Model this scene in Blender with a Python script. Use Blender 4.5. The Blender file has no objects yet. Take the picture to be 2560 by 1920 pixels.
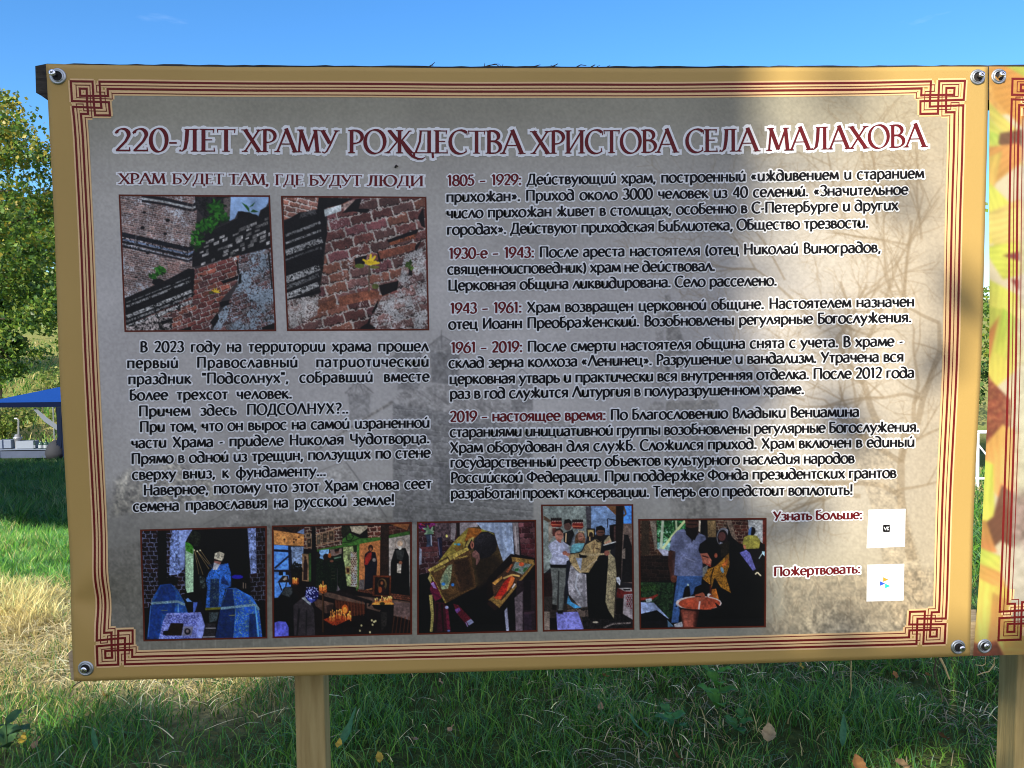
import bpy, bmesh, math, random
import numpy as np
from mathutils import Vector, Matrix

SC = bpy.context.scene
COL = SC.collection
rnd = random.Random(7)

# ------------------------------------------------------------------ camera: a phone held 1.5 m up, one metre from the banner
W0, H0, F0 = 2560.0, 1920.0, 1923.0            # frame of the photograph and its focal length in pixels
EYE = np.array([0.0, 0.0, 1.5])
_dh = np.array([0.99916543, -0.01339959, 0.03858629]); _dv = np.array([0.00837718, 0.99810754, 0.06091933])
AZ = -_dv / np.linalg.norm(_dv); AX = _dh - _dh.dot(AZ) * AZ; AX /= np.linalg.norm(AX); AY = np.cross(AZ, AX)
ROT = np.stack([AX, AY, AZ])                   # camera axes (right, down, forward) -> world
def ray(px, py):
    return np.stack([np.asarray(px, float) - W0 / 2, np.asarray(py, float) - H0 / 2, np.full(np.shape(px), F0)], -1) @ ROT.T
def at(px, py, y):                             # the point at distance y (towards +Y) that is seen at that pixel
    d = ray(px, py); return EYE + d * (np.asarray(y, float) / d[..., 1])[..., None]
def on_ground(px, py):
    d = ray(px, py); t = 3.0 / d[1]
    for _ in range(60):
        p = EYE + d * t; t += (p[2] - ground_z(p[0], p[1])) * .6 / max(.05, -d[2] + .12)
    return EYE + d * t
cam_d = bpy.data.cameras.new('camera'); cam = bpy.data.objects.new('camera', cam_d); COL.objects.link(cam); SC.camera = cam
cam_d.sensor_width = 36.0; cam_d.lens = F0 / W0 * 36.0; cam_d.clip_start = .02; cam_d.clip_end = 2000
_r, _u, _b = ROT @ np.array([1, 0, 0]), ROT @ np.array([0, -1, 0]), ROT @ np.array([0, 0, -1])
cam.matrix_world = Matrix(((_r[0], _u[0], _b[0], EYE[0]), (_r[1], _u[1], _b[1], EYE[1]), (_r[2], _u[2], _b[2], EYE[2]), (0, 0, 0, 1)))

# ------------------------------------------------------------------ daylight
SUN = np.array([-0.50, -0.80, 0.49]); SUN /= np.linalg.norm(SUN)          # towards the sun: behind the camera, to the left
SUN_STRENGTH, SKY_STRENGTH, EXPOSURE = 4.0, 0.12, 1.0
FILL_CLOUD = (5.6, 5.6, 6.9)                        # brightness of an unseen cloud bank, added to fill the shade
world = bpy.data.worlds.new('World'); SC.world = world; world.use_nodes = True
wt = world.node_tree; wt.nodes.clear()
sky = wt.nodes.new('ShaderNodeTexSky'); sky.sky_type = 'NISHITA'; sky.sun_disc = False
sky.sun_elevation = math.asin(SUN[2]); sky.sun_rotation = math.atan2(SUN[0], SUN[1]); sky.air_density = 1.0; sky.dust_density = .25; sky.ozone_density = 6.0
hs = wt.nodes.new('ShaderNodeHueSaturation'); hs.inputs['Saturation'].default_value = 1.15; hs.inputs['Hue'].default_value = .5; hs.inputs['Value'].default_value = 1.0
bgn = wt.nodes.new('ShaderNodeBackground'); bgn.inputs['Strength'].default_value = SKY_STRENGTH
outw = wt.nodes.new('ShaderNodeOutputWorld')
wt.links.new(sky.outputs[0], hs.inputs['Color'])
# thin wisps of high cloud
tc = wt.nodes.new('ShaderNodeTexCoord'); mp = wt.nodes.new('ShaderNodeMapping'); mp.inputs['Scale'].default_value = (1.2, 3.0, 9.0); mp.inputs['Rotation'].default_value = (0, .35, .5)
nz = wt.nodes.new('ShaderNodeTexNoise'); nz.inputs['Scale'].default_value = 2.2; nz.inputs['Detail'].default_value = 6; nz.inputs['Roughness'].default_value = .55
rp = wt.nodes.new('ShaderNodeValToRGB'); rp.color_ramp.elements[0].position = .64; rp.color_ramp.elements[1].position = 1.0
rp.color_ramp.elements[0].color = (0, 0, 0, 1); rp.color_ramp.elements[1].color = (.40, .40, .40, 1)
mx = wt.nodes.new('ShaderNodeMixRGB'); mx.inputs[2].default_value = (7.0, 7.6, 8.6, 1)
wt.links.new(tc.outputs['Generated'], mp.inputs[0]); wt.links.new(mp.outputs[0], nz.inputs['Vector']); wt.links.new(nz.outputs[0], rp.inputs[0])
wt.links.new(rp.outputs[0], mx.inputs[0]); wt.links.new(hs.outputs[0], mx.inputs[1])
# unseen white cloud added behind the photographer, to light the shade more neutrally
sx = wt.nodes.new('ShaderNodeSeparateXYZ'); wt.links.new(tc.outputs['Generated'], sx.inputs[0])
mry = wt.nodes.new('ShaderNodeMapRange'); mry.interpolation_type = 'SMOOTHSTEP'; mry.inputs[1].default_value = .10; mry.inputs[2].default_value = -.45; wt.links.new(sx.outputs['Y'], mry.inputs[0])
nz2 = wt.nodes.new('ShaderNodeTexNoise'); nz2.inputs['Scale'].default_value = 3.0; nz2.inputs['Detail'].default_value = 6; wt.links.new(tc.outputs['Generated'], nz2.inputs['Vector'])
mrn = wt.nodes.new('ShaderNodeMapRange'); mrn.interpolation_type = 'SMOOTHSTEP'; mrn.inputs[1].default_value = .30; mrn.inputs[2].default_value = .55; wt.links.new(nz2.outputs[0], mrn.inputs[0])
mul = wt.nodes.new('ShaderNodeMath'); mul.operation = 'MULTIPLY'; wt.links.new(mry.outputs[0], mul.inputs[0]); wt.links.new(mrn.outputs[0], mul.inputs[1])
mx3 = wt.nodes.new('ShaderNodeMixRGB'); mx3.inputs[2].default_value = (*FILL_CLOUD, 1); wt.links.new(mul.outputs[0], mx3.inputs[0]); wt.links.new(mx.outputs[0], mx3.inputs[1]); wt.links.new(mx3.outputs[0], bgn.inputs[0]); wt.links.new(bgn.outputs[0], outw.inputs[0])
sun_d = bpy.data.lights.new('sun', 'SUN'); sun_d.energy = SUN_STRENGTH; sun_d.angle = math.radians(.53); sun_d.color = (1.0, .91, .76)
sun = bpy.data.objects.new('sun', sun_d); COL.objects.link(sun); sun.location = (-5, -8, 8)
sun.rotation_euler = Vector(SUN).to_track_quat('Z', 'Y').to_euler()
SC.view_settings.view_transform = 'Standard'; SC.view_settings.look = 'None'; SC.view_settings.gamma = 1.0; SC.view_settings.use_curve_mapping = False
SC.view_settings.exposure = EXPOSURE
SC.render.engine = 'CYCLES'; SC.cycles.use_denoising = True; SC.cycles.max_bounces = 6; SC.cycles.filter_width = 1.05; SC.cycles.transparent_max_bounces = 8
try: SC.cycles.denoising_prefilter = 'ACCURATE'
except Exception: pass

# ------------------------------------------------------------------ helpers
def lin(c):
    c = np.asarray(c, float) / 255.0; return np.where(c <= .04045, c / 12.92, ((c + .055) / 1.055) ** 2.4)
WHITE = lin([196, 200, 212])
def ink(c): return np.clip(lin(np.clip(c, 0, 255)) / WHITE * .80, .003, .86)   # printed colour as seen in the shade -> pigment
def new_mat(name, color=(.5, .5, .5), rough=.7, attr=None, spec=.3, metal=0.0, bump=None, translucent=0.0, noise=None, backface=None):
    m = bpy.data.materials.new(name); m.use_nodes = True; t = m.node_tree; b = t.nodes['Principled BSDF']
    b.inputs['Roughness'].default_value = rough; b.inputs['Metallic'].default_value = metal; b.inputs['Specular IOR Level'].default_value = spec
    src = None
    if attr:
        a = t.nodes.new('ShaderNodeVertexColor'); a.layer_name = attr; src = a.outputs[0]
    if noise:
        sc, amt, dark = noise[:3]
        co = t.nodes.new('ShaderNodeTexCoord'); mpn = t.nodes.new('ShaderNodeMapping'); mpn.inputs['Scale'].default_value = noise[3] if len(noise) > 3 else (1, 1, 1)
        n = t.nodes.new('ShaderNodeTexNoise'); n.inputs['Scale'].default_value = sc; n.inputs['Detail'].default_value = 5
        t.links.new(co.outputs['Object'], mpn.inputs[0]); t.links.new(mpn.outputs[0], n.inputs['Vector'])
        mxn = t.nodes.new('ShaderNodeMixRGB'); mxn.inputs[1].default_value = (*color, 1); mxn.inputs[2].default_value = (*dark, 1)
        mr = t.nodes.new('ShaderNodeMapRange'); mr.inputs[1].default_value = .5 - amt; mr.inputs[2].default_value = .5 + amt
        t.links.new(n.outputs[0], mr.inputs[0]); t.links.new(mr.outputs[0], mxn.inputs[0])
        if src is not None: t.links.new(src, mxn.inputs[1])
        src = mxn.outputs[0]
    if src is not None: t.links.new(src, b.inputs['Base Color'])
    else: b.inputs['Base Color'].default_value = (*color, 1)
    if bump:
        sc, st, di = bump[:3]
        co = t.nodes.new('ShaderNodeTexCoord'); mpn = t.nodes.new('ShaderNodeMapping'); mpn.inputs['Scale'].default_value = bump[3] if len(bump) > 3 else (1, 1, 1)
        n = t.nodes.new('ShaderNodeTexNoise'); n.inputs['Scale'].default_value = sc; n.inputs['Detail'].default_value = 3
        bp = t.nodes.new('ShaderNodeBump'); bp.inputs['Strength'].default_value = st; bp.inputs['Distance'].default_value = di
        t.links.new(co.outputs['Object'], mpn.inputs[0]); t.links.new(mpn.outputs[0], n.inputs['Vector']); t.links.new(n.outputs[0], bp.inputs['Height']); t.links.new(bp.outputs[0], b.inputs['Normal'])
    if translucent:
        tr = t.nodes.new('ShaderNodeBsdfTranslucent'); ms = t.nodes.new('ShaderNodeMixShader'); ms.inputs[0].default_value = translucent
        if src is not None: t.links.new(src, tr.inputs[0])
        else: tr.inputs[0].default_value = (*color, 1)
        o = t.nodes['Material Output']; t.links.new(b.outputs[0], ms.inputs[1]); t.links.new(tr.outputs[0], ms.inputs[2]); t.links.new(ms.outputs[0], o.inputs[0])
    return m
def tag(o, label=None, cat=None, group=None, kind=None):
    if label: o['label'] = label
    if cat: o['category'] = cat
    if group: o['group'] = group
    if kind: o['kind'] = kind
    return o
def mesh_np(name, verts, faces, m, parent=None, colors=None, smooth=False):
    """faces: (n,4) or (n,3) array, or a list of tuples"""
    me = bpy.data.meshes.new(name); verts = np.asarray(verts, np.float32)
    if isinstance(faces, np.ndarray):
        n, k = faces.shape
        me.vertices.add(len(verts)); me.vertices.foreach_set('co', verts.ravel())
        me.loops.add(n * k); me.loops.foreach_set('vertex_index', faces.astype(np.int32).ravel())
        me.polygons.add(n); me.polygons.foreach_set('loop_start', np.arange(0, n * k, k, dtype=np.int32)); me.update(calc_edges=True)
    else: me.from_pydata([tuple(map(float, v)) for v in verts], [], faces)
    if colors is not None:
        a = me.color_attributes.new('ink', 'FLOAT_COLOR', 'POINT'); c = np.ones((len(verts), 4), np.float32); c[:, :3] = colors; a.data.foreach_set('color', c.ravel())
    if smooth: me.polygons.foreach_set('use_smooth', np.ones(len(me.polygons), bool))
    me.update()
    if m: me.materials.append(m)
    o = bpy.data.objects.new(name, me); COL.objects.link(o)
    if parent: o.parent = parent
    return o
def empty(name, loc=(0, 0, 0)):
    o = bpy.data.objects.new(name, None); COL.objects.link(o); o.location = tuple(map(float, loc)); o.empty_display_size = .1; return o
class MB:
    """collects shapes in world space; build() links them as one mesh object (relative to its parent's location)"""
    def __init__(s): s.v, s.f = [], []
    def add(s, v, f):
        o = len(s.v); s.v += [tuple(map(float, p)) for p in v]; s.f += [tuple(i + o for i in q) for q in f]; return s
    def box(s, a, b):
        (x0, y0, z0), (x1, y1, z1) = a, b
        return s.add([(x, y, z) for z in (z0, z1) for y in (y0, y1) for x in (x0, x1)], [(0, 2, 3, 1), (4, 5, 7, 6), (0, 1, 5, 4), (2, 6, 7, 3), (0, 4, 6, 2), (1, 3, 7, 5)])
    def prism(s, front, dy):
        n = len(front); f = [tuple(p) for p in front]; b = [(p[0], p[1] + dy, p[2]) for p in front]
        return s.add(f + b, [tuple(range(n)), tuple(range(2 * n - 1, n - 1, -1))] + [(i, i + n, (i + 1) % n + n, (i + 1) % n) for i in range(n)])
    def tube(s, pts, r0, r1=None, n=7, cap=True):
        r1 = r0 if r1 is None else r1; pts = [np.array(p, float) for p in pts]; V, F = [], []
        for i, p in enumerate(pts):
            d = pts[min(i + 1, len(pts) - 1)] - pts[max(i - 1, 0)]; d /= np.linalg.norm(d) + 1e-9
            u = np.cross(d, [0, 0, 1.0]); u = np.cross(d, [1.0, 0, 0]) if np.linalg.norm(u) < .1 else u; u /= np.linalg.norm(u); w = np.cross(d, u)
            r = r0 + (r1 - r0) * i / max(1, len(pts) - 1)
            V += [p + r * (math.cos(2 * math.pi * k / n) * u + math.sin(2 * math.pi * k / n) * w) for k in range(n)]
        for i in range(len(pts) - 1):
            for k in range(n): F.append((i * n + k, i * n + (k + 1) % n, (i + 1) * n + (k + 1) % n, (i + 1) * n + k))
        if cap: F += [tuple(range(n - 1, -1, -1)), tuple(range((len(pts) - 1) * n, len(pts) * n))]
        return s.add(V, F)
    def lathe(s, c, axis, prof, n=24):
        """prof: (radius, height along axis)"""
        c = np.array(c, float); a = np.array(axis, float); a /= np.linalg.norm(a); u = np.cross(a, [0, 0, 1.0]); u = np.cross(a, [1.0, 0, 0]) if np.linalg.norm(u) < .1 else u; u /= np.linalg.norm(u); w = np.cross(a, u)
        V = [c + a * h + r * (math.cos(2 * math.pi * k / n) * u + math.sin(2 * math.pi * k / n) * w) for r, h in prof for k in range(n)]
        F = [(i * n + k, i * n + (k + 1) % n, (i + 1) * n + (k + 1) % n, (i + 1) * n + k) for i in range(len(prof) - 1) for k in range(n)]
        return s.add(V, F)
    def build(s, name, m, parent=None, smooth=False, bevel=0):
        off = np.array(parent_origin(parent)); o = mesh_np(name, np.array(s.v) - off, s.f, m, parent, smooth=smooth)
        if bevel:
            b = o.modifiers.new('bevel', 'BEVEL'); b.width = bevel; b.segments = 2; b.limit_method = 'ANGLE'
        return o
def parent_origin(p):
    v = Vector((0, 0, 0))
    while p is not None: v = v + p.location; p = p.parent
    return v
# ------------------------------------------------------------------ lettering: pen strokes, cap height 100, x-height 70
def arc(cx, cy, rx, ry, a0, a1, n=None):
    n = n or max(5, int(abs(a1 - a0) / 18) + 1)
    t = np.radians(np.linspace(a0, a1, n)); return [(cx + rx * math.cos(a), cy + ry * math.sin(a)) for a in t]
def bowl(x0, x1, y0, y1, c=None):
    c = (x1 - (y1 - y0) * .55) if c is None else c; c = max(c, x0 + 2)
    return [(x0, y1)] + arc(c, (y0 + y1) / 2, x1 - c, (y1 - y0) / 2, 90, -90, 11) + [(x0, y0)]
def S(p, f=''): return (p, f)          # flags: a / b serif at start / end, k beak at start, K beak at end, t thin, h heavy
def caps():
    G = {}
    V = lambda x, y0=0, y1=100, f='ab': S([(x, y1), (x, y0)], f)
    G['А'] = (80, [S([(3, 0), (40, 101)], 'at'), S([(38, 104), (76, 0)], 'bh'), S([(17, 36), (62, 36)], 't')])
    G['Б'] = (62, [V(13), S([(13, 97), (54, 97)], 'tK'), S(bowl(13, 56, 2, 56))])
    G['В'] = (64, [V(13), S(bowl(13, 50, 53, 98)), S(bowl(13, 57, 2, 54))])
    G['Г'] = (56, [V(13), S([(13, 97), (52, 97)], 'tK')])
    G['Д'] = (80, [S([(30, 97), (26, 50), (10, 3)], 't'), V(62, 2, 98, ''), S([(24, 97), (70, 97)], 't'), S([(4, 3), (76, 3)], 't'), S([(5, 5), (3, -20)], 't'), S([(75, 5), (77, -20)], 't')])
    G['Е'] = (58, [V(13), S([(13, 97), (50, 97)], 'tK'), S([(13, 52), (44, 52)], 't'), S([(13, 3), (53, 3)], 'tU')])
    G['Ж'] = (104, [V(52), S([(6, 96), (14, 96), (46, 52)], 'h'), S([(98, 96), (90, 96), (58, 52)], 't'), S([(46, 54), (6, 0)], 'bt'), S([(58, 54), (98, 0)], 'bh')])
    G['З'] = (58, [S([(8, 84)] + arc(26, 76, 22, 22, 140, -80)), S(arc(26, 28, 26, 27, 85, -145))])
    G['И'] = (82, [V(13), V(68), S([(14, 4), (67, 96)], 't')])
    G['Й'] = (82, [V(13), V(68), S([(14, 4), (67, 96)], 't'), S(arc(40, 124, 14, 12, 190, 350), 't')])
    G['К'] = (70, [V(13), S([(60, 98), (20, 50)], 'at'), S([(24, 54), (66, 0)], 'bh')])
    G['Л'] = (76, [V(58), S([(22, 97), (64, 97)], 't'), S([(32, 97), (29, 46), (24, 14), (14, 2), (4, 6)], '')])
    G['М'] = (96, [S([(18, 98), (10, 0)], 'bt'), S([(16, 100), (47, 6)], 'ah'), S([(47, 4), (78, 100)], 'bt'), S([(76, 98), (85, 0)], 'bh')])
    G['Н'] = (82, [V(13), V(68), S([(13, 52), (68, 52)], 't')])
    G['О'] = (86, [S(arc(43, 50, 38, 51, 90, 450, 25), 'c')])
    G['П'] = (82, [V(13), V(68), S([(13, 97), (68, 97)], 't')])
    G['Р'] = (60, [V(13), S(bowl(13, 54, 42, 98))])
    G['С'] = (72, [S(arc(44, 50, 39, 51, 52, 308, 17), 'kK')])
    G['Т'] = (70, [V(35, 0, 98, 'b'), S([(3, 97), (67, 97)], 'tkK')])
    G['У'] = (72, [S([(8, 98), (38, 40)], 'ah'), S([(66, 98), (38, 30), (26, 6), (16, -2), (8, 4)], 'at')])
    G['Ф'] = (92, [V(46), S(arc(46, 52, 38, 32, 90, 450, 21), 'c')])
    G['Х'] = (76, [S([(8, 98), (68, 0)], 'abh'), S([(66, 98), (8, 0)], 'abt')])
    G['Ц'] = (86, [V(13), V(66), S([(13, 3), (78, 3)], 't'), S([(77, 4), (79, -20)], 't')])
    G['Ч'] = (74, [V(60), S([(12, 98), (13, 60)] + arc(34, 58, 21, 20, 180, 290, 7) + [(60, 46)], 'a')])
    G['Ю'] = (112, [V(13), S([(13, 52), (34, 52)], 't'), S(arc(70, 50, 35, 51, 90, 450, 25), 'c')])
    G['-'] = (36, [S([(4, 38), (31, 38)])]); G[','] = (24, [S([(11, 8), (12, -2), (5, -18)], 'h')]); G[' '] = (34, [])
    G['2'] = (62, [S([(9, 80)] + arc(29, 74, 22, 25, 165, -20, 12) + [(40, 44), (8, 3)]), S([(6, 4), (56, 4)], 'U')])
    G['0'] = (66, [S(arc(33, 50, 28, 51, 90, 450, 25), 'c')])
    return G
def body():
    G = caps(); x = 70
    V = lambda a, y0=0, y1=x: S([(a, y1), (a, y0)])
    G['Л'] = (80, [S([(4, 0), (40, 101)], 't'), S([(38, 102), (76, 0)], 'h')]); G['У'] = (70, [S([(5, 99), (38, 38)], 'h'), S([(66, 99), (36, 34), (22, 0)], 't')])
    G['а'] = (58, [S([(8, 58)] + arc(26, 52, 20, 17, 150, 0, 8) + [(46, 0)]), S([(46, 42), (28, 40)] + arc(25, 20, 19, 19, 100, 270, 9) + [(34, 4), (46, 16)])])
    G['б'] = (62, [S([(12, 98), (12, 3)]), S([(10, 97), (30, 94), (48, 102)], 't'), S(bowl(12, 54, 3, 58))])
    G['в'] = (56, [V(11), S(bowl(11, 42, 37, 67)), S(bowl(11, 48, 3, 38))])
    G['г'] = (46, [V(11), S([(11, 66), (42, 66)], 't')])
    G['д'] = (68, [S([(12, 98), (30, 100), (46, 92), (56, 74), (56, 0)]), S(arc(30, 33, 25, 33, 20, 340, 16))])
    G['е'] = (60, [S([(8, 36), (52, 38)] + arc(31, 36, 24, 34, 5, 320, 18))])
    G['ж'] = (92, [S([(46, 100), (46, 0)]), S([(12, 68), (40, 36)], 'h'), S([(80, 78), (50, 36)], 't'), S([(40, 38), (8, 0)], 't'), S([(50, 38), (86, 0)], 'h')])
    G['з'] = (50, [S([(8, 60)] + arc(23, 52, 18, 16, 140, -80, 9)), S(arc(22, 20, 21, 19, 85, -150, 10))])
    G['и'] = (66, [S([(11, 70), (11, 22)] + arc(29, 22, 18, 20, 180, 330, 7) + [(54, 30)]), V(54)])
    G['й'] = (66, G['и'][1] + [S([(26, 80), (42, 98)], 't')])
    G['к'] = (58, [V(11), S([(50, 69), (16, 36)], 't'), S([(20, 39), (55, 0)], 'h')])
    G['л'] = (62, [S([(3, 0), (33, 70)], 't'), S([(30, 72), (58, 0)], 'h')])
    G['м'] = (80, [S([(15, 70), (7, 0)], 't'), S([(14, 70), (40, 8)], 'h'), S([(40, 8), (66, 70)], 't'), S([(65, 70), (73, 0)], 'h')])
    G['н'] = (66, [V(11), V(54), S([(11, 37), (54, 37)], 't')])
    G['о'] = (66, [S(arc(33, 35, 27, 35, 90, 450, 21), 'c')])
    G['п'] = (66, [V(11), V(54), S([(3, 66), (54, 66)], 't')])
    G['р'] = (66, [S([(11, 70), (11, -28)]), S(arc(33, 35, 25, 34, 155, -155, 17))])
    G['с'] = (56, [S(arc(33, 35, 26, 35, 50, 312, 15))])
    G['т'] = (52, [V(26), S([(2, 66), (50, 66)], 't')])
    G['у'] = (60, [S([(4, 70), (32, 12)], 'h'), S([(57, 70), (30, 8), (18, -20), (6, -26)], 't')])
    G['ф'] = (88, [S([(44, 100), (44, -28)]), S(arc(44, 35, 36, 34, 90, 450, 21), 'c')])
    G['х'] = (60, [S([(5, 70), (55, 0)], 'h'), S([(54, 70), (5, 0)], 't')])
    G['ц'] = (70, [V(11), V(53), S([(11, 4), (64, 4)], 't'), S([(63, 5), (64, -18)], 't')])
    G['ч'] = (60, [V(48), S([(10, 70), (11, 44)] + arc(27, 44, 16, 14, 180, 290, 6) + [(48, 36)])])
    G['ш'] = (92, [V(11), V(46), V(81), S([(11, 4), (81, 4)], 't')])
    G['щ'] = (98, [V(11), V(45), V(79), S([(11, 4), (92, 4)], 't'), S([(91, 5), (92, -18)], 't')])
    G['ъ'] = (66, [V(20), S([(2, 66), (20, 66)], 't'), S(bowl(20, 58, 3, 40))])
    G['ы'] = (80, [V(11), S(bowl(11, 46, 3, 40)), V(69)])
    G['ь'] = (56, [V(11), S(bowl(11, 48, 3, 40))])
    G['э'] = (56, [S(arc(22, 35, 26, 35, 130, -130, 15)), S([(18, 36), (46, 36)], 't')])
    G['ю'] = (88, [V(11), S([(11, 37), (30, 37)], 't'), S(arc(56, 35, 26, 35, 90, 450, 21), 'c')])
    G['я'] = (60, [V(48), S([(48, 67), (28, 66)] + arc(26, 50, 17, 16, 100, 260, 9) + [(48, 35)]), S([(32, 34), (6, 0)], 't')])
    G['Я'] = (66, G['я'][1])
    G['0'] = (64, [S(arc(32, 49, 26, 50, 90, 450, 23), 'c')])
    G['1'] = (44, [S([(8, 84), (26, 100)], 't'), S([(26, 100), (26, 0)])])
    G['2'] = (60, [S([(8, 82)] + arc(28, 75, 21, 24, 160, -20, 11) + [(38, 42), (9, 4)]), S([(7, 4), (54, 4)])])
    G['3'] = (58, [S([(8, 86)] + arc(26, 76, 20, 22, 140, -80, 11)), S(arc(25, 28, 25, 27, 85, -150, 12))])
    G['4'] = (64, [S([(46, 100), (46, 0)]), S([(44, 98), (5, 30)], 't'), S([(5, 28), (60, 28)], 't')])
    G['5'] = (58, [S([(50, 97), (16, 97), (13, 58)]), S([(13, 56)] + arc(25, 32, 25, 30, 100, -145, 12))])
    G['6'] = (62, [S([(48, 98), (26, 78)] + arc(32, 32, 25, 31, 165, 170, 2)), S(arc(32, 31, 25, 31, 90, 450, 21), 'c')])
    G['8'] = (62, [S(arc(31, 75, 20, 23, 90, 450, 19), 'c'), S(arc(31, 27, 25, 27, 90, 450, 19), 'c')])
    G['9'] = (62, [S(arc(30, 68, 25, 31, 90, 450, 21), 'c'), S(arc(30, 68, 25, 31, -10, -12, 2) + [(36, 22), (14, 0)])])
    dot = lambda a, y: S([(a, y + 8), (a, y - 8)], 'h')
    G['.'] = (26, [dot(12, 7)]); G[':'] = (28, [dot(13, 7), dot(13, 58)]); G[','] = (26, [S([(14, 13), (13, 0), (6, -16)])])
    G['-'] = (36, [S([(4, 34), (31, 38)])]); G['–'] = (56, [S([(4, 36), (50, 38)], 't')]); G['!'] = (30, [dot(14, 7), S([(15, 101), (14, 30)])])
    G['?'] = (54, [S([(8, 86)] + arc(26, 76, 20, 22, 145, -60, 10) + [(24, 44), (24, 28)]), dot(24, 7)]); G['"'] = (36, [S([(10, 100), (10, 74)]), S([(25, 100), (25, 74)])])
    G['('] = (34, [S(arc(44, 40, 34, 62, 125, 235, 9))]); G[')'] = (34, [S(arc(-10, 40, 34, 62, 55, -55, 9))])
    for c, sg in (('«', -1), ('»', 1)): G[c] = (52, [S([(24 - sg * 14, 60), (24 - sg * 14 + sg * 15, 38), (24 - sg * 14, 16)], 't'), S([(24 + sg * 3, 60), (24 + sg * 18, 38), (24 + sg * 3, 16)], 't')])
    G['…'] = (84, [dot(12, 7), dot(40, 7), dot(68, 7)]); G[' '] = (30, [])
    return G

def stroke_quads(pts, wf, closed, ext=0.0):
    """centre line -> two offset rails"""
    p = np.array(pts, float)
    if closed: p = p[:-1]
    n = len(p)
    d = (np.roll(p, -1, 0) - np.roll(p, 1, 0)) if closed else np.gradient(p, axis=0)
    if not closed and n > 2:
        d[0] = p[1] - p[0]; d[-1] = p[-1] - p[-2]
    d /= (np.hypot(d[:, 0], d[:, 1])[:, None] + 1e-9)
    if ext and not closed: p[0] -= d[0] * ext; p[-1] += d[-1] * ext
    nn = np.stack([-d[:, 1], d[:, 0]], 1)
    w = np.array([wf(math.atan2(dy, dx)) for dx, dy in d])
    if closed: p = np.vstack([p, p[:1]]); nn = np.vstack([nn, nn[:1]]); w = np.append(w, w[0])
    return p + nn * w[:, None] / 2, p - nn * w[:, None] / 2

class Pen:
    def __init__(s, glyphs, thick, thin, nib, serif=0, x=1.0): s.g, s.thick, s.thin, s.nib, s.serif, s.x = glyphs, thick, thin, math.radians(nib), serif, x
    def pieces(s, ch, halo=0.0):
        """list of polygons/strips of one glyph; each is (left rail, right rail)"""
        out = []
        for pts, f in s.g[ch][1]:
            th, tn = s.thick, s.thin
            if 't' in f: th = s.thin + (s.thick - s.thin) * (.42 if s.serif else .62)
            if 'h' in f: th = s.thick * 1.06
            wf = lambda a, th=th, tn=tn: tn + (th - tn) * abs(math.sin(a - s.nib)) ** 1.3 + 2 * halo
            if len(pts) == 2 and 't' in f and abs(pts[0][1] - pts[1][1]) < 4: wf = lambda a: tn + 2 * halo
            cl = 'c' in f
            out.append(stroke_quads(pts, wf, cl, halo))
            if s.serif and not cl:
                for fl, i, j in (('a', 0, 1), ('b', -1, -2)):
                    if fl in f:
                        (x, y), (x2, y2) = pts[i], pts[j]; wv = th * .5 + (6.2 if 't' not in f else 7.5); sg = 1 if y2 > y else -1
                        hh = 2.3 + halo; y0 = y + sg * 2.0
                        out.append((np.array([(x - wv - halo, y0 - hh), (x + wv + halo, y0 - hh)]), np.array([(x - wv - halo, y0 + hh), (x + wv + halo, y0 + hh)])))
                        if not halo: out.append((np.array([(x - wv * .72, y0), (x + wv * .72, y0)]), np.array([(x - th * .4 + (x2 - x) * .08, y0 + sg * 7), (x + th * .4 + (x2 - x) * .08, y0 + sg * 7)])))
                for fl, i, sy in (('k', 0, -1), ('K', -1, -1), ('U', -1, 1)):
                    if fl in f:
                        x, y = pts[i]; o = 2 if i == 0 else -2
                        if 'ch' == f: continue
                        if len(pts) > 2: sy2 = -1 if y > 50 else 1
                        else: sy2 = sy
                        L = 15 if len(pts) == 2 else 12
                        out.append((np.array([(x + o * .5 - 2.2 - halo, y - sy2 * (3 + halo)), (x + o * 1.2 - 1.4 - halo, y + sy2 * (L + halo))]), np.array([(x + o * .5 + 2.8 + halo, y - sy2 * (3 + halo)), (x + o * 1.2 + 1.6 + halo, y + sy2 * (L + halo))])))
            if halo and not cl:
                for q in (pts[0], pts[-1]):
                    r = wf(math.pi / 2 - .4) / 2; t = np.linspace(0, math.pi, 7)
                    out.append((np.stack([q[0] + r * np.cos(t), q[1] + r * np.sin(t)], 1), np.stack([q[0] + r * np.cos(t), q[1] - r * np.sin(t)], 1)))
                if len(pts) > 2:
                    for q in pts[1:-1]:
                        r = s.thick / 2 + halo * .8; t = np.linspace(0, math.pi, 5)
                        if len(pts) < 6: out.append((np.stack([q[0] + r * np.cos(t), q[1] + r * np.sin(t)], 1), np.stack([q[0] + r * np.cos(t), q[1] - r * np.sin(t)], 1)))
        return out
    def layout(s, text, p0, p1, cap, just=False):
        """pen positions in picture px along the baseline p0 -> p1, letters cap px tall"""
        k = cap / 100 * s.x; L = math.hypot(p1[0] - p0[0], p1[1] - p0[1])
        adv = [s.g[c][0] * k for c in text]; nat = sum(adv); ns = text.count(' '); nl = len(text) - 1
        ex = L - nat
        es = 0.0; el = 0.0; sx = 1.0
        if just and ns and ex > 0: el = min(ex * .55 / max(nl, 1), .12 * cap); es = (ex - el * nl) / ns
        else: sx = L / nat
        pos = []; x = 0.0
        for c, a in zip(text, adv):
            pos.append(x); x += a * sx + el + (es if c == ' ' else 0)
        return pos, k * sx, cap / 100
TITLE_PEN = lambda: Pen(caps(), 15, 4.8, 22, 1)
SUB_PEN = lambda: Pen(caps(), 16, 6.5, 20, 1)
BODY_PEN = lambda: Pen(body(), 20, 13, 18, 0, 1.10)
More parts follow.
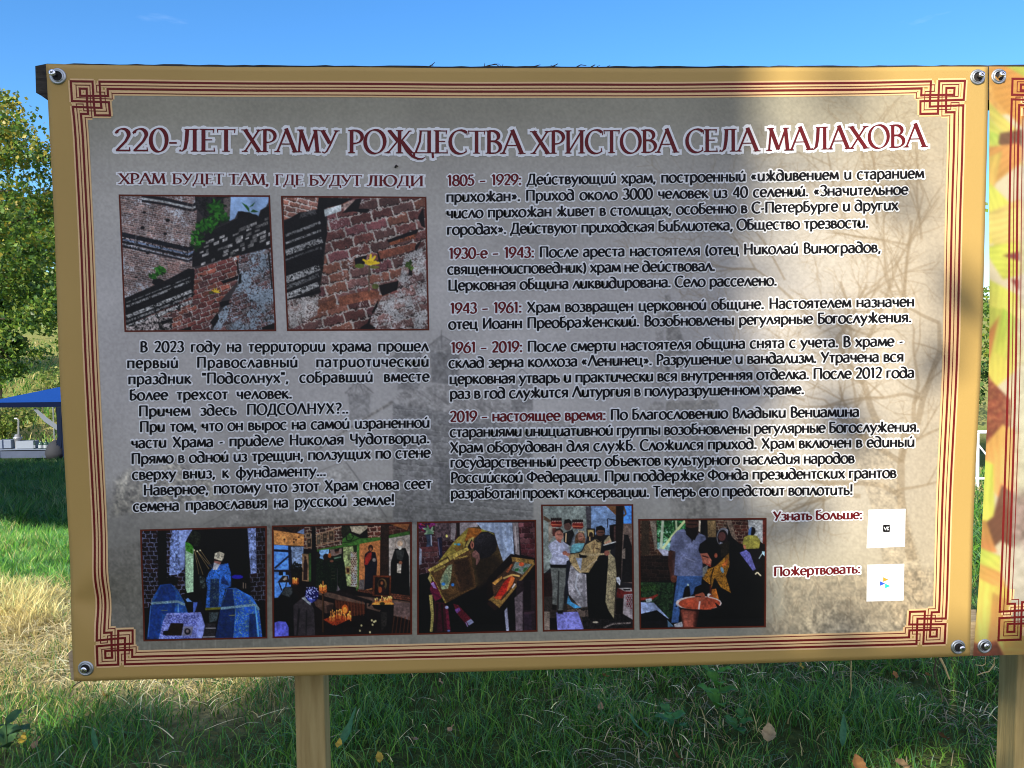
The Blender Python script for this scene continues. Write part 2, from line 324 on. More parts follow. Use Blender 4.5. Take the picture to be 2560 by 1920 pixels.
# ------------------------------------------------------------------ print artwork (pigment laid out in numpy, carried by mesh colours)
def fbm(h, w, cell, seed, octv=3):
    r = np.random.default_rng(seed); out = np.zeros((h, w), np.float32); amp = 1.0; tot = 0.0
    yy, xx = np.arange(h, dtype=np.float32), np.arange(w, dtype=np.float32)
    for o in range(octv):
        c = max(cell / 2 ** o, 1.0)
        g = r.random((int(h / c) + 3, int(w / c) + 3)).astype(np.float32)
        y = yy / c; x = xx / c; y0 = y.astype(int); x0 = x.astype(int); fy = (y - y0)[:, None]; fx = (x - x0)[None, :]
        fy = fy * fy * (3 - 2 * fy); fx = fx * fx * (3 - 2 * fx)
        a = g[y0][:, x0]; b = g[y0][:, x0 + 1]; c_ = g[y0 + 1][:, x0]; d = g[y0 + 1][:, x0 + 1]
        out += amp * ((a * (1 - fx) + b * fx) * (1 - fy) + (c_ * (1 - fx) + d * fx) * fy); tot += amp; amp *= .55
    return out / tot

class Pic:
    """picture of w x h units, painted at k samples per unit; colours are sRGB 0..255"""
    def __init__(s, x0, y0, x1, y1, k, base=(0, 0, 0), seed=1):
        s.x0, s.y0, s.k = x0, y0, k
        s.h, s.w = int((y1 - y0) * k) + 2, int((x1 - x0) * k) + 2
        s.b = np.zeros((s.h, s.w, 3), np.float32) + np.array(base, np.float32)
        s.rng = np.random.default_rng(seed); s.seed = seed
        s.n1 = fbm(s.h, s.w, 6, seed); s.n2 = fbm(s.h, s.w, 2.2, seed + 7, 2); s.n3 = fbm(s.h, s.w, 22, seed + 9)
    def mask(s, pts, soft=.6):
        p = (np.array(pts, np.float32) - (s.x0, s.y0)) * s.k
        m = int(2 + soft * 2)
        ax, ay = np.floor(p.min(0)).astype(int) - m; bx, by = np.ceil(p.max(0)).astype(int) + m
        ax, ay = max(ax, 0), max(ay, 0); bx, by = min(bx, s.w), min(by, s.h)
        if bx <= ax or by <= ay: return None
        X = np.arange(ax, bx, dtype=np.float32)[None, :] + .5; Y = np.arange(ay, by, dtype=np.float32)[:, None] + .5
        d2 = np.full((by - ay, bx - ax), 1e9, np.float32); ins = np.zeros_like(d2, bool)
        q = np.roll(p, -1, 0)
        for (px, py), (qx, qy) in zip(p, q):
            ex, ey = qx - px, qy - py; L = ex * ex + ey * ey + 1e-9
            t = np.clip(((X - px) * ex + (Y - py) * ey) / L, 0, 1)
            d2 = np.minimum(d2, (X - px - t * ex) ** 2 + (Y - py - t * ey) ** 2)
            if py != qy:
                c = (py > Y) != (qy > Y)
                ins ^= c & (X < (qx - px) * (Y - py) / (qy - py) + px)
        d = np.sqrt(d2); sd = np.where(ins, d, -d)
        return ax, ay, np.clip(.5 + sd / (2 * soft), 0, 1)
    def put(s, m, col, a=1.0, n=0.0, n3=0.0):
        if m is None: return
        ax, ay, mm = m; hh, ww = mm.shape; sl = (slice(ay, ay + hh), slice(ax, ax + ww))
        c = np.array(col, np.float32)
        if c.ndim == 1: c = np.broadcast_to(c, (hh, ww, 3))
        f = 1 + n * (s.n2[sl] * 2 - 1) * 1.1 + n3 * (s.n1[sl] * 2 - 1) * 1.8
        c = c * f[..., None]; mm = (mm * a)[..., None]
        s.b[sl] = s.b[sl] * (1 - mm) + c * mm
    def poly(s, pts, col, a=1., soft=.6, n=.12, n3=.15): s.put(s.mask(pts, soft), col, a, n, n3)
    def ell(s, cx, cy, rx, ry, col, rot=0, a=1., soft=.6, n=.12, n3=.1, seg=20):
        t = np.linspace(0, 2 * np.pi, seg, endpoint=False); c, d = np.cos(np.radians(rot)), np.sin(np.radians(rot))
        x, y = rx * np.cos(t), ry * np.sin(t)
        s.poly(np.stack([cx + x * c - y * d, cy + x * d + y * c], 1), col, a, soft, n, n3)
    def line(s, pts, w, col, a=1., soft=.6, n=0., w1=None):
        pts = np.array(pts, float); w1 = w if w1 is None else w1; N = len(pts)
        for i in range(N - 1):
            p, q = pts[i], pts[i + 1]; d = q - p; L = np.hypot(*d) + 1e-6; nn = np.array([-d[1], d[0]]) / L
            wa = (w + (w1 - w) * i / (N - 1)) / 2; wb = (w + (w1 - w) * (i + 1) / (N - 1)) / 2
            s.poly([p + nn * wa, q + nn * wb, q - nn * wb, p - nn * wa], col, a, soft, n, 0)
    def brick(s, pts, ang, bw, bh, cols, mortar, mw=.12, white=0., wcol=(160, 165, 172), a=1., soft=1., skew=0., dark=.0):
        m = s.mask(pts, soft)
        if m is None: return
        ax, ay, mm = m; hh, ww = mm.shape; sl = (slice(ay, ay + hh), slice(ax, ax + ww))
        X = (np.arange(ax, ax + ww)[None, :] / s.k + s.x0) + (s.n1[sl] - .5) * bh * .35; Y = (np.arange(ay, ay + hh)[:, None] / s.k + s.y0) + (s.n1[sl] - .5) * bh * .5
        c, d = np.cos(np.radians(ang)), np.sin(np.radians(ang))
        v = (-X * d + Y * c) / bh; u = (X * c + Y * d) / bw + skew * v
        r = np.floor(v).astype(int); u = u + .5 * (r % 2) + .13 * np.sin(r * 2.3); q = np.floor(u).astype(int)
        fu, fv = u - q, v - r
        hsh = (np.abs(np.sin(q * 12.9898 + r * 78.233 + s.seed) * 43758.5453)) % 1
        C = np.array(cols, np.float32); col = C[(hsh * len(C)).astype(int) % len(C)] * (.8 + .4 * ((hsh * 7.3) % 1))[..., None]
        col = col * (1 + .5 * (s.n2[sl] - .5))[..., None]
        mo = (fu < mw * bh / bw * 1.2) | (fv < mw)
        col = np.where(mo[..., None], np.array(mortar, np.float32) * (.75 + .5 * s.n2[sl])[..., None], col)
        col = col * (1 - .5 * np.clip((fv - .84) / .1, 0, 1) * (~mo) + .16 * np.clip((mw + .16 - fv) / .1, 0, 1) * (~mo))[..., None]
        if white:
            wm = np.clip((s.n3[sl] * .6 + s.n2[sl] * .4 - (1 - white)) * 9 + .5, 0, 1)[..., None]
            col = col * (1 - wm) + np.array(wcol, np.float32) * (.7 + .6 * s.n2[sl])[..., None] * wm
        if dark:
            wm = np.clip((s.n1[sl] - (1 - dark)) * 9 + .5, 0, 1)[..., None]; col = col * (1 - wm * .85)
        mm = (mm * a)[..., None]; s.b[sl] = s.b[sl] * (1 - mm) + col * mm
    def leaves(s, cx, cy, rx, ry, n, size, cols):
        for _ in range(n):
            a = s.rng.random() * 6.28; r = np.sqrt(s.rng.random()); x = cx + rx * r * np.cos(a); y = cy + ry * r * np.sin(a)
            s.ell(x, y, size * (.6 + .8 * s.rng.random()), size * .4, cols[int(s.rng.integers(len(cols)))], rot=s.rng.random() * 180, n=0, n3=0, seg=8)
    def tex(s, pts, cols, amt=.5, soft=.8, a=1.):
        """brocade: speckle one colour over another"""
        m = s.mask(pts, soft)
        if m is None: return
        ax, ay, mm = m; hh, ww = mm.shape; sl = (slice(ay, ay + hh), slice(ax, ax + ww))
        t = np.clip((s.n2[sl] - amt) * 6 + .5, 0, 1)[..., None]
        c = np.array(cols[0], np.float32) * (1 - t) + np.array(cols[1], np.float32) * t
        c = c * (.75 + .5 * s.n1[sl])[..., None]; mm = (mm * a)[..., None]
        s.b[sl] = s.b[sl] * (1 - mm) + c * mm
    def grime(s, pts, amt=.45, lo=.25, soft=1.):
        m = s.mask(pts, soft)
        if m is None: return
        ax, ay, mm = m; hh, ww = mm.shape; sl = (slice(ay, ay + hh), slice(ax, ax + ww)); t = np.clip((s.n1[sl] * .6 + s.n2[sl] * .4 - amt) * 7 + .5, 0, 1)
        s.b[sl] = s.b[sl] * (1 - mm * (1 - t) * (1 - lo))[..., None]
    def finish(s, blur=.5, shade=.45):
        """uneven tones and a little softness, as a printed snapshot has"""
        s.b *= (1 - shade / 2 + shade * fbm(s.h, s.w, 26, s.seed + 31, 4))[..., None]
        q = np.pad(s.b, ((1, 1), (1, 1), (0, 0)), 'edge'); m = (q[:-2, 1:-1] + q[2:, 1:-1] + q[1:-1, :-2] + q[1:-1, 2:]) / 4
        s.b = s.b * (1 - blur) + m * blur; return s
    def petal(s, pts, c, soft=1.4):
        m = s.mask(pts, soft)
        if m is None: return
        ax, ay, mm = m; hh, ww = mm.shape; p = np.array(pts, float); g = p.mean(0); d = np.linalg.svd(p - g)[2][0]
        X = np.arange(ax, ax + ww)[None, :] / s.k + s.x0 - g[0]; Y = np.arange(ay, ay + hh)[:, None] / s.k + s.y0 - g[1]
        u, v = X * d[0] + Y * d[1], -X * d[1] + Y * d[0]; L = np.abs((p - g) @ d).max() + 1; w = np.abs(v) / (np.abs(-(p - g)[:, 0] * d[1] + (p - g)[:, 1] * d[0]).max() + 1)
        f = 1 + .05 * np.sin(v * .42 + .012 * u * np.sign(v) + 5 * s.n3[ay:ay + hh, ax:ax + ww]) + .14 * u / L - .16 * w ** 2 + .12 * (s.n3[ay:ay + hh, ax:ax + ww] - .5)
        col = np.array(c, np.float32) * f[..., None]; col[..., 1] *= (1 - .10 * np.clip(u / L, -1, 1)); mm = mm[..., None]
        s.b[ay:ay + hh, ax:ax + ww] = s.b[ay:ay + hh, ax:ax + ww] * (1 - mm) + col * mm
    def sample(s, px):
        x = np.clip((px[..., 0] - s.x0) * s.k - .5, 0, s.w - 1.01); y = np.clip((px[..., 1] - s.y0) * s.k - .5, 0, s.h - 1.01)
        i, j = y.astype(int), x.astype(int); f, g = (y - i)[..., None], (x - j)[..., None]; b = s.b
        return (b[i, j] * (1 - g) + b[i, j + 1] * g) * (1 - f) + (b[i + 1, j] * (1 - g) + b[i + 1, j + 1] * g) * f

def photo_cornice():
    P = Pic(0, 0, 1843, 1659, .2, (60, 55, 58), 3)
    B = [(118, 82, 80), (104, 74, 74), (128, 92, 86), (92, 70, 74)]
    P.brick([(0, 30), (900, 30), (870, 900), (560, 1010), (60, 1230)], 11, 62, 24, [(128, 104, 102), (112, 92, 92), (136, 112, 108), (104, 90, 92)], (160, 158, 162), .2, .36, (150, 156, 168), dark=.12)
    for x in (300, 560, 600): P.line([(x + 40, 200), (x, 600)], 10, (160, 158, 160), .6)
    for a, w, c in (((40, 490), 50, (22, 26, 36)), ((40, 545), 22, (95, 112, 140)), ((40, 575), 26, (25, 28, 36)), ((40, 605), 12, (130, 140, 155)), ((40, 625), 20, (40, 40, 48))):
        P.line([(30, a[1]), (210, a[1] + 40), (560, a[1] + 120), (800, a[1] + 175), (860, a[1] + 140)], w, c, n=.4)
    for y, w, c in ((70, 40, (30, 30, 36)), (95, 22, (150, 155, 160)), (125, 26, (34, 33, 38))):
        P.line([(260, y - 20), (520, y + 20), (850, y + 95), (900, y + 60), (960, y + 140), (1010, y + 190)], w, c, n=.4)
    P.poly([(870, 40), (1290, 50), (1280, 340), (900, 520), (1010, 300), (880, 180)], (34, 34, 36), n=.5, n3=.4)
    P.poly([(1200, 80), (1290, 60), (1285, 330), (1200, 330)], (92, 84, 84), n=.3)
    P.poly([(1285, 60), (1725, 60), (1715, 130), (1690, 175), (1625, 215), (1600, 300), (1500, 240), (1370, 225), (1330, 310), (1270, 340)], (136, 166, 208), n=.06, n3=.03)
    P.poly([(850, 700), (1000, 480), (1360, 310), (1370, 230), (1500, 240), (1600, 295), (1640, 210), (1735, 160), (1770, 700), (1380, 740), (840, 870)], (22, 22, 24), n=.4)
    for i in range(60):
        t = P.rng.random(); r = int(P.rng.integers(1, 8)); x = 900 + 850 * t; y = 560 - 330 * t + r * 46 + 10 * P.rng.random()
        if y > 900 - 230 * t or y < 300: continue
        w = 25 + 60 * P.rng.random(); h = 12 + 16 * P.rng.random(); g = 85 + 80 * P.rng.random()
        P.poly([(x, y), (x + w, y - w * .42), (x + w, y - w * .42 + h * 1.6), (x, y + h * 1.6)], (g, g * 1.0, g * 1.02), n=.4)
    P.brick([(850, 900), (1380, 730), (1390, 1000), (1180, 1240), (1140, 1390), (1040, 1600), (60, 1600), (60, 1500), (860, 1180)], -19, 115, 56, [(122, 66, 60), (106, 58, 56), (98, 64, 64), (132, 78, 66)], (150, 146, 146), .13, .3, dark=.2)
    P.poly([(70, 1230), (560, 1010), (800, 880), (870, 900), (850, 1200), (90, 1540)], (20, 20, 23), n=.4)
    for y, w, g in ((1255, 14, 100), (1300, 26, 120), (1420, 40, 140), (1475, 26, 118), (1540, 44, 150)):
        P.line([(90, y + 20), (400, y - 100), (840, y - 280)], w, (g, g + 2, g + 6), n=.5)
    P.poly([(100, 1560), (420, 1440), (620, 1440), (600, 1600), (100, 1600)], (128, 122, 124), n=.5, n3=.4)
    P.brick([(1380, 735), (1760, 640), (1800, 1600), (1080, 1600), (1130, 1420), (1260, 1260), (1360, 1080)], -19, 120, 56, [(104, 76, 76), (112, 104, 108), (96, 70, 70)], (118, 122, 130), .12, .50, (124, 138, 154), dark=.16); P.grime([(1380, 735), (1760, 640), (1800, 1600), (1080, 1600), (1130, 1420), (1260, 1260), (1360, 1080)], .34, .45)
    for pts in ([(1150, 1270), (1270, 1245), (1260, 1300), (1170, 1330)], [(1170, 1030), (1370, 965), (1370, 1000), (1200, 1060)], [(1050, 1500), (1130, 1390), (1150, 1460), (1090, 1560)], [(470, 1500), (620, 1450), (610, 1490), (500, 1530)], [(1380, 960), (1410, 930), (1400, 1050), (1370, 1060)], [(690, 1590), (830, 1550), (830, 1600)], [(1640, 1560), (1790, 1510), (1790, 1600), (1650, 1600)], [(810, 900), (860, 880), (860, 1090), (830, 1100)]):
        P.poly(pts, (16, 13, 13), n=.3)
    P.line([(1720, 700), (1745, 950), (1760, 1120)], 16, (20, 18, 18)); P.line([(1360, 790), (1370, 940)], 16, (22, 20, 20))
    for x, y, w in ((290, 240, 20), (560, 330, 26), (270, 415, 26), (530, 485, 22), (200, 985, 16), (330, 705, 22)): P.ell(x, y, w, w * .7, (24, 20, 22))
    P.grime([(60, 1230), (560, 1010), (870, 880), (870, 1220), (620, 1440), (600, 1600), (90, 1600)], .42, .22); P.grime([(20, 470), (860, 640), (860, 780), (30, 640)], .40, .3)
    for x in (150, 700, 760): P.line([(x + 90, 120), (x + 30, 640)], 16, (150, 144, 146), .35)
    P.ell(640, 880, 70, 60, (150, 140, 142), a=.5); P.brick([(560, 820), (700, 810), (700, 930), (560, 950)], 20, 50, 20, [(128, 96, 92)], (160, 156, 158), .2)
    G = [(34, 98, 22), (22, 70, 18), (52, 124, 34), (18, 48, 14)]
    for a in ((1110, 190, 110, 70, 60), (1150, 300, 110, 50, 40), (1000, 390, 120, 70, 60), (900, 560, 60, 110, 40), (470, 910, 50, 40, 22), (400, 970, 40, 20, 12)): P.leaves(*a, 34, G)
    P.poly([(1500, 240), (1410, 125), (1470, 160), (1495, 190)], (26, 84, 30)); P.poly([(1495, 180), (1565, 120), (1540, 165)], (30, 92, 34)); P.poly([(1510, 235), (1540, 205), (1605, 232), (1560, 238)], (26, 80, 30))
    P.ell(1410, 260, 50, 34, (20, 18, 18)); P.ell(1540, 290, 60, 30, (18, 17, 18)); P.ell(450, 1040, 70, 40, (20, 18, 20))
    for a in (30, 75, 110, 150, -5): P.line([(1110, 1155), (1110 + 55 * np.cos(np.radians(a)), 1155 - 50 * np.sin(np.radians(a)))], 20, (205, 180, 40), w1=8)
    P.ell(1060, 1160, 30, 14, (70, 80, 24)); P.line([(1112, 1160), (1112, 1230)], 8, (80, 70, 60))
    return P

def photo_flower():
    P = Pic(0, 0, 1843, 1659, .2, (40, 38, 40), 11)
    RB = [(112, 70, 66), (100, 64, 62), (108, 78, 76), (120, 80, 68), (104, 66, 70)]
    P.brick([(560, 60), (1750, 60), (1770, 1600), (140, 1600), (140, 1300), (490, 1260), (560, 820), (600, 330)], -14, 250, 118, RB, (158, 152, 150), .14, .30, (150, 150, 154), dark=.10)
    P.brick([(90, 70), (520, 70), (530, 190), (290, 260), (100, 330)], 14, 130, 60, [(140, 96, 84), (128, 92, 84)], (180, 172, 170), .18, .35)
    P.poly([(500, 70), (900, 80), (760, 150), (560, 200), (580, 330), (600, 480), (540, 760), (560, 830), (130, 980), (100, 350), (280, 240), (480, 220)], (18, 18, 20), n=.4)
    P.poly([(290, 250), (460, 205), (480, 260), (280, 310)], (70, 70, 74), n=.4)
    for y, w, g in ((440, 34, 105), (530, 26, 120), (640, 70, 120), (730, 40, 74), (950, 80, 135), (1040, 44, 92), (1140, 70, 145)):
        P.line([(120, y + 65), (300, y), (540 - abs(y - 640) * .1, y - 85)], w, (g, g + 2, g + 6), n=.45)
    for y, w in ((480, 36), (585, 30), (790, 110), (880, 50), (1090, 22), (1210, 30)): P.line([(120, y + 65), (300, y), (520, y - 75)], w, (18, 18, 21), n=.4)
    P.poly([(130, 1250), (500, 1180), (480, 1420), (160, 1480)], (132, 128, 130), n=.4, n3=.4)
    P.brick([(130, 1250), (500, 1180), (480, 1420), (160, 1600)], -14, 230, 110, [(112, 84, 82), (120, 104, 102)], (148, 144, 144), .12, .5, (152, 150, 152)); P.grime([(100, 350), (540, 200), (560, 830), (520, 1200), (130, 1250)], .40, .25)
    P.poly([(560, 210), (760, 150), (760, 225), (570, 290)], (168, 178, 184), n=.15); P.poly([(780, 150), (910, 90), (920, 150), (790, 235)], (150, 130, 126), n=.3)
    P.poly([(930, 90), (990, 80), (960, 200), (1080, 200), (1060, 250), (900, 230), (770, 250)], (20, 17, 17), n=.3)
    P.brick([(1480, 740), (1720, 620), (1760, 1600), (1080, 1600), (1110, 1420), (1230, 1210), (1400, 1160)], -14, 260, 118, [(118, 90, 88), (108, 84, 84), (124, 104, 102)], (146, 142, 142), .12, .50, (150, 150, 154), dark=.10); P.grime([(1480, 740), (1720, 620), (1760, 1600), (1080, 1600), (1110, 1420), (1230, 1210), (1400, 1160)], .30, .55)
    for pts in ([(1190, 1080), (1420, 1025), (1400, 1130), (1230, 1200)], [(1280, 560), (1650, 430), (1620, 500), (1320, 610)], [(1110, 1380), (1190, 1230), (1170, 1330), (1120, 1410)], [(980, 1560), (1060, 1510), (1150, 1560), (1140, 1600), (970, 1600)], [(1540, 880), (1580, 850), (1570, 970), (1530, 960)], [(1640, 300), (1700, 180), (1720, 420), (1680, 400)], [(910, 770), (1060, 730), (1010, 850), (920, 840)], [(1170, 690), (1250, 700), (1240, 800), (1190, 810)], [(1060, 1500), (1100, 1420), (1090, 1500), (1080, 1560)], [(1590, 640), (1680, 560), (1620, 690)]):
        P.poly(pts, (20, 14, 13), n=.3)
    P.poly([(1300, 590), (1640, 480), (1600, 540), (1330, 620)], (112, 66, 46), n=.4, n3=.4)
    P.poly([(730, 1210), (1080, 1130), (1200, 1150), (1180, 1220), (740, 1320)], (128, 80, 62), n=.25); P.poly([(490, 1390), (520, 1290), (700, 1230), (690, 1340)], (122, 78, 60), n=.3)
    P.poly([(1180, 690), (1620, 590), (1600, 670), (1210, 780)], (126, 76, 60), n=.25)
    P.leaves(1540, 850, 40, 50, 14, 26, [(60, 90, 30), (90, 120, 40), (40, 60, 20)]); P.ell(970, 855, 55, 26, (96, 112, 40)); P.ell(1150, 1090, 40, 30, (92, 100, 50)); P.ell(1140, 870, 60, 18, (112, 112, 50))
    for a, L in ((20, 80), (55, 110), (85, 110), (150, 100), (5, 110), (170, 60)): P.line([(1090, 830), (1090 + L * np.cos(np.radians(a)), 830 - L * np.sin(np.radians(a)))], 36, (216, 190, 38), w1=22)
    P.ell(1090, 815, 50, 36, (212, 182, 34)); P.line([(1082, 850), (1078, 1000), (1078, 1150)], 16, (92, 78, 66))
    return P

def photo_bishop():
    P = Pic(0, 0, 1873, 1659, .24, (14, 15, 20), 21)
    BR = [(36, 22, 26), (46, 28, 30), (30, 20, 24)]
    P.brick([(90, 120), (300, 120), (310, 900), (220, 1150), (110, 1180)], -1, 92, 58, BR, (110, 118, 150), .14)
    P.brick([(420, 120), (600, 120), (660, 640), (660, 1050), (420, 800)], -1, 92, 58, BR, (118, 124, 160), .16)
    P.poly([(500, 125), (600, 125), (660, 400), (660, 640), (580, 720), (450, 730), (470, 300)], (118, 136, 186), n=.3, n3=.35)
    P.poly([(590, 125), (770, 115), (690, 250), (670, 300), (660, 620), (600, 640)], (142, 160, 212), n=.08)
    P.poly([(300, 130), (420, 130), (420, 760), (310, 860)], (12, 10, 14))
    P.poly([(670, 285), (740, 300), (780, 370), (775, 955), (690, 970), (668, 900)], (164, 196, 168), n=.25, n3=.1); P.poly([(670, 285), (740, 300), (775, 350), (770, 450), (680, 400)], (70, 140, 44), n=.4)
    P.poly([(780, 130), (880, 170), (870, 340), (800, 350), (690, 280), (720, 200)], (34, 40, 30), n=.8, n3=.5)
    P.brick([(1500, 100), (1740, 90), (1740, 1580), (1680, 1580), (1540, 1050)], -3, 95, 60, BR, (92, 96, 118), .13)
    P.poly([(1498, 100), (1610, 100), (1620, 700), (1540, 720)], (122, 138, 184), n=.3, n3=.3)
    P.poly([(1540, 1080), (1740, 1080), (1740, 1590), (1600, 1590)], (16, 15, 18))
    for a in (((790, 390), (850, 720)), ((790, 390), (905, 725)), ((830, 410), (985, 650)), ((870, 395), (1080, 700)), ((830, 410), (1080, 700))): P.line(a, 7, (150, 130, 90))
    for x, y in ((790, 395), (830, 410), (868, 398)): P.ell(x, y, 10, 10, (230, 220, 180), n=0)
    P.poly([(860, 740), (930, 770), (940, 900), (860, 920)], (60, 70, 70), n=.9, n3=.6)
    BL = ((44, 104, 196), (34, 70, 120))
    P.tex([(985, 690), (1070, 600), (1240, 570), (1275, 700), (1280, 880), (1200, 920), (1140, 1170), (935, 1170), (960, 900), (940, 790)], ((52, 116, 206), (40, 76, 120)), .62)
    P.tex([(1005, 780), (1120, 780), (1110, 1160), (990, 1160)], ((22, 48, 92), (80, 104, 110)), .62)
    P.poly([(1150, 780), (1240, 640), (1180, 740), (1260, 880), (1150, 840)], (20, 40, 90), a=.7); P.poly([(930, 1170), (1140, 1160), (1140, 1190), (930, 1205)], (120, 120, 40))
    P.poly([(960, 600), (1050, 570), (1110, 600), (1060, 660)], (20, 50, 110), a=.5)
    P.ell(1100, 550, 48, 52, (150, 110, 104)); P.poly([(1050, 560), (1130, 590), (1090, 660), (1035, 660)], (166, 168, 178), n=.2); P.line([(1055, 530), (1150, 540)], 20, (50, 34, 34))
    P.poly([(1055, 510), (1060, 440), (1125, 415), (1190, 440), (1180, 500), (1155, 545)], (196, 190, 172), n=.25); P.ell(1105, 470, 22, 34, (110, 110, 104), a=.6); P.ell(1140, 410, 8, 8, (60, 60, 60))
    P.ell(1360, 755, 78, 28, (40, 34, 170)); P.line([(1440, 830), (1440, 910)], 8, (190, 170, 150)); P.line([(1472, 840), (1472, 910)], 8, (190, 170, 150))
    P.ell(490, 800, 88, 56, (12, 10, 12)); P.poly([(410, 790), (580, 790), (560, 870), (430, 860)], (14, 11, 13))
    P.tex([(330, 860), (480, 845), (560, 920), (650, 1080), (700, 1240), (640, 1590), (145, 1590), (200, 1200), (230, 1040)], ((30, 86, 168), (70, 110, 130)), .66)
    P.poly([(345, 870), (480, 850), (540, 960), (520, 1240), (360, 1260), (300, 1590), (150, 1590), (205, 1200)], (14, 44, 112), a=.55)
    P.line([(205, 1110), (560, 1085), (660, 1130)], 34, (120, 150, 168), n=.3); P.line([(570, 1120), (570, 1230)], 14, (110, 160, 200)); P.line([(200, 1140), (165, 1560)], 12, (70, 120, 190)); P.line([(340, 1205), (430, 1205)], 8, (110, 120, 90))
    P.tex([(1215, 910), (1340, 900), (1560, 1030), (1650, 1180), (1690, 1570), (1060, 1590), (1130, 1200)], ((30, 92, 190), (130, 160, 140)), .64)
    P.poly([(1225, 920), (1300, 920), (1330, 1250), (1300, 1590), (1060, 1590), (1130, 1200)], (10, 30, 78), a=.72); P.poly([(1520, 1250), (1600, 1250), (1620, 1580), (1510, 1580)], (12, 34, 84), a=.7)
    P.poly([(1330, 900), (1560, 1020), (1660, 1190), (1600, 1120)], (60, 130, 220), a=.7); P.line([(1140, 1180), (1400, 1150), (1600, 1130), (1650, 1200)], 34, (120, 152, 172), n=.3); P.line([(1600, 1150), (1640, 1560)], 16, (100, 170, 220)); P.line([(1250, 1275), (1340, 1268)], 10, (130, 130, 80))
    P.poly([(670, 1060), (700, 1035), (760, 1090), (690, 1090)], (110, 150, 210)); P.poly([(770, 1095), (830, 1095), (800, 1230), (770, 1230)], (80, 110, 190)); P.poly([(790, 1230), (850, 1050), (890, 1100), (930, 1260)], (24, 24, 40))
    P.tex([(420, 1240), (870, 1230), (935, 1440), (880, 1580), (310, 1590), (360, 1360)], ((140, 152, 216), (84, 92, 164)), .58)
    for y in (1290, 1362):
        for x in (460, 565, 665, 770): P.ell(x, y, 30, 24, (76, 84, 160), a=.8); P.ell(x, y, 12, 10, (140, 150, 210))
    P.poly([(860, 1250), (880, 1250), (935, 1450), (880, 1580), (800, 1580)], (142, 156, 224), a=.75)
    P.poly([(470, 1375), (640, 1380), (610, 1545), (400, 1545)], (40, 28, 18)); P.poly([(640, 1420), (770, 1425), (740, 1545), (615, 1545)], (128, 128, 150)); P.ell(690, 1490, 42, 44, (30, 28, 44)); P.ell(690, 1485, 20, 24, (120, 110, 116)); P.poly([(370, 1480), (450, 1480), (400, 1545), (360, 1530)], (20, 16, 22))
    P.poly([(930, 1380), (1070, 1380), (1060, 1580), (890, 1580)], (46, 44, 50), n=.4); P.line([(930, 1445), (1070, 1445)], 12, (150, 150, 160)); P.line([(890, 1565), (1060, 1560)], 16, (140, 140, 150)); P.poly([(980, 1230), (1110, 1230), (1080, 1350), (980, 1370)], (70, 82, 88), n=.4)
    return P

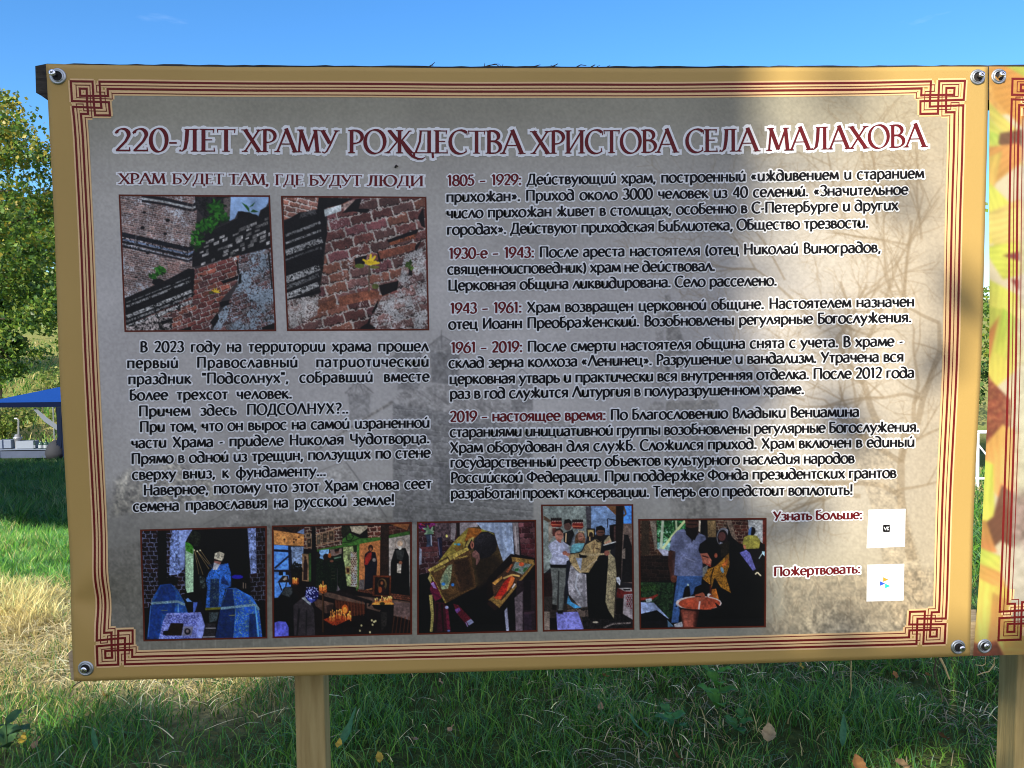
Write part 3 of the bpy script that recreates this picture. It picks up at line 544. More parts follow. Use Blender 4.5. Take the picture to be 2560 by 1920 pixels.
def photo_interior():
    P = Pic(0, 0, 1980, 1659, .24, (26, 18, 18), 31)
    P.poly([(80, 90), (560, 80), (480, 190), (80, 150)], (66, 44, 36), n=.3); P.line([(200, 90), (330, 160)], 20, (34, 24, 22)); P.line([(420, 90), (380, 165)], 16, (30, 24, 26))
    P.poly([(390, 160), (500, 100), (490, 190)], (128, 150, 190))
    P.poly([(80, 130), (500, 190), (500, 345), (85, 325)], (196, 142, 84), n=.15)
    for x, y in ((225, 255), (350, 250), (380, 260), (415, 225), (350, 290)): P.ell(x, y, 14, 12, (96, 60, 34))
    P.poly([(85, 325), (310, 340), (310, 1000), (90, 1040)], (92, 148, 224), n=.06); P.poly([(310, 350), (480, 350), (470, 640), (330, 640)], (128, 148, 180), n=.2, n3=.25)
    P.poly([(85, 385), (320, 395), (320, 430), (85, 415)], (24, 32, 58)); P.poly([(275, 340), (310, 340), (310, 860), (285, 860)], (26, 32, 56)); P.line([(95, 640), (290, 470)], 24, (30, 40, 70)); P.poly([(85, 660), (310, 660), (310, 690), (85, 690)], (40, 44, 64)); P.poly([(150, 680), (205, 680), (205, 735), (150, 735)], (28, 24, 26)); P.poly([(240, 680), (300, 680), (300, 730), (240, 730)], (36, 28, 26))
    P.brick([(490, 90), (1000, 70), (1000, 330), (660, 390), (480, 380)], -6, 84, 46, [(92, 56, 46), (78, 48, 42)], (150, 138, 128), .2, .25)
    for x0, y0, x1, y1, c in ((510, 170, 580, 230, (60, 50, 44)), (520, 240, 590, 370, (46, 36, 32)), (650, 190, 715, 330, (84, 76, 66)), (725, 170, 800, 310, (70, 58, 48)), (810, 140, 890, 280, (78, 62, 50))):
        P.poly([(x0, y0), (x1, y0 - 8), (x1, y1 - 8), (x0, y1)], (150, 126, 100), n=.1); P.poly([(x0 + 10, y0 + 10), (x1 - 10, y0 + 4), (x1 - 10, y1 - 18), (x0 + 10, y1 - 10)], c, n=.4); P.ell((x0 + x1) / 2, (y0 + y1) / 2 - 20, 14, 18, (150, 126, 100), a=.7)
    P.line([(640, 190), (980, 90)], 12, (170, 140, 116)); P.line([(640, 350), (960, 270)], 12, (170, 140, 116))
    P.poly([(990, 70), (1110, 70), (1100, 200), (1010, 260), (980, 150)], (40, 44, 30), n=.6); P.poly([(1100, 80), (1330, 70), (1330, 110), (1230, 190), (1120, 150)], (168, 160, 142), n=.12)
    P.brick([(1330, 70), (1520, 60), (1520, 240), (1340, 240)], -4, 100, 60, [(108, 60, 48), (92, 52, 44)], (176, 150, 136), .2, .1); P.brick([(1620, 60), (1900, 60), (1900, 170), (1620, 190)], -4, 110, 60, [(78, 44, 36)], (110, 84, 72), .16)
    P.poly([(1630, 50), (1900, 46), (1860, 130)], (146, 96, 58))
    P.poly([(660, 390), (990, 330), (1000, 250), (1100, 170), (1240, 240), (1500, 225), (1900, 140), (1900, 190), (1620, 240), (1500, 265), (1240, 325), (1220, 940), (1180, 940), (1190, 330), (1010, 360), (660, 420)], (72, 118, 52), n=.15)
    P.line([(1050, 210), (1060, 270), (1110, 275), (1150, 215), (1120, 190)], 12, (28, 44, 22)); P.line([(1000, 300), (1100, 290), (1220, 240)], 10, (34, 54, 26))
    P.poly([(690, 400), (820, 385), (820, 450), (740, 530), (690, 500)], (128, 168, 210)); P.poly([(830, 390), (990, 375), (990, 470), (840, 480)], (138, 118, 112), n=.2)
    P.poly([(1010, 360), (1140, 345), (1200, 500), (1200, 900), (1060, 880), (1010, 560)], (146, 158, 112), n=.25, n3=.3); P.brick([(1110, 420), (1190, 420), (1190, 890), (1110, 880)], 0, 30, 24, [(110, 70, 60)], (176, 168, 150), .3, .4); P.poly([(1140, 345), (1195, 330), (1190, 420), (1150, 430)], (40, 54, 28)); P.poly([(1065, 460), (1100, 455), (1100, 530), (1070, 540)], (104, 110, 80)); P.poly([(1040, 620), (1100, 615), (1100, 720), (1040, 720)], (150, 130, 84)); P.poly([(1052, 640), (1090, 640), (1088, 700), (1055, 700)], (70, 36, 30))
    P.poly([(1230, 315), (1505, 265), (1500, 740), (1410, 740), (1395, 930), (1215, 940)], (184, 124, 74), n=.1)
    P.poly([(1225, 800), (1290, 790), (1290, 930), (1215, 940)], (112, 104, 104), n=.2)
    P.poly([(1350, 410), (1440, 430), (1465, 560), (1450, 760), (1410, 900), (1290, 935), (1300, 640), (1285, 560), (1300, 450)], (26, 26, 40)); P.poly([(1340, 440), (1390, 420), (1385, 510), (1330, 600), (1290, 590), (1300, 500)], (150, 44, 36)); P.ell(1375, 370, 34, 44, (58, 34, 26)); P.ell(1375, 385, 16, 22, (160, 104, 70)); P.ell(1422, 530, 24, 26, (140, 132, 128))
    P.poly([(1510, 60), (1620, 60), (1610, 740), (1505, 740)], (52, 36, 30), n=.35)
    P.poly([(1620, 240), (1900, 190), (1900, 1050), (1620, 1000)], (166, 158, 152), n=.08); P.ell(1772, 315, 74, 78, (120, 96, 84), a=.6); P.ell(1772, 315, 66, 70, (168, 160, 154))
    P.poly([(1700, 380), (1840, 370), (1885, 480), (1900, 1040), (1640, 1010), (1645, 560)], (20, 18, 20)); P.poly([(1710, 400), (1830, 400), (1800, 540), (1730, 520)], (58, 60, 60)); P.ell(1770, 310, 38, 42, (196, 172, 150)); P.ell(1768, 370, 22, 26, (200, 196, 190)); P.poly([(1730, 580), (1790, 570), (1780, 710), (1725, 700)], (178, 170, 160), n=.3); P.ell(1775, 565, 24, 24, (150, 100, 76))
    P.poly([(460, 445), (545, 450), (550, 820), (460, 810)], (150, 122, 92), n=.15); P.poly([(550, 440), (580, 440), (580, 820), (550, 820)], (52, 92, 46)); P.poly([(490, 520), (520, 520), (535, 600), (530, 800), (475, 800), (478, 600)], (50, 30, 30)); P.ell(503, 500, 16, 20, (66, 40, 30))
    P.poly([(590, 90), (640, 90), (650, 900), (590, 880)], (16, 12, 14)); P.leaves(385, 660, 70, 100, 60, 26, [(20, 24, 22), (30, 34, 30), (14, 16, 18)])
    P.poly([(580, 940), (1900, 1090), (1900, 1330), (1680, 1280), (700, 1000)], (104, 82, 72), n=.15); P.poly([(820, 940), (980, 950), (1400, 1080), (1390, 1120), (1290, 1100), (820, 960)], (34, 26, 28), n=.4)
    P.brick([(1200, 920), (1900, 1010), (1900, 1085), (1640, 1040), (1200, 950)], 8, 40, 26, [(120, 70, 50)], (70, 44, 36), .2)
    D = ((16, 30, 20), (44, 66, 40))
    P.tex([(650, 500), (740, 520), (760, 600), (740, 900), (640, 900)], D, .64); P.tex([(720, 600), (800, 520), (990, 440), (1030, 600), (1060, 920), (940, 930), (900, 960), (730, 930)], ((14, 26, 18), (40, 64, 38)), .66)
    P.poly([(880, 500), (980, 480), (980, 496), (890, 520)], (110, 140, 120)); P.ell(925, 410, 32, 36, (110, 72, 58)); P.poly([(890, 390), (960, 380), (950, 410), (900, 420)], (30, 20, 18)); P.ell(675, 470, 28, 34, (32, 24, 22)); P.ell(780, 490, 40, 46, (44, 30, 24)); P.ell(828, 470, 22, 34, (176, 104, 40)); P.ell(855, 545, 26, 16, (150, 100, 80))
    for y in (690, 740, 780): P.line([(850, y), (900, y)], 8, (80, 80, 60))
    P.poly([(930, 860), (970, 930), (920, 950)], (140, 130, 140)); P.line([(930, 640), (930, 950)], 8, (70, 66, 70))
    P.poly([(600, 1040), (880, 1110), (870, 1180), (780, 1250), (640, 1150)], (96, 72, 62), n=.15); P.poly([(780, 1140), (870, 1120), (870, 1230), (800, 1250)], (60, 42, 38))
    P.poly([(130, 830), (200, 740), (270, 740), (290, 830), (210, 830)], (44, 34, 32)); P.poly([(200, 790), (250, 745), (262, 790), (220, 805)], (150, 140, 130)); P.line([(150, 830), (190, 940)], 16, (30, 24, 26)); P.line([(250, 830), (240, 900)], 14, (34, 28, 28)); P.ell(240, 930, 40, 30, (26, 20, 20))
    def candles(x0, x1, y0, y1, n, c=(255, 190, 90)):
        for _ in range(n):
            x = x0 + (x1 - x0) * P.rng.random(); y = y0 + (y1 - y0) * P.rng.random(); P.line([(x, y - 50 - 20 * P.rng.random()), (x, y)], 9, (224, 140, 66), n=0); P.ell(x, y - 60, 7, 12, c, n=0)
    P.poly([(330, 790), (410, 770), (410, 850), (350, 880), (330, 850)], (150, 76, 30), n=.5); candles(335, 400, 830, 860, 6); P.ell(365, 870, 40, 16, (50, 28, 18))
    P.poly([(680, 870), (790, 870), (790, 960), (740, 990), (690, 960)], (150, 84, 36), n=.6); candles(685, 785, 920, 950, 8); P.line([(740, 980), (740, 1520)], 26, (36, 24, 18)); P.line([(735, 1000), (735, 1500)], 7, (110, 76, 44)); P.line([(740, 810), (740, 870)], 16, (180, 120, 60))
    P.poly([(170, 990), (230, 890), (330, 890), (340, 960), (420, 1020), (350, 1160), (390, 1540), (90, 1540), (90, 1090)], (18, 17, 20)); P.poly([(180, 990), (240, 890), (330, 900), (330, 970), (290, 1030)], (66, 72, 76), n=.3)
    P.poly([(340, 1140), (470, 1030), (580, 1110), (620, 1200), (630, 1545), (350, 1545)], (62, 56, 62), n=.15); P.line([(420, 1180), (390, 1540)], 26, (34, 30, 36)); P.line([(520, 1200), (510, 1540)], 22, (40, 36, 42)); P.poly([(450, 1040), (500, 1015), (580, 1090), (570, 1140)], (146, 152, 160))
    P.ell(590, 990, 92, 108, (24, 24, 92)); P.poly([(520, 1030), (640, 1060), (590, 1110), (545, 1080)], (72, 84, 168))
    for _ in range(40): P.ell(590 + 80 * (P.rng.random() * 2 - 1), 980 + 80 * (P.rng.random() * 2 - 1), 8, 8, (170, 180, 224), n=0)
    P.poly([(90, 1370), (150, 1350), (240, 1360), (275, 1430), (280, 1550), (90, 1560)], (98, 104, 208), n=.06)
    P.poly([(900, 1060), (1320, 1130), (1320, 1250), (1100, 1290), (900, 1160)], (76, 38, 24), n=.3)
    for x in range(910, 1300, 40): P.line([(x, 1080), (x + 10, 1280)], 9, (140, 80, 48), a=.6)
    P.poly([(740, 1330), (930, 1260), (1130, 1310), (890, 1420)], (150, 60, 26), n=.3); P.poly([(740, 1330), (890, 1420), (890, 1440), (740, 1350)], (40, 18, 12)); P.poly([(890, 1420), (1130, 1310), (1130, 1330), (890, 1440)], (26, 14, 12)); candles(810, 1110, 1250, 1360, 34); P.ell(1030, 1190, 42, 62, (190, 100, 32)); P.ell(1030, 1200, 26, 40, (222, 150, 60))
    for x in (890, 990, 1110): P.line([(x, 1400), (x, 1540)], 24, (16, 11, 12))
    P.poly([(1410, 735), (1650, 740), (1640, 1030), (1400, 1010)], (110, 56, 30)); P.poly([(1435, 760), (1630, 765), (1620, 1010), (1425, 995)], (34, 22, 20)); P.ell(1530, 860, 62, 84, (108, 84, 50)); P.ell(1520, 850, 46, 60, (40, 24, 22)); P.ell(1525, 840, 18, 24, (136, 84, 52)); P.poly([(1480, 920), (1560, 890), (1600, 1000), (1450, 990)], (48, 24, 24)); P.ell(1500, 930, 26, 44, (150, 80, 44))
    P.ell(1540, 1125, 150, 44, (206, 142, 56), n=.2); P.ell(1540, 1118, 130, 30, (232, 176, 84), n=.2); candles(1410, 1670, 1080, 1130, 26, (255, 226, 140)); P.poly([(1390, 1130), (1690, 1130), (1680, 1190), (1560, 1220), (1420, 1180)], (20, 14, 14)); P.ell(1530, 1115, 34, 22, (60, 60, 20))
    P.line([(1310, 1340), (1310, 1100), (1350, 1085), (1375, 1120), (1345, 1150)], 22, (16, 12, 14)); P.poly([(1500, 1210), (1680, 1190), (1680, 1520), (1500, 1520)], (24, 20, 22)); P.poly([(1510, 1230), (1590, 1230), (1590, 1400), (1520, 1480)], (50, 46, 44), n=.4)
    P.poly([(1680, 1090), (1900, 1110), (1900, 1340), (1690, 1270)], (110, 90, 88), n=.12)
    for x in range(1690, 1900, 50): P.line([(x, 1290), (x - 30, 1520)], 14, (104, 56, 34), a=.7)
    for x, y in ((1250, 1410), (1230, 1480), (1390, 1340), (1420, 1360), (1400, 1400), (1440, 1350), (1365, 1500)): P.ell(x, y, 13, 16, (186, 180, 140), n=0)
    return P

def photo_kiss():
    P = Pic(0, 0, 1766, 1659, .24, (20, 15, 20), 41)
    P.brick([(90, 80), (700, 80), (560, 700), (100, 1000)], -4, 120, 70, [(72, 40, 46), (60, 34, 40), (86, 56, 58)], (110, 92, 100), .13, .15)
    P.poly([(300, 90), (520, 90), (540, 330), (320, 300)], (92, 76, 82), n=.25, n3=.3); P.poly([(520, 90), (600, 90), (570, 340), (520, 300)], (140, 132, 136), n=.2); P.poly([(590, 90), (640, 90), (640, 300), (600, 280)], (40, 28, 28))
    P.poly([(640, 80), (870, 80), (900, 170), (640, 250)], (146, 140, 146), n=.15, n3=.1); P.poly([(860, 80), (1340, 80), (1370, 560), (1210, 610), (1100, 220), (930, 170)], (150, 164, 188), n=.06)
    for x in (980, 1080, 1180, 1270): P.line([(x, 90), (x + 40, 560)], 30, (128, 144, 174), a=.5)
    P.poly([(1340, 80), (1420, 80), (1440, 520), (1380, 500)], (136, 128, 132), n=.15); P.line([(1380, 130), (1400, 480)], 12, (176, 170, 172))
    P.brick([(1420, 80), (1640, 75), (1650, 560), (1460, 510)], 0, 120, 72, [(86, 40, 48), (74, 36, 44), (110, 72, 78)], (104, 72, 80), .1, .12)
    P.leaves(200, 130, 110, 60, 60, 34, [(150, 50, 130), (130, 30, 60), (70, 20, 80), (40, 70, 40), (160, 60, 50)]); P.leaves(215, 195, 60, 40, 16, 34, [(150, 176, 150), (110, 150, 120)])
    P.poly([(180, 240), (270, 240), (260, 340), (280, 410), (190, 410), (205, 330)], (62, 76, 100), n=.2); P.line([(255, 250), (262, 390)], 14, (170, 180, 200)); P.poly([(110, 410), (360, 400), (360, 470), (130, 480)], (104, 60, 64)); P.poly([(100, 420), (130, 440), (130, 640), (95, 650)], (150, 156, 176))
    P.poly([(340, 290), (400, 270), (410, 560), (370, 580)], (34, 34, 62)); P.line([(350, 300), (372, 520)], 9, (120, 120, 150)); P.ell(465, 262, 14, 20, (232, 222, 130), n=0)
    P.poly([(90, 780), (300, 740), (260, 1560), (90, 1560)], (14, 11, 15)); P.poly([(240, 1100), (1260, 1150), (1260, 1560), (300, 1560)], (14, 10, 13))
    P.poly([(350, 610), (560, 340), (750, 150), (900, 135), (930, 175), (1100, 220), (1140, 360), (1220, 610), (1140, 760), (1000, 830), (820, 980)], (82, 66, 40), n=.25); P.poly([(860, 560), (1100, 520), (1220, 620), (1120, 780), (880, 960), (840, 700)], (52, 40, 28), n=.2, soft=8)
    P.poly([(350, 610), (560, 340), (750, 150), (770, 160), (700, 420), (500, 520)], (150, 136, 64), n=.2); P.poly([(760, 150), (925, 165), (940, 210), (830, 290), (700, 340)], (150, 96, 36), n=.1); P.poly([(925, 165), (1100, 230), (1090, 250), (930, 200)], (150, 150, 70))
    P.poly([(560, 430), (660, 330), (690, 420), (600, 470)], (140, 110, 52), n=.25); P.ell(625, 375, 26, 16, (60, 140, 186)); P.ell(580, 370, 20, 10, (90, 150, 150))
    P.poly([(715, 400), (760, 300), (830, 270), (800, 420)], (166, 150, 90)); P.poly([(740, 410), (800, 300), (830, 380), (790, 450)], (26, 20, 22))
    P.poly([(840, 300), (920, 210), (1010, 200), (1100, 250), (1140, 370), (1120, 460), (1040, 540), (930, 570), (860, 520), (820, 430)], (34, 31, 37), n=.4); P.ell(960, 300, 110, 70, (58, 56, 64), rot=-20, a=.6, soft=9, n=.5); P.line([(850, 330), (900, 260), (960, 240)], 24, (58, 56, 66), a=.7, n=.4); P.ell(805, 380, 24, 52, (150, 100, 84)); P.ell(806, 385, 10, 26, (70, 36, 32))
    P.poly([(800, 490), (850, 450), (900, 500), (910, 580), (870, 650), (850, 560), (810, 540)], (122, 88, 84), n=.15); P.line([(870, 580), (860, 650)], 14, (150, 110, 104))
    P.poly([(230, 730), (500, 590), (760, 430), (850, 950), (450, 1170)], (92, 68, 40), n=.3); P.poly([(560, 600), (760, 540), (830, 940), (640, 1010)], (64, 44, 30), n=.3, soft=5); P.poly([(210, 715), (480, 560), (500, 600), (240, 745)], (176, 158, 86), n=.35); P.poly([(480, 530), (740, 410), (760, 450), (510, 590)], (176, 158, 84), n=.35); P.line([(560, 570), (740, 530)], 22, (150, 128, 70), n=.6); P.line([(290, 740), (450, 660)], 26, (146, 130, 74), n=.5)
    P.line([(240, 750), (450, 1160)], 22, (150, 130, 66), n=.5); P.line([(480, 1110), (850, 950)], 14, (104, 78, 46), n=.5); P.line([(770, 450), (850, 940)], 12, (98, 68, 44), n=.5); P.line([(520, 610), (640, 960)], 12, (100, 72, 48), n=.4)
    P.poly([(400, 800), (480, 660), (540, 640), (520, 850), (480, 970), (400, 980), (375, 890)], (140, 150, 120), n=.35); P.ell(455, 840, 34, 70, (96, 120, 104), a=.7); P.ell(420, 905, 26, 22, (58, 130, 196)); P.ell(545, 915, 22, 22, (58, 124, 190))
    P.poly([(260, 870), (310, 880), (400, 1090), (310, 1140), (240, 980)], (112, 26, 64), n=.2); P.poly([(250, 900), (290, 880), (330, 970), (290, 960)], (160, 130, 190)); P.line([(250, 1010), (380, 1090)], 24, (90, 20, 56))
    P.poly([(210, 830), (240, 770), (270, 850), (250, 900)], (170, 158, 100)); P.line([(250, 1050), (275, 1330), (258, 1550)], 46, (160, 150, 92), n=.4, w1=36); P.poly([(300, 1140), (440, 1160), (500, 1540), (300, 1550)], (70, 22, 40), n=.3); P.line([(340, 1170), (320, 1540)], 30, (40, 14, 26)); P.line([(400, 1170), (420, 1540)], 22, (34, 12, 22))
    P.poly([(440, 1190), (480, 1200), (520, 1540), (475, 1550)], (110, 30, 60), n=.3); P.ell(465, 1220, 26, 22, (160, 164, 200)); P.ell(490, 1535, 20, 14, (110, 130, 190))
    P.poly([(550, 1170), (620, 1190), (800, 1380), (740, 1470), (600, 1300)], (104, 26, 46), n=.3); P.poly([(570, 1250), (630, 1220), (650, 1260), (600, 1300)], (140, 90, 170)); P.poly([(730, 1410), (790, 1375), (830, 1420), (760, 1465)], (140, 146, 180)); P.line([(720, 1420), (745, 1480)], 12, (150, 140, 190))
    P.poly([(1010, 830), (1320, 500), (1640, 570), (1650, 670), (1180, 1240), (1000, 1110)], (30, 20, 17)); P.poly([(1330, 540), (1630, 580), (1640, 640), (1170, 1230), (1020, 1120), (1120, 1040), (1350, 640)], (150, 120, 66), n=.35)
    P.poly([(1360, 600), (1610, 640), (1390, 900), (1200, 1130), (1100, 1080), (1080, 980), (1070, 890)], (84, 60, 44), n=.4); P.poly([(1380, 610), (1600, 640), (1480, 780), (1330, 720)], (120, 132, 128), n=.3); P.ell(1465, 640, 36, 28, (196, 96, 56)); P.poly([(1380, 700), (1430, 690), (1420, 730), (1370, 730)], (40, 110, 56)); P.poly([(1500, 690), (1550, 680), (1510, 740), (1480, 740)], (60, 110, 60))
    P.poly([(1230, 880), (1330, 780), (1370, 840), (1330, 920), (1180, 1110), (1110, 1080)], (186, 46, 34), n=.2); P.poly([(1330, 780), (1375, 830), (1340, 920), (1260, 1020), (1290, 900)], (206, 116, 56)); P.poly([(1070, 890), (1200, 800), (1210, 830), (1110, 920)], (206, 156, 80)); P.line([(1220, 830), (1340, 780), (1440, 800)], 24, (210, 176, 110)); P.line([(1340, 960), (1380, 900)], 20, (196, 190, 190)); P.poly([(1090, 1080), (1210, 1060), (1190, 1110), (1120, 1110)], (206, 96, 50)); P.line([(1270, 750), (1340, 640)], 26, (170, 96, 60), n=.5)
    P.poly([(1040, 1120), (1160, 1220), (1110, 1265), (1000, 1170)], (46, 28, 28)); P.poly([(1165, 1235), (1640, 680), (1640, 740), (1200, 1260)], (24, 17, 18))
    P.poly([(1400, 860), (1640, 850), (1650, 1550), (1380, 1550)], (48, 34, 42), n=.2); P.poly([(1370, 1090), (1480, 1000), (1480, 1540), (1390, 1540)], (112, 100, 108), n=.15); P.poly([(1490, 860), (1590, 860), (1590, 1250), (1500, 1260)], (28, 20, 27)); P.poly([(1490, 1300), (1600, 1290), (1600, 1540), (1500, 1540)], (56, 42, 58)); P.line([(1500, 1300), (1640, 1285)], 30, (78, 56, 70))
    P.poly([(1235, 1270), (1275, 1215), (1300, 1540), (1260, 1540)], (160, 164, 188)); P.poly([(1275, 1230), (1350, 1110), (1340, 1260), (1370, 1540), (1300, 1540)], (16, 12, 15))
    return P

def photo_wedding():
    P = Pic(0, 0, 1269, 1659, .26, (40, 38, 44), 51)
    P.poly([(80, 60), (640, 60), (640, 420), (90, 900)], (138, 148, 146), n=.12); P.poly([(660, 60), (1000, 60), (1000, 420), (660, 420)], (126, 152, 190), n=.1); P.poly([(600, 70), (665, 70), (670, 420), (620, 420)], (84, 82, 90), n=.25); P.poly([(90, 180), (180, 240), (170, 280), (90, 230)], (104, 84, 66)); P.poly([(150, 260), (220, 260), (220, 420), (150, 520)], (150, 140, 130), n=.1)
    P.poly([(850, 65), (990, 65), (1090, 160), (1060, 200), (970, 180)], (124, 88, 54)); P.poly([(1060, 60), (1160, 60), (1160, 280), (1060, 290)], (84, 148, 226), n=.04); P.line([(1060, 60), (1090, 160), (1060, 190)], 20, (110, 84, 56))
    P.poly([(1040, 280), (1165, 280), (1170, 1010), (1040, 1000)], (120, 104, 98), n=.2); P.poly([(1070, 410), (1120, 420), (1165, 560), (1170, 1000), (1040, 1000), (1060, 560)], (30, 28, 31), n=.2); P.ell(1070, 370, 20, 34, (120, 104, 94)); P.poly([(1040, 600), (1085, 580), (1085, 710), (1040, 710)], (140, 128, 120), n=.3)
    P.line([(870, 330), (868, 220), (970, 240)], 10, (26, 26, 40)); P.poly([(890, 300), (1000, 280), (1000, 520), (900, 480)], (24, 18, 18)); P.poly([(945, 310), (990, 300), (985, 490), (945, 490)], (84, 62, 60), n=.4)
    P.poly([(970, 65), (1065, 65), (1030, 1060), (960, 1100)], (34, 26, 24), n=.3)
    P.poly([(80, 890), (200, 880), (200, 1360), (90, 1380)], (44, 26, 28), n=.3); P.poly([(90, 1180), (1180, 1100), (1180, 1590), (90, 1590)], (60, 52, 50), n=.3); P.poly([(90, 1360), (170, 1360), (170, 1590), (95, 1590)], (132, 120, 112), n=.2); P.brick([(380, 1250), (640, 1250), (640, 1430), (520, 1430), (380, 1380)], 3, 120, 100, [(110, 92, 80), (96, 84, 78)], (40, 34, 34), .06)
    P.poly([(560, 1430), (1180, 1380), (1185, 1590), (590, 1590)], (34, 31, 33), n=.6, n3=.4); P.line([(820, 1560), (940, 1510), (1160, 1500)], 20, (120, 112, 110), n=.7); P.poly([(165, 1440), (250, 1440), (265, 1590), (170, 1590)], (22, 20, 24), n=.4)
    P.poly([(245, 1370), (510, 1360), (585, 1580), (262, 1585)], (132, 134, 204), n=.08); P.ell(725, 1490, 36, 12, (170, 164, 150))
    for cx, cy in ((245, 270), (505, 290)):
        P.poly([(cx - 70, cy + 20), (cx - 60, cy - 30), (cx + 60, cy - 30), (cx + 72, cy + 30), (cx + 50, cy + 55), (cx - 50, cy + 50)], (120, 30, 26), n=.3); P.line([(cx - 66, cy + 22), (cx + 68, cy + 26)], 16, (186, 110, 84))
        for k in range(6): P.ell(cx - 56 + k * 22, cy - 40, 12, 22, (40, 22, 22)); P.ell(cx - 46 + k * 20, cy - 20, 6, 6, (230, 200, 190), n=0)
    P.poly([(330, 400), (440, 350), (470, 420), (430, 560), (340, 520)], (34, 34, 40), n=.5); P.ell(384, 310, 46, 56, (112, 82, 76)); P.poly([(332, 300), (345, 235), (400, 222), (435, 260), (430, 310), (400, 270), (350, 280)], (26, 19, 19)); P.line([(365, 395), (360, 510)], 14, (220, 190, 150), n=0)
    P.poly([(195, 340), (240, 330), (250, 440), (200, 430)], (96, 56, 50)); P.ell(280, 420, 52, 72, (168, 118, 104)); P.poly([(228, 400), (240, 345), (290, 335), (328, 370), (325, 400), (290, 360), (250, 370)], (66, 46, 40)); P.line([(255, 410), (310, 412)], 10, (90, 56, 50), a=.7); P.poly([(250, 470), (310, 470), (300, 520), (260, 510)], (150, 96, 84))
    P.poly([(235, 480), (300, 520), (320, 495), (390, 540), (415, 640), (410, 700), (375, 780), (200, 800), (165, 750), (195, 670), (145, 560), (170, 520)], (164, 168, 190), n=.1); P.line([(200, 660), (330, 690), (400, 690)], 26, (140, 144, 170), a=.7); P.line([(300, 530), (345, 640)], 20, (140, 146, 172), a=.7); P.ell(350, 640, 30, 26, (156, 104, 90)); P.ell(390, 660, 30, 20, (160, 110, 92))
    P.poly([(170, 780), (370, 785), (370, 830), (175, 825)], (20, 18, 22))
    P.poly([(175, 820), (370, 825), (372, 960), (345, 1080), (330, 1340), (265, 1345), (275, 1000), (260, 1100), (255, 1280), (200, 1270), (200, 1080)], (108, 112, 110), n=.15); P.line([(275, 860), (270, 1330)], 18, (60, 62, 62)); P.poly([(255, 1345), (330, 1345), (325, 1385), (270, 1385)], (24, 22, 26)); P.poly([(195, 1270), (250, 1280), (250, 1345), (200, 1340)], (26, 22, 24)); P.poly([(370, 740), (410, 720), (400, 1000), (370, 1260), (345, 1260)], (34, 36, 50))
    P.poly([(415, 560), (440, 460), (500, 350), (570, 360), (620, 440), (600, 520), (560, 480), (500, 480), (420, 640)], (120, 134, 150), a=.7, n=.2); P.poly([(470, 500), (480, 420), (520, 380), (580, 390), (600, 470), (590, 540), (560, 520), (510, 510), (500, 570)], (116, 84, 62), n=.3); P.ell(540, 440, 36, 52, (166, 122, 106)); P.line([(510, 372), (590, 385)], 22, (190, 176, 150), n=.4); P.line([(525, 435), (560, 436)], 7, (80, 50, 50)); P.ell(542, 475, 12, 6, (150, 70, 70))
    P.poly([(440, 540), (500, 520), (590, 520), (560, 600), (520, 640), (415, 640), (420, 590)], (108, 164, 176), n=.1)
    P.poly([(610, 340), (715, 340), (715, 460), (620, 460)], (32, 22, 20)); P.poly([(625, 355), (700, 355), (700, 440), (630, 440)], (180, 160, 112)); P.poly([(640, 440), (648, 390), (670, 380), (690, 400), (690, 440)], (50, 34, 30)); P.line([(653, 440), (653, 490)], 12, (224, 190, 140), n=0)
    P.poly([(440, 650), (620, 600), (760, 640), (840, 660), (880, 700), (880, 1000), (855, 1200), (890, 1360), (960, 1460), (640, 1440), (615, 1000)], (16, 15, 18))
    P.tex([(560, 620), (600, 540), (720, 470), (800, 480), (780, 640), (740, 720), (640, 880), (560, 880), (500, 860), (420, 760), (380, 660), (520, 640)], ((172, 152, 112), (128, 112, 86)), .6); P.tex([(820, 500), (890, 420), (920, 500), (900, 640), (960, 700), (980, 900), (960, 1200), (950, 1450), (880, 1340), (845, 1240), (860, 1000), (880, 680)], ((168, 158, 128), (124, 116, 96)), .55)
    P.poly([(520, 650), (620, 660), (610, 700), (530, 700)], (16, 14, 17)); P.line([(540, 650), (690, 665), (830, 650)], 26, (176, 160, 128), n=.3)
    P.poly([(420, 780), (520, 880), (610, 900), (625, 1300), (540, 1310), (400, 1150), (385, 1000)], (154, 152, 160), n=.15, n3=.2); P.line([(510, 880), (480, 1050), (540, 1160)], 20, (190, 196, 208), a=.7); P.line([(580, 900), (590, 1280)], 30, (120, 116, 124), a=.6); P.poly([(390, 1160), (430, 1240), (550, 1310), (470, 1320), (375, 1260)], (72, 146, 190), n=.15); P.poly([(480, 700), (560, 700), (545, 860)], (150, 160, 180)); P.line([(430, 780), (540, 880), (740, 720)], 16, (186, 170, 140), n=.2)
    P.ell(782, 390, 54, 74, (120, 82, 70)); P.poly([(722, 390), (730, 320), (790, 302), (838, 340), (838, 400), (820, 360), (750, 360)], (22, 18, 19)); P.poly([(730, 400), (750, 430), (800, 430), (835, 400), (830, 470), (780, 505), (735, 470)], (34, 26, 26)); P.line([(755, 385), (820, 390)], 9, (40, 26, 26)); P.poly([(720, 470), (780, 510), (830, 480), (820, 520), (740, 500)], (16, 14, 16)); P.line([(705, 500), (702, 640)], 8, (90, 60, 40)); P.line([(720, 580), (770, 590)], 10, (70, 44, 34))
    P.poly([(780, 640), (820, 540), (970, 500), (945, 590), (860, 610), (840, 640)], (18, 20, 28)); P.poly([(815, 540), (970, 495), (975, 508), (820, 552)], (196, 198, 200)); P.poly([(830, 515), (900, 480), (905, 505), (840, 530)], (186, 140, 120)); P.ell(860, 640, 34, 32, (140, 92, 80)); P.ell(395, 660, 18, 14, (160, 110, 96))
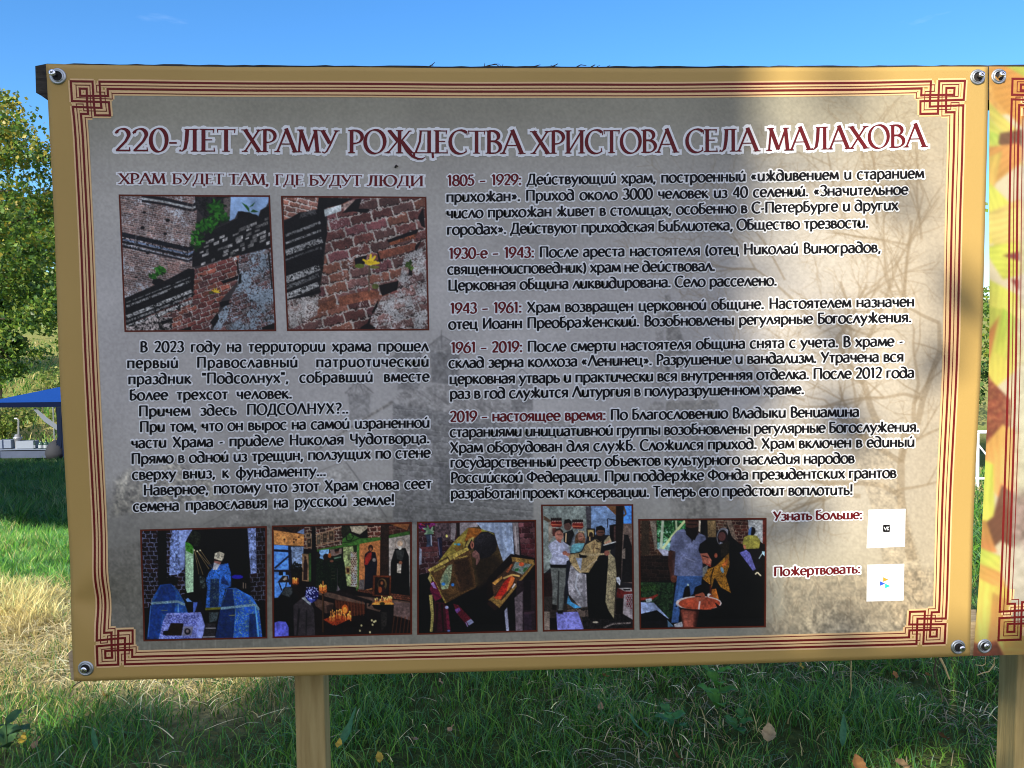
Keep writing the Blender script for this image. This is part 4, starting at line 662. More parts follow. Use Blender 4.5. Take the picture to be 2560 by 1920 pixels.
    P.poly([(975, 940), (1010, 930), (1030, 980), (1020, 1040), (980, 990)], (200, 206, 220)); P.poly([(990, 1070), (1170, 1110), (1175, 1140), (1080, 1150), (1050, 1200), (980, 1180)], (110, 36, 36)); P.poly([(1000, 1070), (1160, 1065), (1170, 1110), (1080, 1110)], (180, 178, 180)); P.poly([(1060, 1080), (1150, 1080), (1150, 1100), (1070, 1100)], (30, 28, 32)); P.poly([(1070, 1150), (1175, 1140), (1180, 1460), (1060, 1390)], (156, 148, 154), n=.12); P.brick([(1095, 1160), (1170, 1160), (1170, 1330), (1100, 1290)], 0, 26, 26, [(110, 40, 50)], (150, 140, 146), .3); P.poly([(980, 1200), (1060, 1200), (1050, 1390), (970, 1390)], (26, 18, 20))
    return P

def photo_baptism():
    P = Pic(0, 0, 1873, 1659, .24, (16, 14, 15), 61)
    P.brick([(90, 100), (330, 100), (420, 580), (120, 900), (100, 500)], 2, 100, 46, [(72, 44, 34), (60, 38, 32), (90, 60, 44)], (110, 92, 76), .15, .12); P.poly([(120, 100), (220, 100), (230, 560), (120, 580)], (66, 54, 42), n=.35); P.poly([(230, 110), (310, 110), (340, 480), (300, 500)], (128, 120, 110), n=.25)
    P.brick([(110, 580), (560, 560), (520, 900), (110, 940)], 2, 110, 50, [(40, 27, 24), (34, 24, 22)], (62, 48, 44), .13)
    P.poly([(320, 105), (700, 105), (720, 240), (520, 420), (480, 570), (330, 480)], (50, 104, 66), n=.6, n3=.5); P.leaves(480, 260, 140, 150, 130, 26, [(36, 96, 50), (90, 150, 100), (24, 70, 36), (150, 190, 170)]); P.poly([(330, 400), (520, 400), (480, 560), (340, 500)], (132, 176, 176), n=.3)
    P.line([(405, 105), (380, 490)], 36, (176, 190, 170)); P.line([(580, 105), (590, 240)], 26, (176, 190, 160)); P.line([(700, 110), (540, 300), (400, 490)], 34, (186, 196, 150)); P.poly([(330, 480), (480, 500), (480, 580), (410, 580)], (156, 158, 176), n=.1)
    P.poly([(880, 100), (1010, 100), (1000, 380), (960, 330)], (22, 15, 17)); P.poly([(880, 105), (910, 105), (905, 270), (880, 250)], (196, 186, 170)); P.poly([(1000, 105), (1110, 105), (1120, 330), (1005, 330)], (130, 110, 78), n=.25); P.brick([(1110, 100), (1260, 100), (1260, 220), (1120, 240)], 3, 80, 40, [(96, 66, 52)], (150, 134, 118), .2, .2); P.brick([(1310, 100), (1550, 100), (1550, 420), (1360, 420), (1350, 200)], 3, 84, 44, [(92, 50, 40), (76, 42, 36)], (140, 120, 106), .15, .15); P.poly([(1540, 100), (1750, 100), (1745, 420), (1640, 330), (1560, 280)], (168, 172, 176), n=.15); P.poly([(1740, 100), (1780, 100), (1775, 420), (1740, 420)], (104, 46, 38)); P.poly([(1250, 100), (1320, 100), (1400, 400), (1300, 300)], (120, 104, 92), n=.25)
    P.poly([(110, 930), (560, 940), (540, 1400), (480, 1420), (330, 1230), (120, 1160)], (34, 58, 36), n=.6, n3=.5); P.ell(230, 1020, 130, 60, (66, 104, 44), a=.6, soft=8, n=.5)
    P.leaves(360, 1180, 190, 180, 150, 20, [(26, 48, 32), (44, 74, 42), (16, 30, 24), (60, 90, 60)])
    P.poly([(480, 510), (575, 510), (570, 800), (600, 900), (560, 945), (515, 900), (480, 700)], (78, 46, 38), n=.15); P.ell(555, 890, 42, 50, (110, 64, 50))
    P.poly([(690, 215), (800, 390), (830, 320), (880, 270), (970, 310), (990, 380), (930, 560), (945, 860), (740, 870), (560, 840), (575, 520), (490, 500), (520, 330), (600, 240)], (112, 119, 150), n=.08, n3=.12); P.poly([(860, 300), (980, 330), (930, 560), (940, 860), (860, 860)], (88, 94, 124), a=.7, n=.1, soft=12); P.poly([(560, 400), (640, 380), (640, 840), (560, 830)], (92, 98, 128), a=.6, soft=10); P.line([(640, 430), (720, 440)], 40, (110, 116, 150), a=.6); P.line([(680, 540), (800, 600), (930, 600)], 18, (104, 110, 146), a=.6); P.line([(700, 600), (840, 660)], 16, (150, 156, 188), a=.7); P.line([(790, 330), (790, 400)], 20, (60, 60, 84), a=.7)
    P.poly([(700, 105), (885, 105), (880, 290), (830, 330), (800, 330), (730, 290)], (80, 50, 42)); P.poly([(710, 190), (780, 210), (880, 190), (870, 290), (830, 370), (770, 340), (715, 290)], (26, 20, 21)); P.line([(730, 155), (860, 160)], 18, (38, 26, 26)); P.line([(740, 110), (880, 110)], 16, (34, 24, 24))
    P.poly([(600, 850), (930, 850), (920, 1010), (780, 1120), (760, 960), (700, 1010), (640, 1300), (620, 1480), (525, 1480), (560, 1150)], (66, 100, 152), n=.12); P.line([(650, 900), (600, 1300)], 30, (90, 126, 178), a=.5); P.poly([(735, 950), (760, 960), (760, 985), (735, 985)], (170, 190, 190))
    P.ell(1215, 330, 92, 130, (140, 142, 154), n=.2); P.ell(1205, 340, 70, 110, (36, 26, 30)); P.ell(1195, 320, 50, 62, (104, 66, 64)); P.poly([(1170, 390), (1240, 420), (1190, 450), (1160, 420)], (150, 156, 176))
    P.poly([(1280, 200), (1330, 330), (1470, 450), (1770, 800), (1780, 1550), (1180, 1550), (1250, 700)], (14, 13, 15)); P.poly([(1150, 430), (1300, 380), (1290, 560), (1180, 600)], (44, 38, 30), n=.4)
    P.ell(1600, 250, 44, 58, (26, 18, 20)); P.poly([(1550, 230), (1590, 190), (1580, 330), (1545, 300)], (90, 126, 180)); P.poly([(1490, 330), (1560, 300), (1660, 310), (1710, 380), (1690, 490), (1500, 500), (1470, 420)], (146, 142, 70), n=.12); P.poly([(1480, 430), (1510, 430), (1520, 500), (1485, 480)], (150, 100, 80)); P.poly([(1500, 490), (1720, 480), (1740, 700), (1640, 800), (1560, 560)], (24, 22, 28)); P.poly([(1430, 540), (1520, 500), (1570, 540), (1650, 760), (1610, 780), (1520, 660)], (96, 98, 160), n=.15); P.line([(1690, 620), (1740, 540)], 12, (150, 170, 180)); P.poly([(1730, 520), (1770, 520), (1770, 590), (1740, 560)], (140, 170, 190)); P.line([(1640, 830), (1670, 800), (1720, 850)], 20, (196, 190, 170))
    P.poly([(880, 500), (900, 420), (1000, 350), (1100, 370), (1180, 470), (1190, 640), (1160, 740), (1080, 660), (1040, 560), (900, 545)], (18, 15, 17)); P.poly([(905, 550), (1000, 540), (1060, 640), (1050, 700), (980, 690), (940, 680), (925, 610)], (166, 104, 86), n=.12); P.line([(930, 580), (1010, 600)], 14, (66, 34, 32)); P.line([(985, 690), (1050, 720)], 22, (150, 66, 56)); P.ell(1115, 575, 22, 34, (140, 80, 60))
    P.tex([(1000, 760), (1110, 720), (1290, 540), (1300, 700), (1250, 850), (1320, 1080), (1180, 1000), (1100, 870), (1060, 1010), (940, 890)], ((176, 128, 42), (112, 78, 26)), .58); P.poly([(940, 740), (1010, 700), (1000, 780), (940, 880)], (120, 122, 120)); P.line([(1085, 740), (1050, 880), (1050, 1000)], 14, (30, 22, 14)); P.ell(1200, 770, 20, 44, (120, 156, 180), rot=-20); P.poly([(1195, 700), (1280, 600), (1270, 700), (1220, 740)], (186, 110, 50), n=.3)
    P.poly([(940, 890), (1060, 980), (1050, 1060), (1000, 1060), (930, 980)], (20, 15, 17)); P.poly([(1060, 1030), (1120, 1020), (1180, 1220), (1140, 1170), (1060, 1150)], (176, 110, 44), n=.3); P.poly([(1000, 1100), (1050, 1060), (1060, 1150), (1010, 1140)], (190, 190, 190)); P.ell(1055, 1130, 30, 26, (150, 80, 56)); P.line([(1048, 980), (1044, 1090)], 22, (90, 34, 26))
    P.ell(890, 1215, 308, 98, (190, 180, 180), n=.1); P.ell(900, 1220, 280, 86, (176, 84, 56), n=.12); P.poly([(620, 1260), (700, 1300), (1000, 1310), (1190, 1275), (1185, 1300), (1150, 1550), (690, 1550), (650, 1330)], (60, 28, 24), n=.1); P.poly([(650, 1300), (760, 1315), (850, 1320), (830, 1550), (690, 1550)], (150, 82, 66), n=.1, soft=6); P.ell(740, 1440, 44, 110, (176, 108, 92), soft=9, a=.6); P.poly([(900, 1310), (1190, 1275), (1150, 1550), (860, 1550)], (16, 13, 15)); P.line([(640, 1285), (800, 1308), (1000, 1308), (1190, 1278)], 16, (30, 22, 26)); P.ell(590, 1258, 12, 12, (30, 26, 30)); P.ell(648, 1300, 12, 12, (30, 26, 30))
    P.poly([(900, 1170), (1000, 1130), (1100, 1190), (1060, 1300), (940, 1305)], (170, 84, 58), n=.1); P.ell(905, 1130, 70, 72, (176, 100, 76)); P.poly([(820, 1080), (840, 1000), (930, 960), (1000, 1010), (990, 1080), (940, 1070), (850, 1100)], (18, 13, 16)); P.line([(850, 1125), (920, 1130)], 12, (60, 30, 30)); P.line([(905, 1190), (890, 1300)], 22, (206, 190, 190)); P.poly([(1100, 1200), (1190, 1270), (1140, 1280)], (30, 20, 20))
    P.poly([(110, 1200), (290, 1210), (500, 1430), (420, 1400), (330, 1370), (120, 1390)], (150, 166, 204), n=.12); P.poly([(110, 1140), (220, 1140), (340, 1090), (350, 1110), (270, 1170), (120, 1180)], (130, 50, 40), n=.3); P.poly([(180, 1160), (260, 1150), (262, 1190), (190, 1205)], (176, 190, 200)); P.poly([(120, 1360), (330, 1310), (470, 1420), (470, 1540), (120, 1540)], (18, 19, 26), n=.4); P.poly([(470, 1440), (560, 1530), (480, 1540)], (96, 130, 160)); P.poly([(560, 1500), (670, 1465), (680, 1540), (570, 1540)], (166, 168, 178))
    return P
# ------------------------------------------------------------------ the two vinyl banners: everything printed lies on one sheet at Y = 1 m
SHEET_Y = 1.0
def ripple(X, Z):
    """how far the loose vinyl stands off its plane (towards the camera)"""
    X, Z = np.asarray(X, float), np.asarray(Z, float)
    top, bot = 1.905, 1.12
    v = np.clip((top - Z) / (top - bot), 0, 1)
    r = .0042 * np.sin(v * math.pi) ** .8 + .0016 * np.sin(X * 9 + Z * 5) * np.sin(v * math.pi) + .0011 * np.sin(X * 23 - 1) * np.exp(-((v - .06) / .07) ** 2) + .0014 * np.sin(v * 14.0) * np.exp(-((np.abs(X - .02) - .58) / .09) ** 2)
    d = np.hypot(X + .535, Z - 1.165); a = np.arctan2(Z - 1.165, X + .535); r += .004 * np.exp(-((d - .05) / .035) ** 2) * np.cos((a - .9) * 3.0) * (d < .2)
    d = np.hypot(X + .572, Z - 1.885); a = np.arctan2(Z - 1.885, X + .572); r += .0022 * np.exp(-((d - .045) / .03) ** 2) * np.cos((a + .7) * 3.0) * (d < .2)
    d = np.hypot(X - .62, Z - 1.88); r += .0018 * np.exp(-(d / .09) ** 2) * np.sin(14 * (X + Z))
    return r
def sheet_pt(px, py, lift=0.0):
    p = at(px, py, np.full(np.shape(px), SHEET_Y)); p[..., 1] -= lift + ripple(p[..., 0], p[..., 2]); return p
class Inks:
    """printed shapes: strips and polygons given in picture pixels, each laid a few hundredths of a millimetre over the last"""
    def __init__(s, base, step=.000012, wrap=28): s.base, s.step, s.wrap, s.k = base, step, wrap, 0; s.P, s.L, s.F, s.n = [], [], [], 0
    def strip(s, a, b):
        a, b = np.asarray(a, float), np.asarray(b, float); m = len(a)
        s.k = (s.k + 1) % s.wrap; lift = s.base + s.step * s.k
        s.P.append(np.vstack([a, b])); s.L.append(np.full(2 * m, lift)); i = np.arange(m - 1) + s.n
        s.F.append(np.stack([i, i + m, i + m + 1, i + 1], 1)); s.n += 2 * m
    def line(s, pts, w, dens=0):
        pts = np.asarray(pts, float)
        for i in range(len(pts) - 1):
            p, q = pts[i], pts[i + 1]; d = q - p; L = np.hypot(*d)
            if L < 1e-6: continue
            nn = np.array([-d[1], d[0]]) / L * w / 2; d = d / L * w / 2; m = 2 + int(L / 12)
            t = np.linspace(0, 1, m)[:, None]; c = (p - d) + (q - p + 2 * d) * t; s.strip(c + nn, c - nn)
    def build(s, name, m, parent):
        P = np.vstack(s.P); L = np.concatenate(s.L); v = sheet_pt(P[:, 0], P[:, 1]); v[:, 1] -= L
        return mesh_np(name, v - np.array(parent_origin(parent)), np.vstack(s.F), m, parent)
def grid_mesh(name, PX, PY, lift, m, parent, rgb=None):
    h, w = PX.shape; v = sheet_pt(PX, PY, lift).reshape(-1, 3) - np.array(parent_origin(parent)); i = np.arange(h * w).reshape(h, w)
    f = np.stack([i[:-1, :-1], i[1:, :-1], i[1:, 1:], i[:-1, 1:]], -1).reshape(-1, 4)
    return mesh_np(name, v, f, m, parent, colors=None if rgb is None else rgb.reshape(-1, 3), smooth=True)
def curve(*k):
    k = np.array(k, float)
    return lambda t: np.stack([np.interp(t, k[:, 0], k[:, 1]), np.interp(t, k[:, 0], k[:, 2])], -1)
def coons(T, B, L, R):
    def f(u, v):
        u, v = np.asarray(u, float), np.asarray(v, float); u1, v1 = u[..., None], v[..., None]; z, o = np.zeros_like(u), np.ones_like(u)
        return (1 - v1) * T(u) + v1 * B(u) + (1 - u1) * L(v) + u1 * R(v) - ((1 - u1) * (1 - v1) * T(z) + u1 * (1 - v1) * T(o) + (1 - u1) * v1 * B(z) + u1 * v1 * B(o))
    return f
def smooth_curve(*k):
    k = np.array(k, float); t = k[:, 0]; deg = min(3, len(k) - 1); cx, cy = np.polyfit(t, k[:, 1], deg), np.polyfit(t, k[:, 2], deg)
    return lambda u: np.stack([np.polyval(cx, u), np.polyval(cy, u)], -1)
vinyl = dict(rough=.55, spec=.22, bump=(900, .10, .001))
m_tan = new_mat('ochre vinyl', tuple(ink([142, 120, 72])), **vinyl)
m_print = new_mat('printed vinyl', attr='ink', **vinyl)
m_photo = new_mat('printed photograph ink', attr='ink', rough=.5, spec=.22, bump=(900, .06, .001))
m_red = new_mat('dark red ink', tuple(ink([84, 17, 18])), rough=.5, spec=.2)
m_red2 = new_mat('maroon lettering ink', tuple(ink([76, 11, 17])), rough=.5, spec=.2)
m_blk = new_mat('black lettering ink', tuple(ink([9, 9, 13])), rough=.5, spec=.15)
m_hal = new_mat('white outline ink', tuple(ink([180, 185, 196])), rough=.5, spec=.2)
m_crm = new_mat('cream ink', tuple(ink([178, 152, 116])), rough=.5, spec=.2)
m_brn = new_mat('brown outline ink', tuple(ink([70, 26, 14])), rough=.5, spec=.2)
m_met = new_mat('nickel', (.42, .45, .46), rough=.48, metal=1.0, bump=(300, .05, .001)); m_shade_fly = new_mat('shade and fly black', (.02, .018, .018), rough=.8)
m_screw = new_mat('bright zinc', (.75, .78, .82), rough=.22, metal=1.0)

EDGE = coons(smooth_curve((0, 118, 162), (.25, 700, 168), (.5, 1290, 170.5), (.75, 1880, 169), (1, 2466, 167)), smooth_curve((0, 186, 1702), (.35, 960, 1685), (.5, 1300, 1676), (.76, 1900, 1659), (1, 2424, 1640)),
             smooth_curve((0, 118, 162), (.29, 140, 600), (.6, 162, 1085), (.8, 176, 1400), (1, 186, 1702)), smooth_curve((0, 2466, 167), (.06, 2466, 260), (.32, 2455, 640), (.6, 2439, 1060), (.85, 2430, 1420), (1, 2424, 1640)))
def side(*xy):
    a = np.array(xy, float); t = (a[:, 1] - a[0, 1]) / (a[-1, 1] - a[0, 1]); return curve(*np.column_stack([t, a]))
FRAME = coons(smooth_curve((0, 178, 203), (.3, 800, 208.5), (.52, 1300, 211.5), (.75, 1800, 209), (1, 2409, 203)), smooth_curve((0, 244.5, 1663.5), (.03, 330, 1661.5), (.2, 650, 1653), (.5, 1300, 1639), (.78, 1900, 1622), (1, 2361, 1608)),
              side((178, 203), (181.5, 255), (186.5, 300), (190, 345), (204.5, 625), (223.5, 1000), (241, 1395), (244.5, 1580), (244.5, 1663.5)), side((2409, 203), (2405, 255), (2403.5, 290), (2402, 390), (2395, 625), (2388, 853), (2379.5, 1125), (2366, 1510), (2361, 1608)))
FW, FH = 2170.0, 1425.0                        # frame size in its own px; offsets below are in those px
def fp(x, y): return FRAME(np.asarray(x, float) / FW, np.asarray(y, float) / FH)

def knot():
    """the interlaced corner, in px from the corner of the frame (x inwards, y inwards): thick and thin poly-lines"""
    thick = [[(2, 112), (2, 64), (76.5, 66), (76.5, 2), (132, 2)], [(21, 112), (21, 81), (40, 81), (42, 19.5), (24, 19.5), (24, 37), (96.5, 37), (96.5, 19.5), (132, 19.5)], [(2, 2), (58.5, 2), (58, 84), (97, 84), (97.5, 52), (2, 50), (2, 2)]]
    thin = [[(12, 112), (12, 57), (30, 57), (30, 73.5), (89, 74), (88.5, 27.5), (68, 27.5), (68, 11), (132, 11)], [(31.5, 112), (31.5, 90), (49, 90), (51, 11), (14.7, 11), (14.7, 41.5), (107, 44), (107, 30), (132, 30)]]
    return thick, thin

def printed_border(parent, m_line, m_edge, M=fp, w=FW, h=FH, wt_=5.4, wn=2.2):
    e, r = Inks(.00026), Inks(.00060)
    thick, thin = knot(); cxy = lambda p, cx, cy: (p[0] if cx == 0 else w - p[0], p[1] if cy == 0 else h - p[1])
    def seg(p, q, wd):
        n = 2 + int(math.hypot(q[0] - p[0], q[1] - p[1]) / 12); t = np.linspace(0, 1, n)
        P = M(p[0] + (q[0] - p[0]) * t, p[1] + (q[1] - p[1]) * t); d = np.gradient(P, axis=0); d /= np.hypot(d[:, 0], d[:, 1])[:, None]
        nn = np.stack([-d[:, 1], d[:, 0]], 1); P[0] -= d[0] * wd * .5; P[-1] += d[-1] * wd * .5
        r.strip(P + nn * wd / 2, P - nn * wd / 2); g = wd + 8.5; e.strip(P + nn * g / 2, P - nn * g / 2)
    a, b = 132, 112
    ends = {'thick': (2, 19.5, 2, 21), 'thin': (11, 30, 12, 31.5)}
    for key, wd in (('thick', wt_), ('thin', wn)):
        t0, t1, l0, l1 = ends[key]
        for o in (t0, t1):
            seg((a, o), (w - a, o), wd); seg((a, h - o), (w - a, h - o), wd)
        for o in (l0, l1):
            seg((o, b), (o, h - b), wd); seg((w - o, b), (w - o, h - b), wd)
    ed = e.build('border_outline', m_edge, parent); ru = r.build('border_line', m_line, parent)
    for cx in (0, 1):
        for cy in (0, 1):
            e, r = Inks(.00026), Inks(.00060)
            for grp, wd in ((thick, wt_), (thin, wn)):
                for pl in grp:
                    for p, q in zip(pl[:-1], pl[1:]): seg_p, seg_q = cxy(p, cx, cy), cxy(q, cx, cy); seg(seg_p, seg_q, wd)
            c = r.build('corner_ornament', m_line, parent); e.build('ornament_outline', m_edge, c)

# ---- the pale picture behind the text: a church, a bell tower and bare birches
def backdrop_picture():
    P = Pic(150, 150, 2480, 1720, .5, (160, 162, 166), 71)
    yy = (np.arange(P.h) / P.k + P.y0)[:, None]; xx = (np.arange(P.w) / P.k + P.x0)[None, :]
    ty = np.interp(yy, [150, 280, 430, 700, 1000, 1200, 1450, 1720], [0, .10, .70, 1, 1, .8, .2, .0])
    warm, cool = np.array([147, 147, 139], np.float32), np.array([174, 174, 177], np.float32)
    P.b[:] = warm * (1 - ty[..., None]) + cool * ty[..., None]
    wx = np.clip((xx - 1850) / 500, 0, 1)[..., None]; P.b[:] = P.b * (1 - wx * .7) + np.array([170, 162, 148], np.float32) * wx * .7
    big = fbm(P.h, P.w, 120, 5); P.b *= (.93 + .14 * big)[..., None]
    D = (112, 112, 114); plain = P.b.copy()
    gy = lambda pts, c=D, a=.35, n=.3, n3=.25, soft=1.2: P.poly(pts, c, a, soft, n, n3)
    Z = lambda pts: [(700 + x * .945, 780 + y * .945) for x, y in pts]
    gy(Z([(300, 225), (330, 205), (430, 190), (780, 292), (660, 305), (300, 240)]), (140, 140, 142), .5)
    for i in range(9): P.line(Z([(360 + i * 44, 205 + i * 9), (400 + i * 46, 235 + i * 9)]), 2, (96, 96, 98), .5)
    gy(Z([(300, 238), (660, 303), (780, 296), (770, 330), (668, 335), (670, 560), (300, 560)]), (104, 106, 110), .50)
    P.brick(Z([(300, 245), (660, 305), (670, 560), (300, 560)]), 5, 40, 15, [(112, 114, 118), (126, 128, 132), (100, 102, 108)], (146, 148, 152), .2, a=.42)
    for x in (420, 470, 545, 600):
        gy(Z([(x, 400), (x + 30, 405), (x + 30, 500), (x, 498)]), (84, 86, 92), .5); P.line(Z([(x + 2, 450), (x + 28, 452)]), 2, (140, 142, 146), .6); P.line(Z([(x + 15, 402), (x + 15, 498)]), 2, (140, 142, 146), .5)
    for x in (330, 385): gy(Z([(x, 330), (x + 26, 332), (x + 26, 560), (x, 560)]), (140, 141, 146), .4)
    gy(Z([(398, 105), (475, 108), (472, 195), (402, 185)]), (92, 94, 98), .6); gy(Z([(388, 92), (428, 62), (485, 96), (484, 110), (390, 106)]), (120, 121, 124), .45); P.line(Z([(428, 62), (428, 48)]), 2.5, (100, 100, 104), .7)
    for a in ((428, 62, 392, 92), (428, 62, 484, 96), (428, 62, 428, 94)): P.line(Z([a[:2], a[2:]]), 2, (96, 96, 100), .7)
    gy(Z([(310, 126), (372, 118), (370, 205), (312, 205)]), (100, 102, 106), .5); gy(Z([(292, 122), (312, 102), (350, 96), (376, 106), (374, 124), (320, 128)]), (104, 106, 110), .5)
    gy(Z([(182, 218), (240, 216), (238, 275), (186, 285)]), (112, 113, 116), .45); gy(Z([(172, 212), (208, 180), (250, 212), (244, 222), (176, 222)]), (124, 124, 126), .45)
    for a in ((208, 180, 174, 214), (208, 180, 248, 214), (208, 180, 200, 214), (208, 180, 222, 214)): P.line(Z([a[:2], a[2:]]), 2, (98, 98, 100), .7)
    gy(Z([(610, 180), (668, 178), (668, 262), (612, 258)]), (96, 98, 102), .5); P.line(Z([(640, 150), (600, 185)]), 2, (100, 100, 104), .7); P.line(Z([(640, 150), (676, 185)]), 2, (100, 100, 104), .7)
    P.line(Z([(300, 236), (180, 310), (60, 390), (-30, 440)]), 7, (118, 116, 112), .55, n=.6); P.line(Z([(300, 250), (180, 326)]), 4, (186, 186, 188), .5)
    gy(Z([(-20, 480), (110, 430), (170, 400), (280, 540), (290, 575), (-200, 600), (-240, 600)]), (176, 176, 176), .4, .3); P.line(Z([(175, 396), (285, 545)]), 3, (100, 100, 102), .7); P.line(Z([(165, 396), (-40, 480), (-200, 560)]), 2.5, (110, 108, 106), .5)
    gy([(250, 1380), (420, 1330), (700, 1300), (980, 1290), (1000, 1400), (240, 1640)], (120, 118, 114), .35)
    Zt = lambda pts: [(1200 + x * .3165, 600 + y * .3165) for x, y in pts]
    gy(Zt([(1455, 440), (1495, 436), (1500, 500), (1460, 500)]), (104, 104, 102), .65); gy(Zt([(1450, 560), (1500, 560), (1545, 640), (1610, 800), (1640, 900), (1480, 900)]), (108, 108, 106), .55)
    gy(Zt([(1400, 600), (1450, 590), (1440, 800), (1390, 900), (1380, 760)]), (142, 142, 142), .4); gy(Zt([(1370, 880), (1640, 880), (1650, 1000), (1490, 1000), (1480, 1190), (1350, 1190)]), (124, 124, 122), .35)
    gy(Zt([(1460, 900), (1490, 900), (1490, 1200), (1460, 1200)]), (98, 98, 96), .5); gy(Zt([(1300, 1330), (1380, 1270), (1450, 1290), (1440, 1360), (1310, 1400)]), (130, 130, 128), .4); gy(Zt([(1470, 1270), (1870, 1260), (1890, 1340), (1460, 1350)]), (112, 111, 106), .5)
    gy(Zt([(1470, 1420), (1860, 1420), (1900, 2450), (1540, 2450), (1450, 1700)]), (116, 115, 112), .38); gy(Zt([(1600, 1700), (1760, 1700), (1800, 2450), (1640, 2450)]), (104, 103, 100), .4); gy(Zt([(1300, 1500), (1440, 1460), (1430, 1700), (1300, 1760)]), (130, 130, 128), .3)
    # bare birches over the right half
    R = np.random.default_rng(12)
    def limb(x, y, a, L, w, dep):
        n = 4; pts = [(x, y)]
        for i in range(n):
            a += R.normal(0, .14); x += math.sin(a) * L / n; y -= math.cos(a) * L / n; pts.append((x, y))
        if x < 1500 or x > 2370 or y < 225 or y > 1580: return
        P.line(pts, w, (128, 116, 98), .55 if w > 3 else .42, soft=.7, w1=max(.8, w * .6))
        if dep > 0:
            for k in range(2 + (dep > 2) + (dep == 1)):
                q = pts[int(R.integers(1, n + 1))]; limb(q[0], q[1], a + R.normal(0, .75), L * (.55 + .25 * R.random()), max(.9, w * .55), dep - 1)
    for x, y, a, L, w, d in ((2280, 1400, -.25, 330, 26, 5), (2200, 1080, -.35, 260, 18, 5), (2290, 1060, .05, 260, 16, 5), (2150, 900, .1, 260, 12, 5), (2260, 800, -.1, 250, 11, 5), (2050, 820, -.5, 220, 8, 5), (2190, 560, .0, 200, 8, 5), (2300, 600, .1, 190, 7, 5), (2080, 500, -.1, 170, 6, 5), (1960, 700, -.7, 200, 5, 4), (2150, 1240, -1.3, 220, 11, 4), (2230, 1230, 1.2, 120, 8, 4), (2150, 400, .0, 150, 5, 4), (2010, 1000, -1.1, 220, 6, 4), (2300, 1300, .25, 220, 10, 4)): limb(x, y, a, L, w, d)
    gy([(2100, 1050), (2200, 1040), (2300, 1400), (2310, 1580), (2230, 1560), (2190, 1300)], (150, 140, 124), .35)
    # plaster and grass at the bottom
    gy([(1960, 1430), (2360, 1420), (2360, 1590), (1900, 1610), (1910, 1560), (1960, 1540)], (126, 114, 98), .35, .3, .4, 5); gy([(2000, 1540), (2080, 1520), (2200, 1560), (2330, 1540), (2350, 1600), (1980, 1610)], (176, 170, 156), .35, .3, .3, 5)
    for _ in range(260):
        x = 1920 + 430 * R.random(); y = 1440 + 150 * R.random(); P.line([(x, y), (x + R.normal(0, 12), y - 14 - 22 * R.random())], 2, (196, 188, 172) if R.random() < .6 else (110, 100, 88), .5)
    m = np.clip((yy - 1230 - 30 * np.sin(xx / 60.)) / 60, 0, 1) * np.clip((1250 - xx) / 900 + .45, 0, 1)
    st = fbm(P.h, P.w, 5, 91, 2); P.b *= (1 - .16 * m * (.6 + .8 * st))[..., None]
    for _ in range(160):
        x = 260 + 1700 * R.random(); y = 1585 + 40 * R.random(); P.line([(x, y), (x + R.normal(0, 2), y + 20 + 40 * R.random())], 2.2, (188, 186, 178) if R.random() < .5 else (104, 102, 98), .35)
    gy([(290, 1200), (330, 1170), (400, 1180), (430, 1130), (460, 1160), (520, 1180), (560, 1240), (280, 1290)], (138, 134, 120), .35, .8, .8, 4)
    P.b = plain + (P.b - plain) * .66; P.b *= (1 + .05 * (P.n2 * 2 - 1))[..., None]
    return P
SHEET_PIC = backdrop_picture()
banner = empty('banner', at(1290, 1690, 1.0)); tag(banner, 'ochre bordered vinyl banner printed with Russian church history text and seven photographs', 'banner')
NU, NV = 200, 130
U, V = np.meshgrid(np.linspace(0, 1, NU), np.linspace(0, 1, NV)); E_ = EDGE(U, V)
tanc = np.array(ink([142, 120, 72])); nzt = fbm(NV, NU, 30, 3)[..., None]
grid_mesh('vinyl_sheet', E_[..., 0], E_[..., 1], 0.0, m_print, banner, np.broadcast_to(tanc, (NV, NU, 3)) * (.95 + .1 * nzt)).modifiers.new('thickness', 'SOLIDIFY').thickness = .0006
U, V = np.meshgrid(np.linspace(32, FW - 32, 880), np.linspace(30.5, FH - 30.5, 580)); B_ = fp(U, V)
grid_mesh('backdrop_print', B_[..., 0], B_[..., 1], .00013, m_print, banner, ink(255 * (np.clip(SHEET_PIC.sample(B_), 0, 255) / 255) ** 1.5))
printed_border(banner, m_red, m_crm)

# ---- printed photographs, each inside a thin brown outline
PHOTOS = [(photo_cornice, (300, 480, 400 / 1843), [(301, 489), (675, 491.5), (690.5, 826), (317, 828)], 'photograph of a mossy brick cornice under blue sky'),
          (photo_flower, (690, 480, 400 / 1843), [(706, 492.6), (1064.8, 495.6), (1072, 824), (721, 825.5)], 'photograph of a yellow flower on a red brick wall'),
          (photo_bishop, (340, 1300, 350 / 1873), [(355, 1324), (666.6, 1316), (666.6, 1593.8), (361, 1601)], 'photograph of priests in blue robes around a white table'),
          (photo_interior, (670, 1300, 370 / 1980), [(682.7, 1314.6), (1028.4, 1306), (1028.4, 1584), (683.5, 1593)], 'photograph of a dim church interior with candles'),
          (photo_kiss, (1030, 1290, 330 / 1766), [(1044.6, 1305), (1338, 1299.7), (1342, 1577), (1045, 1584.7)], 'photograph of a man in gold bowing over an icon'),
          (photo_wedding, (1340, 1250, 260 / 1269), [(1354, 1261.7), (1579.7, 1260.7), (1583.8, 1572), (1358.9, 1576.8)], 'tall photograph of a wedding with two red crowns'),
          (photo_baptism, (1580, 1280, 350 / 1873), [(1596, 1297.8), (1912.6, 1295.3), (1912.6, 1566), (1600.6, 1572)], 'photograph of a child in a copper tub')]
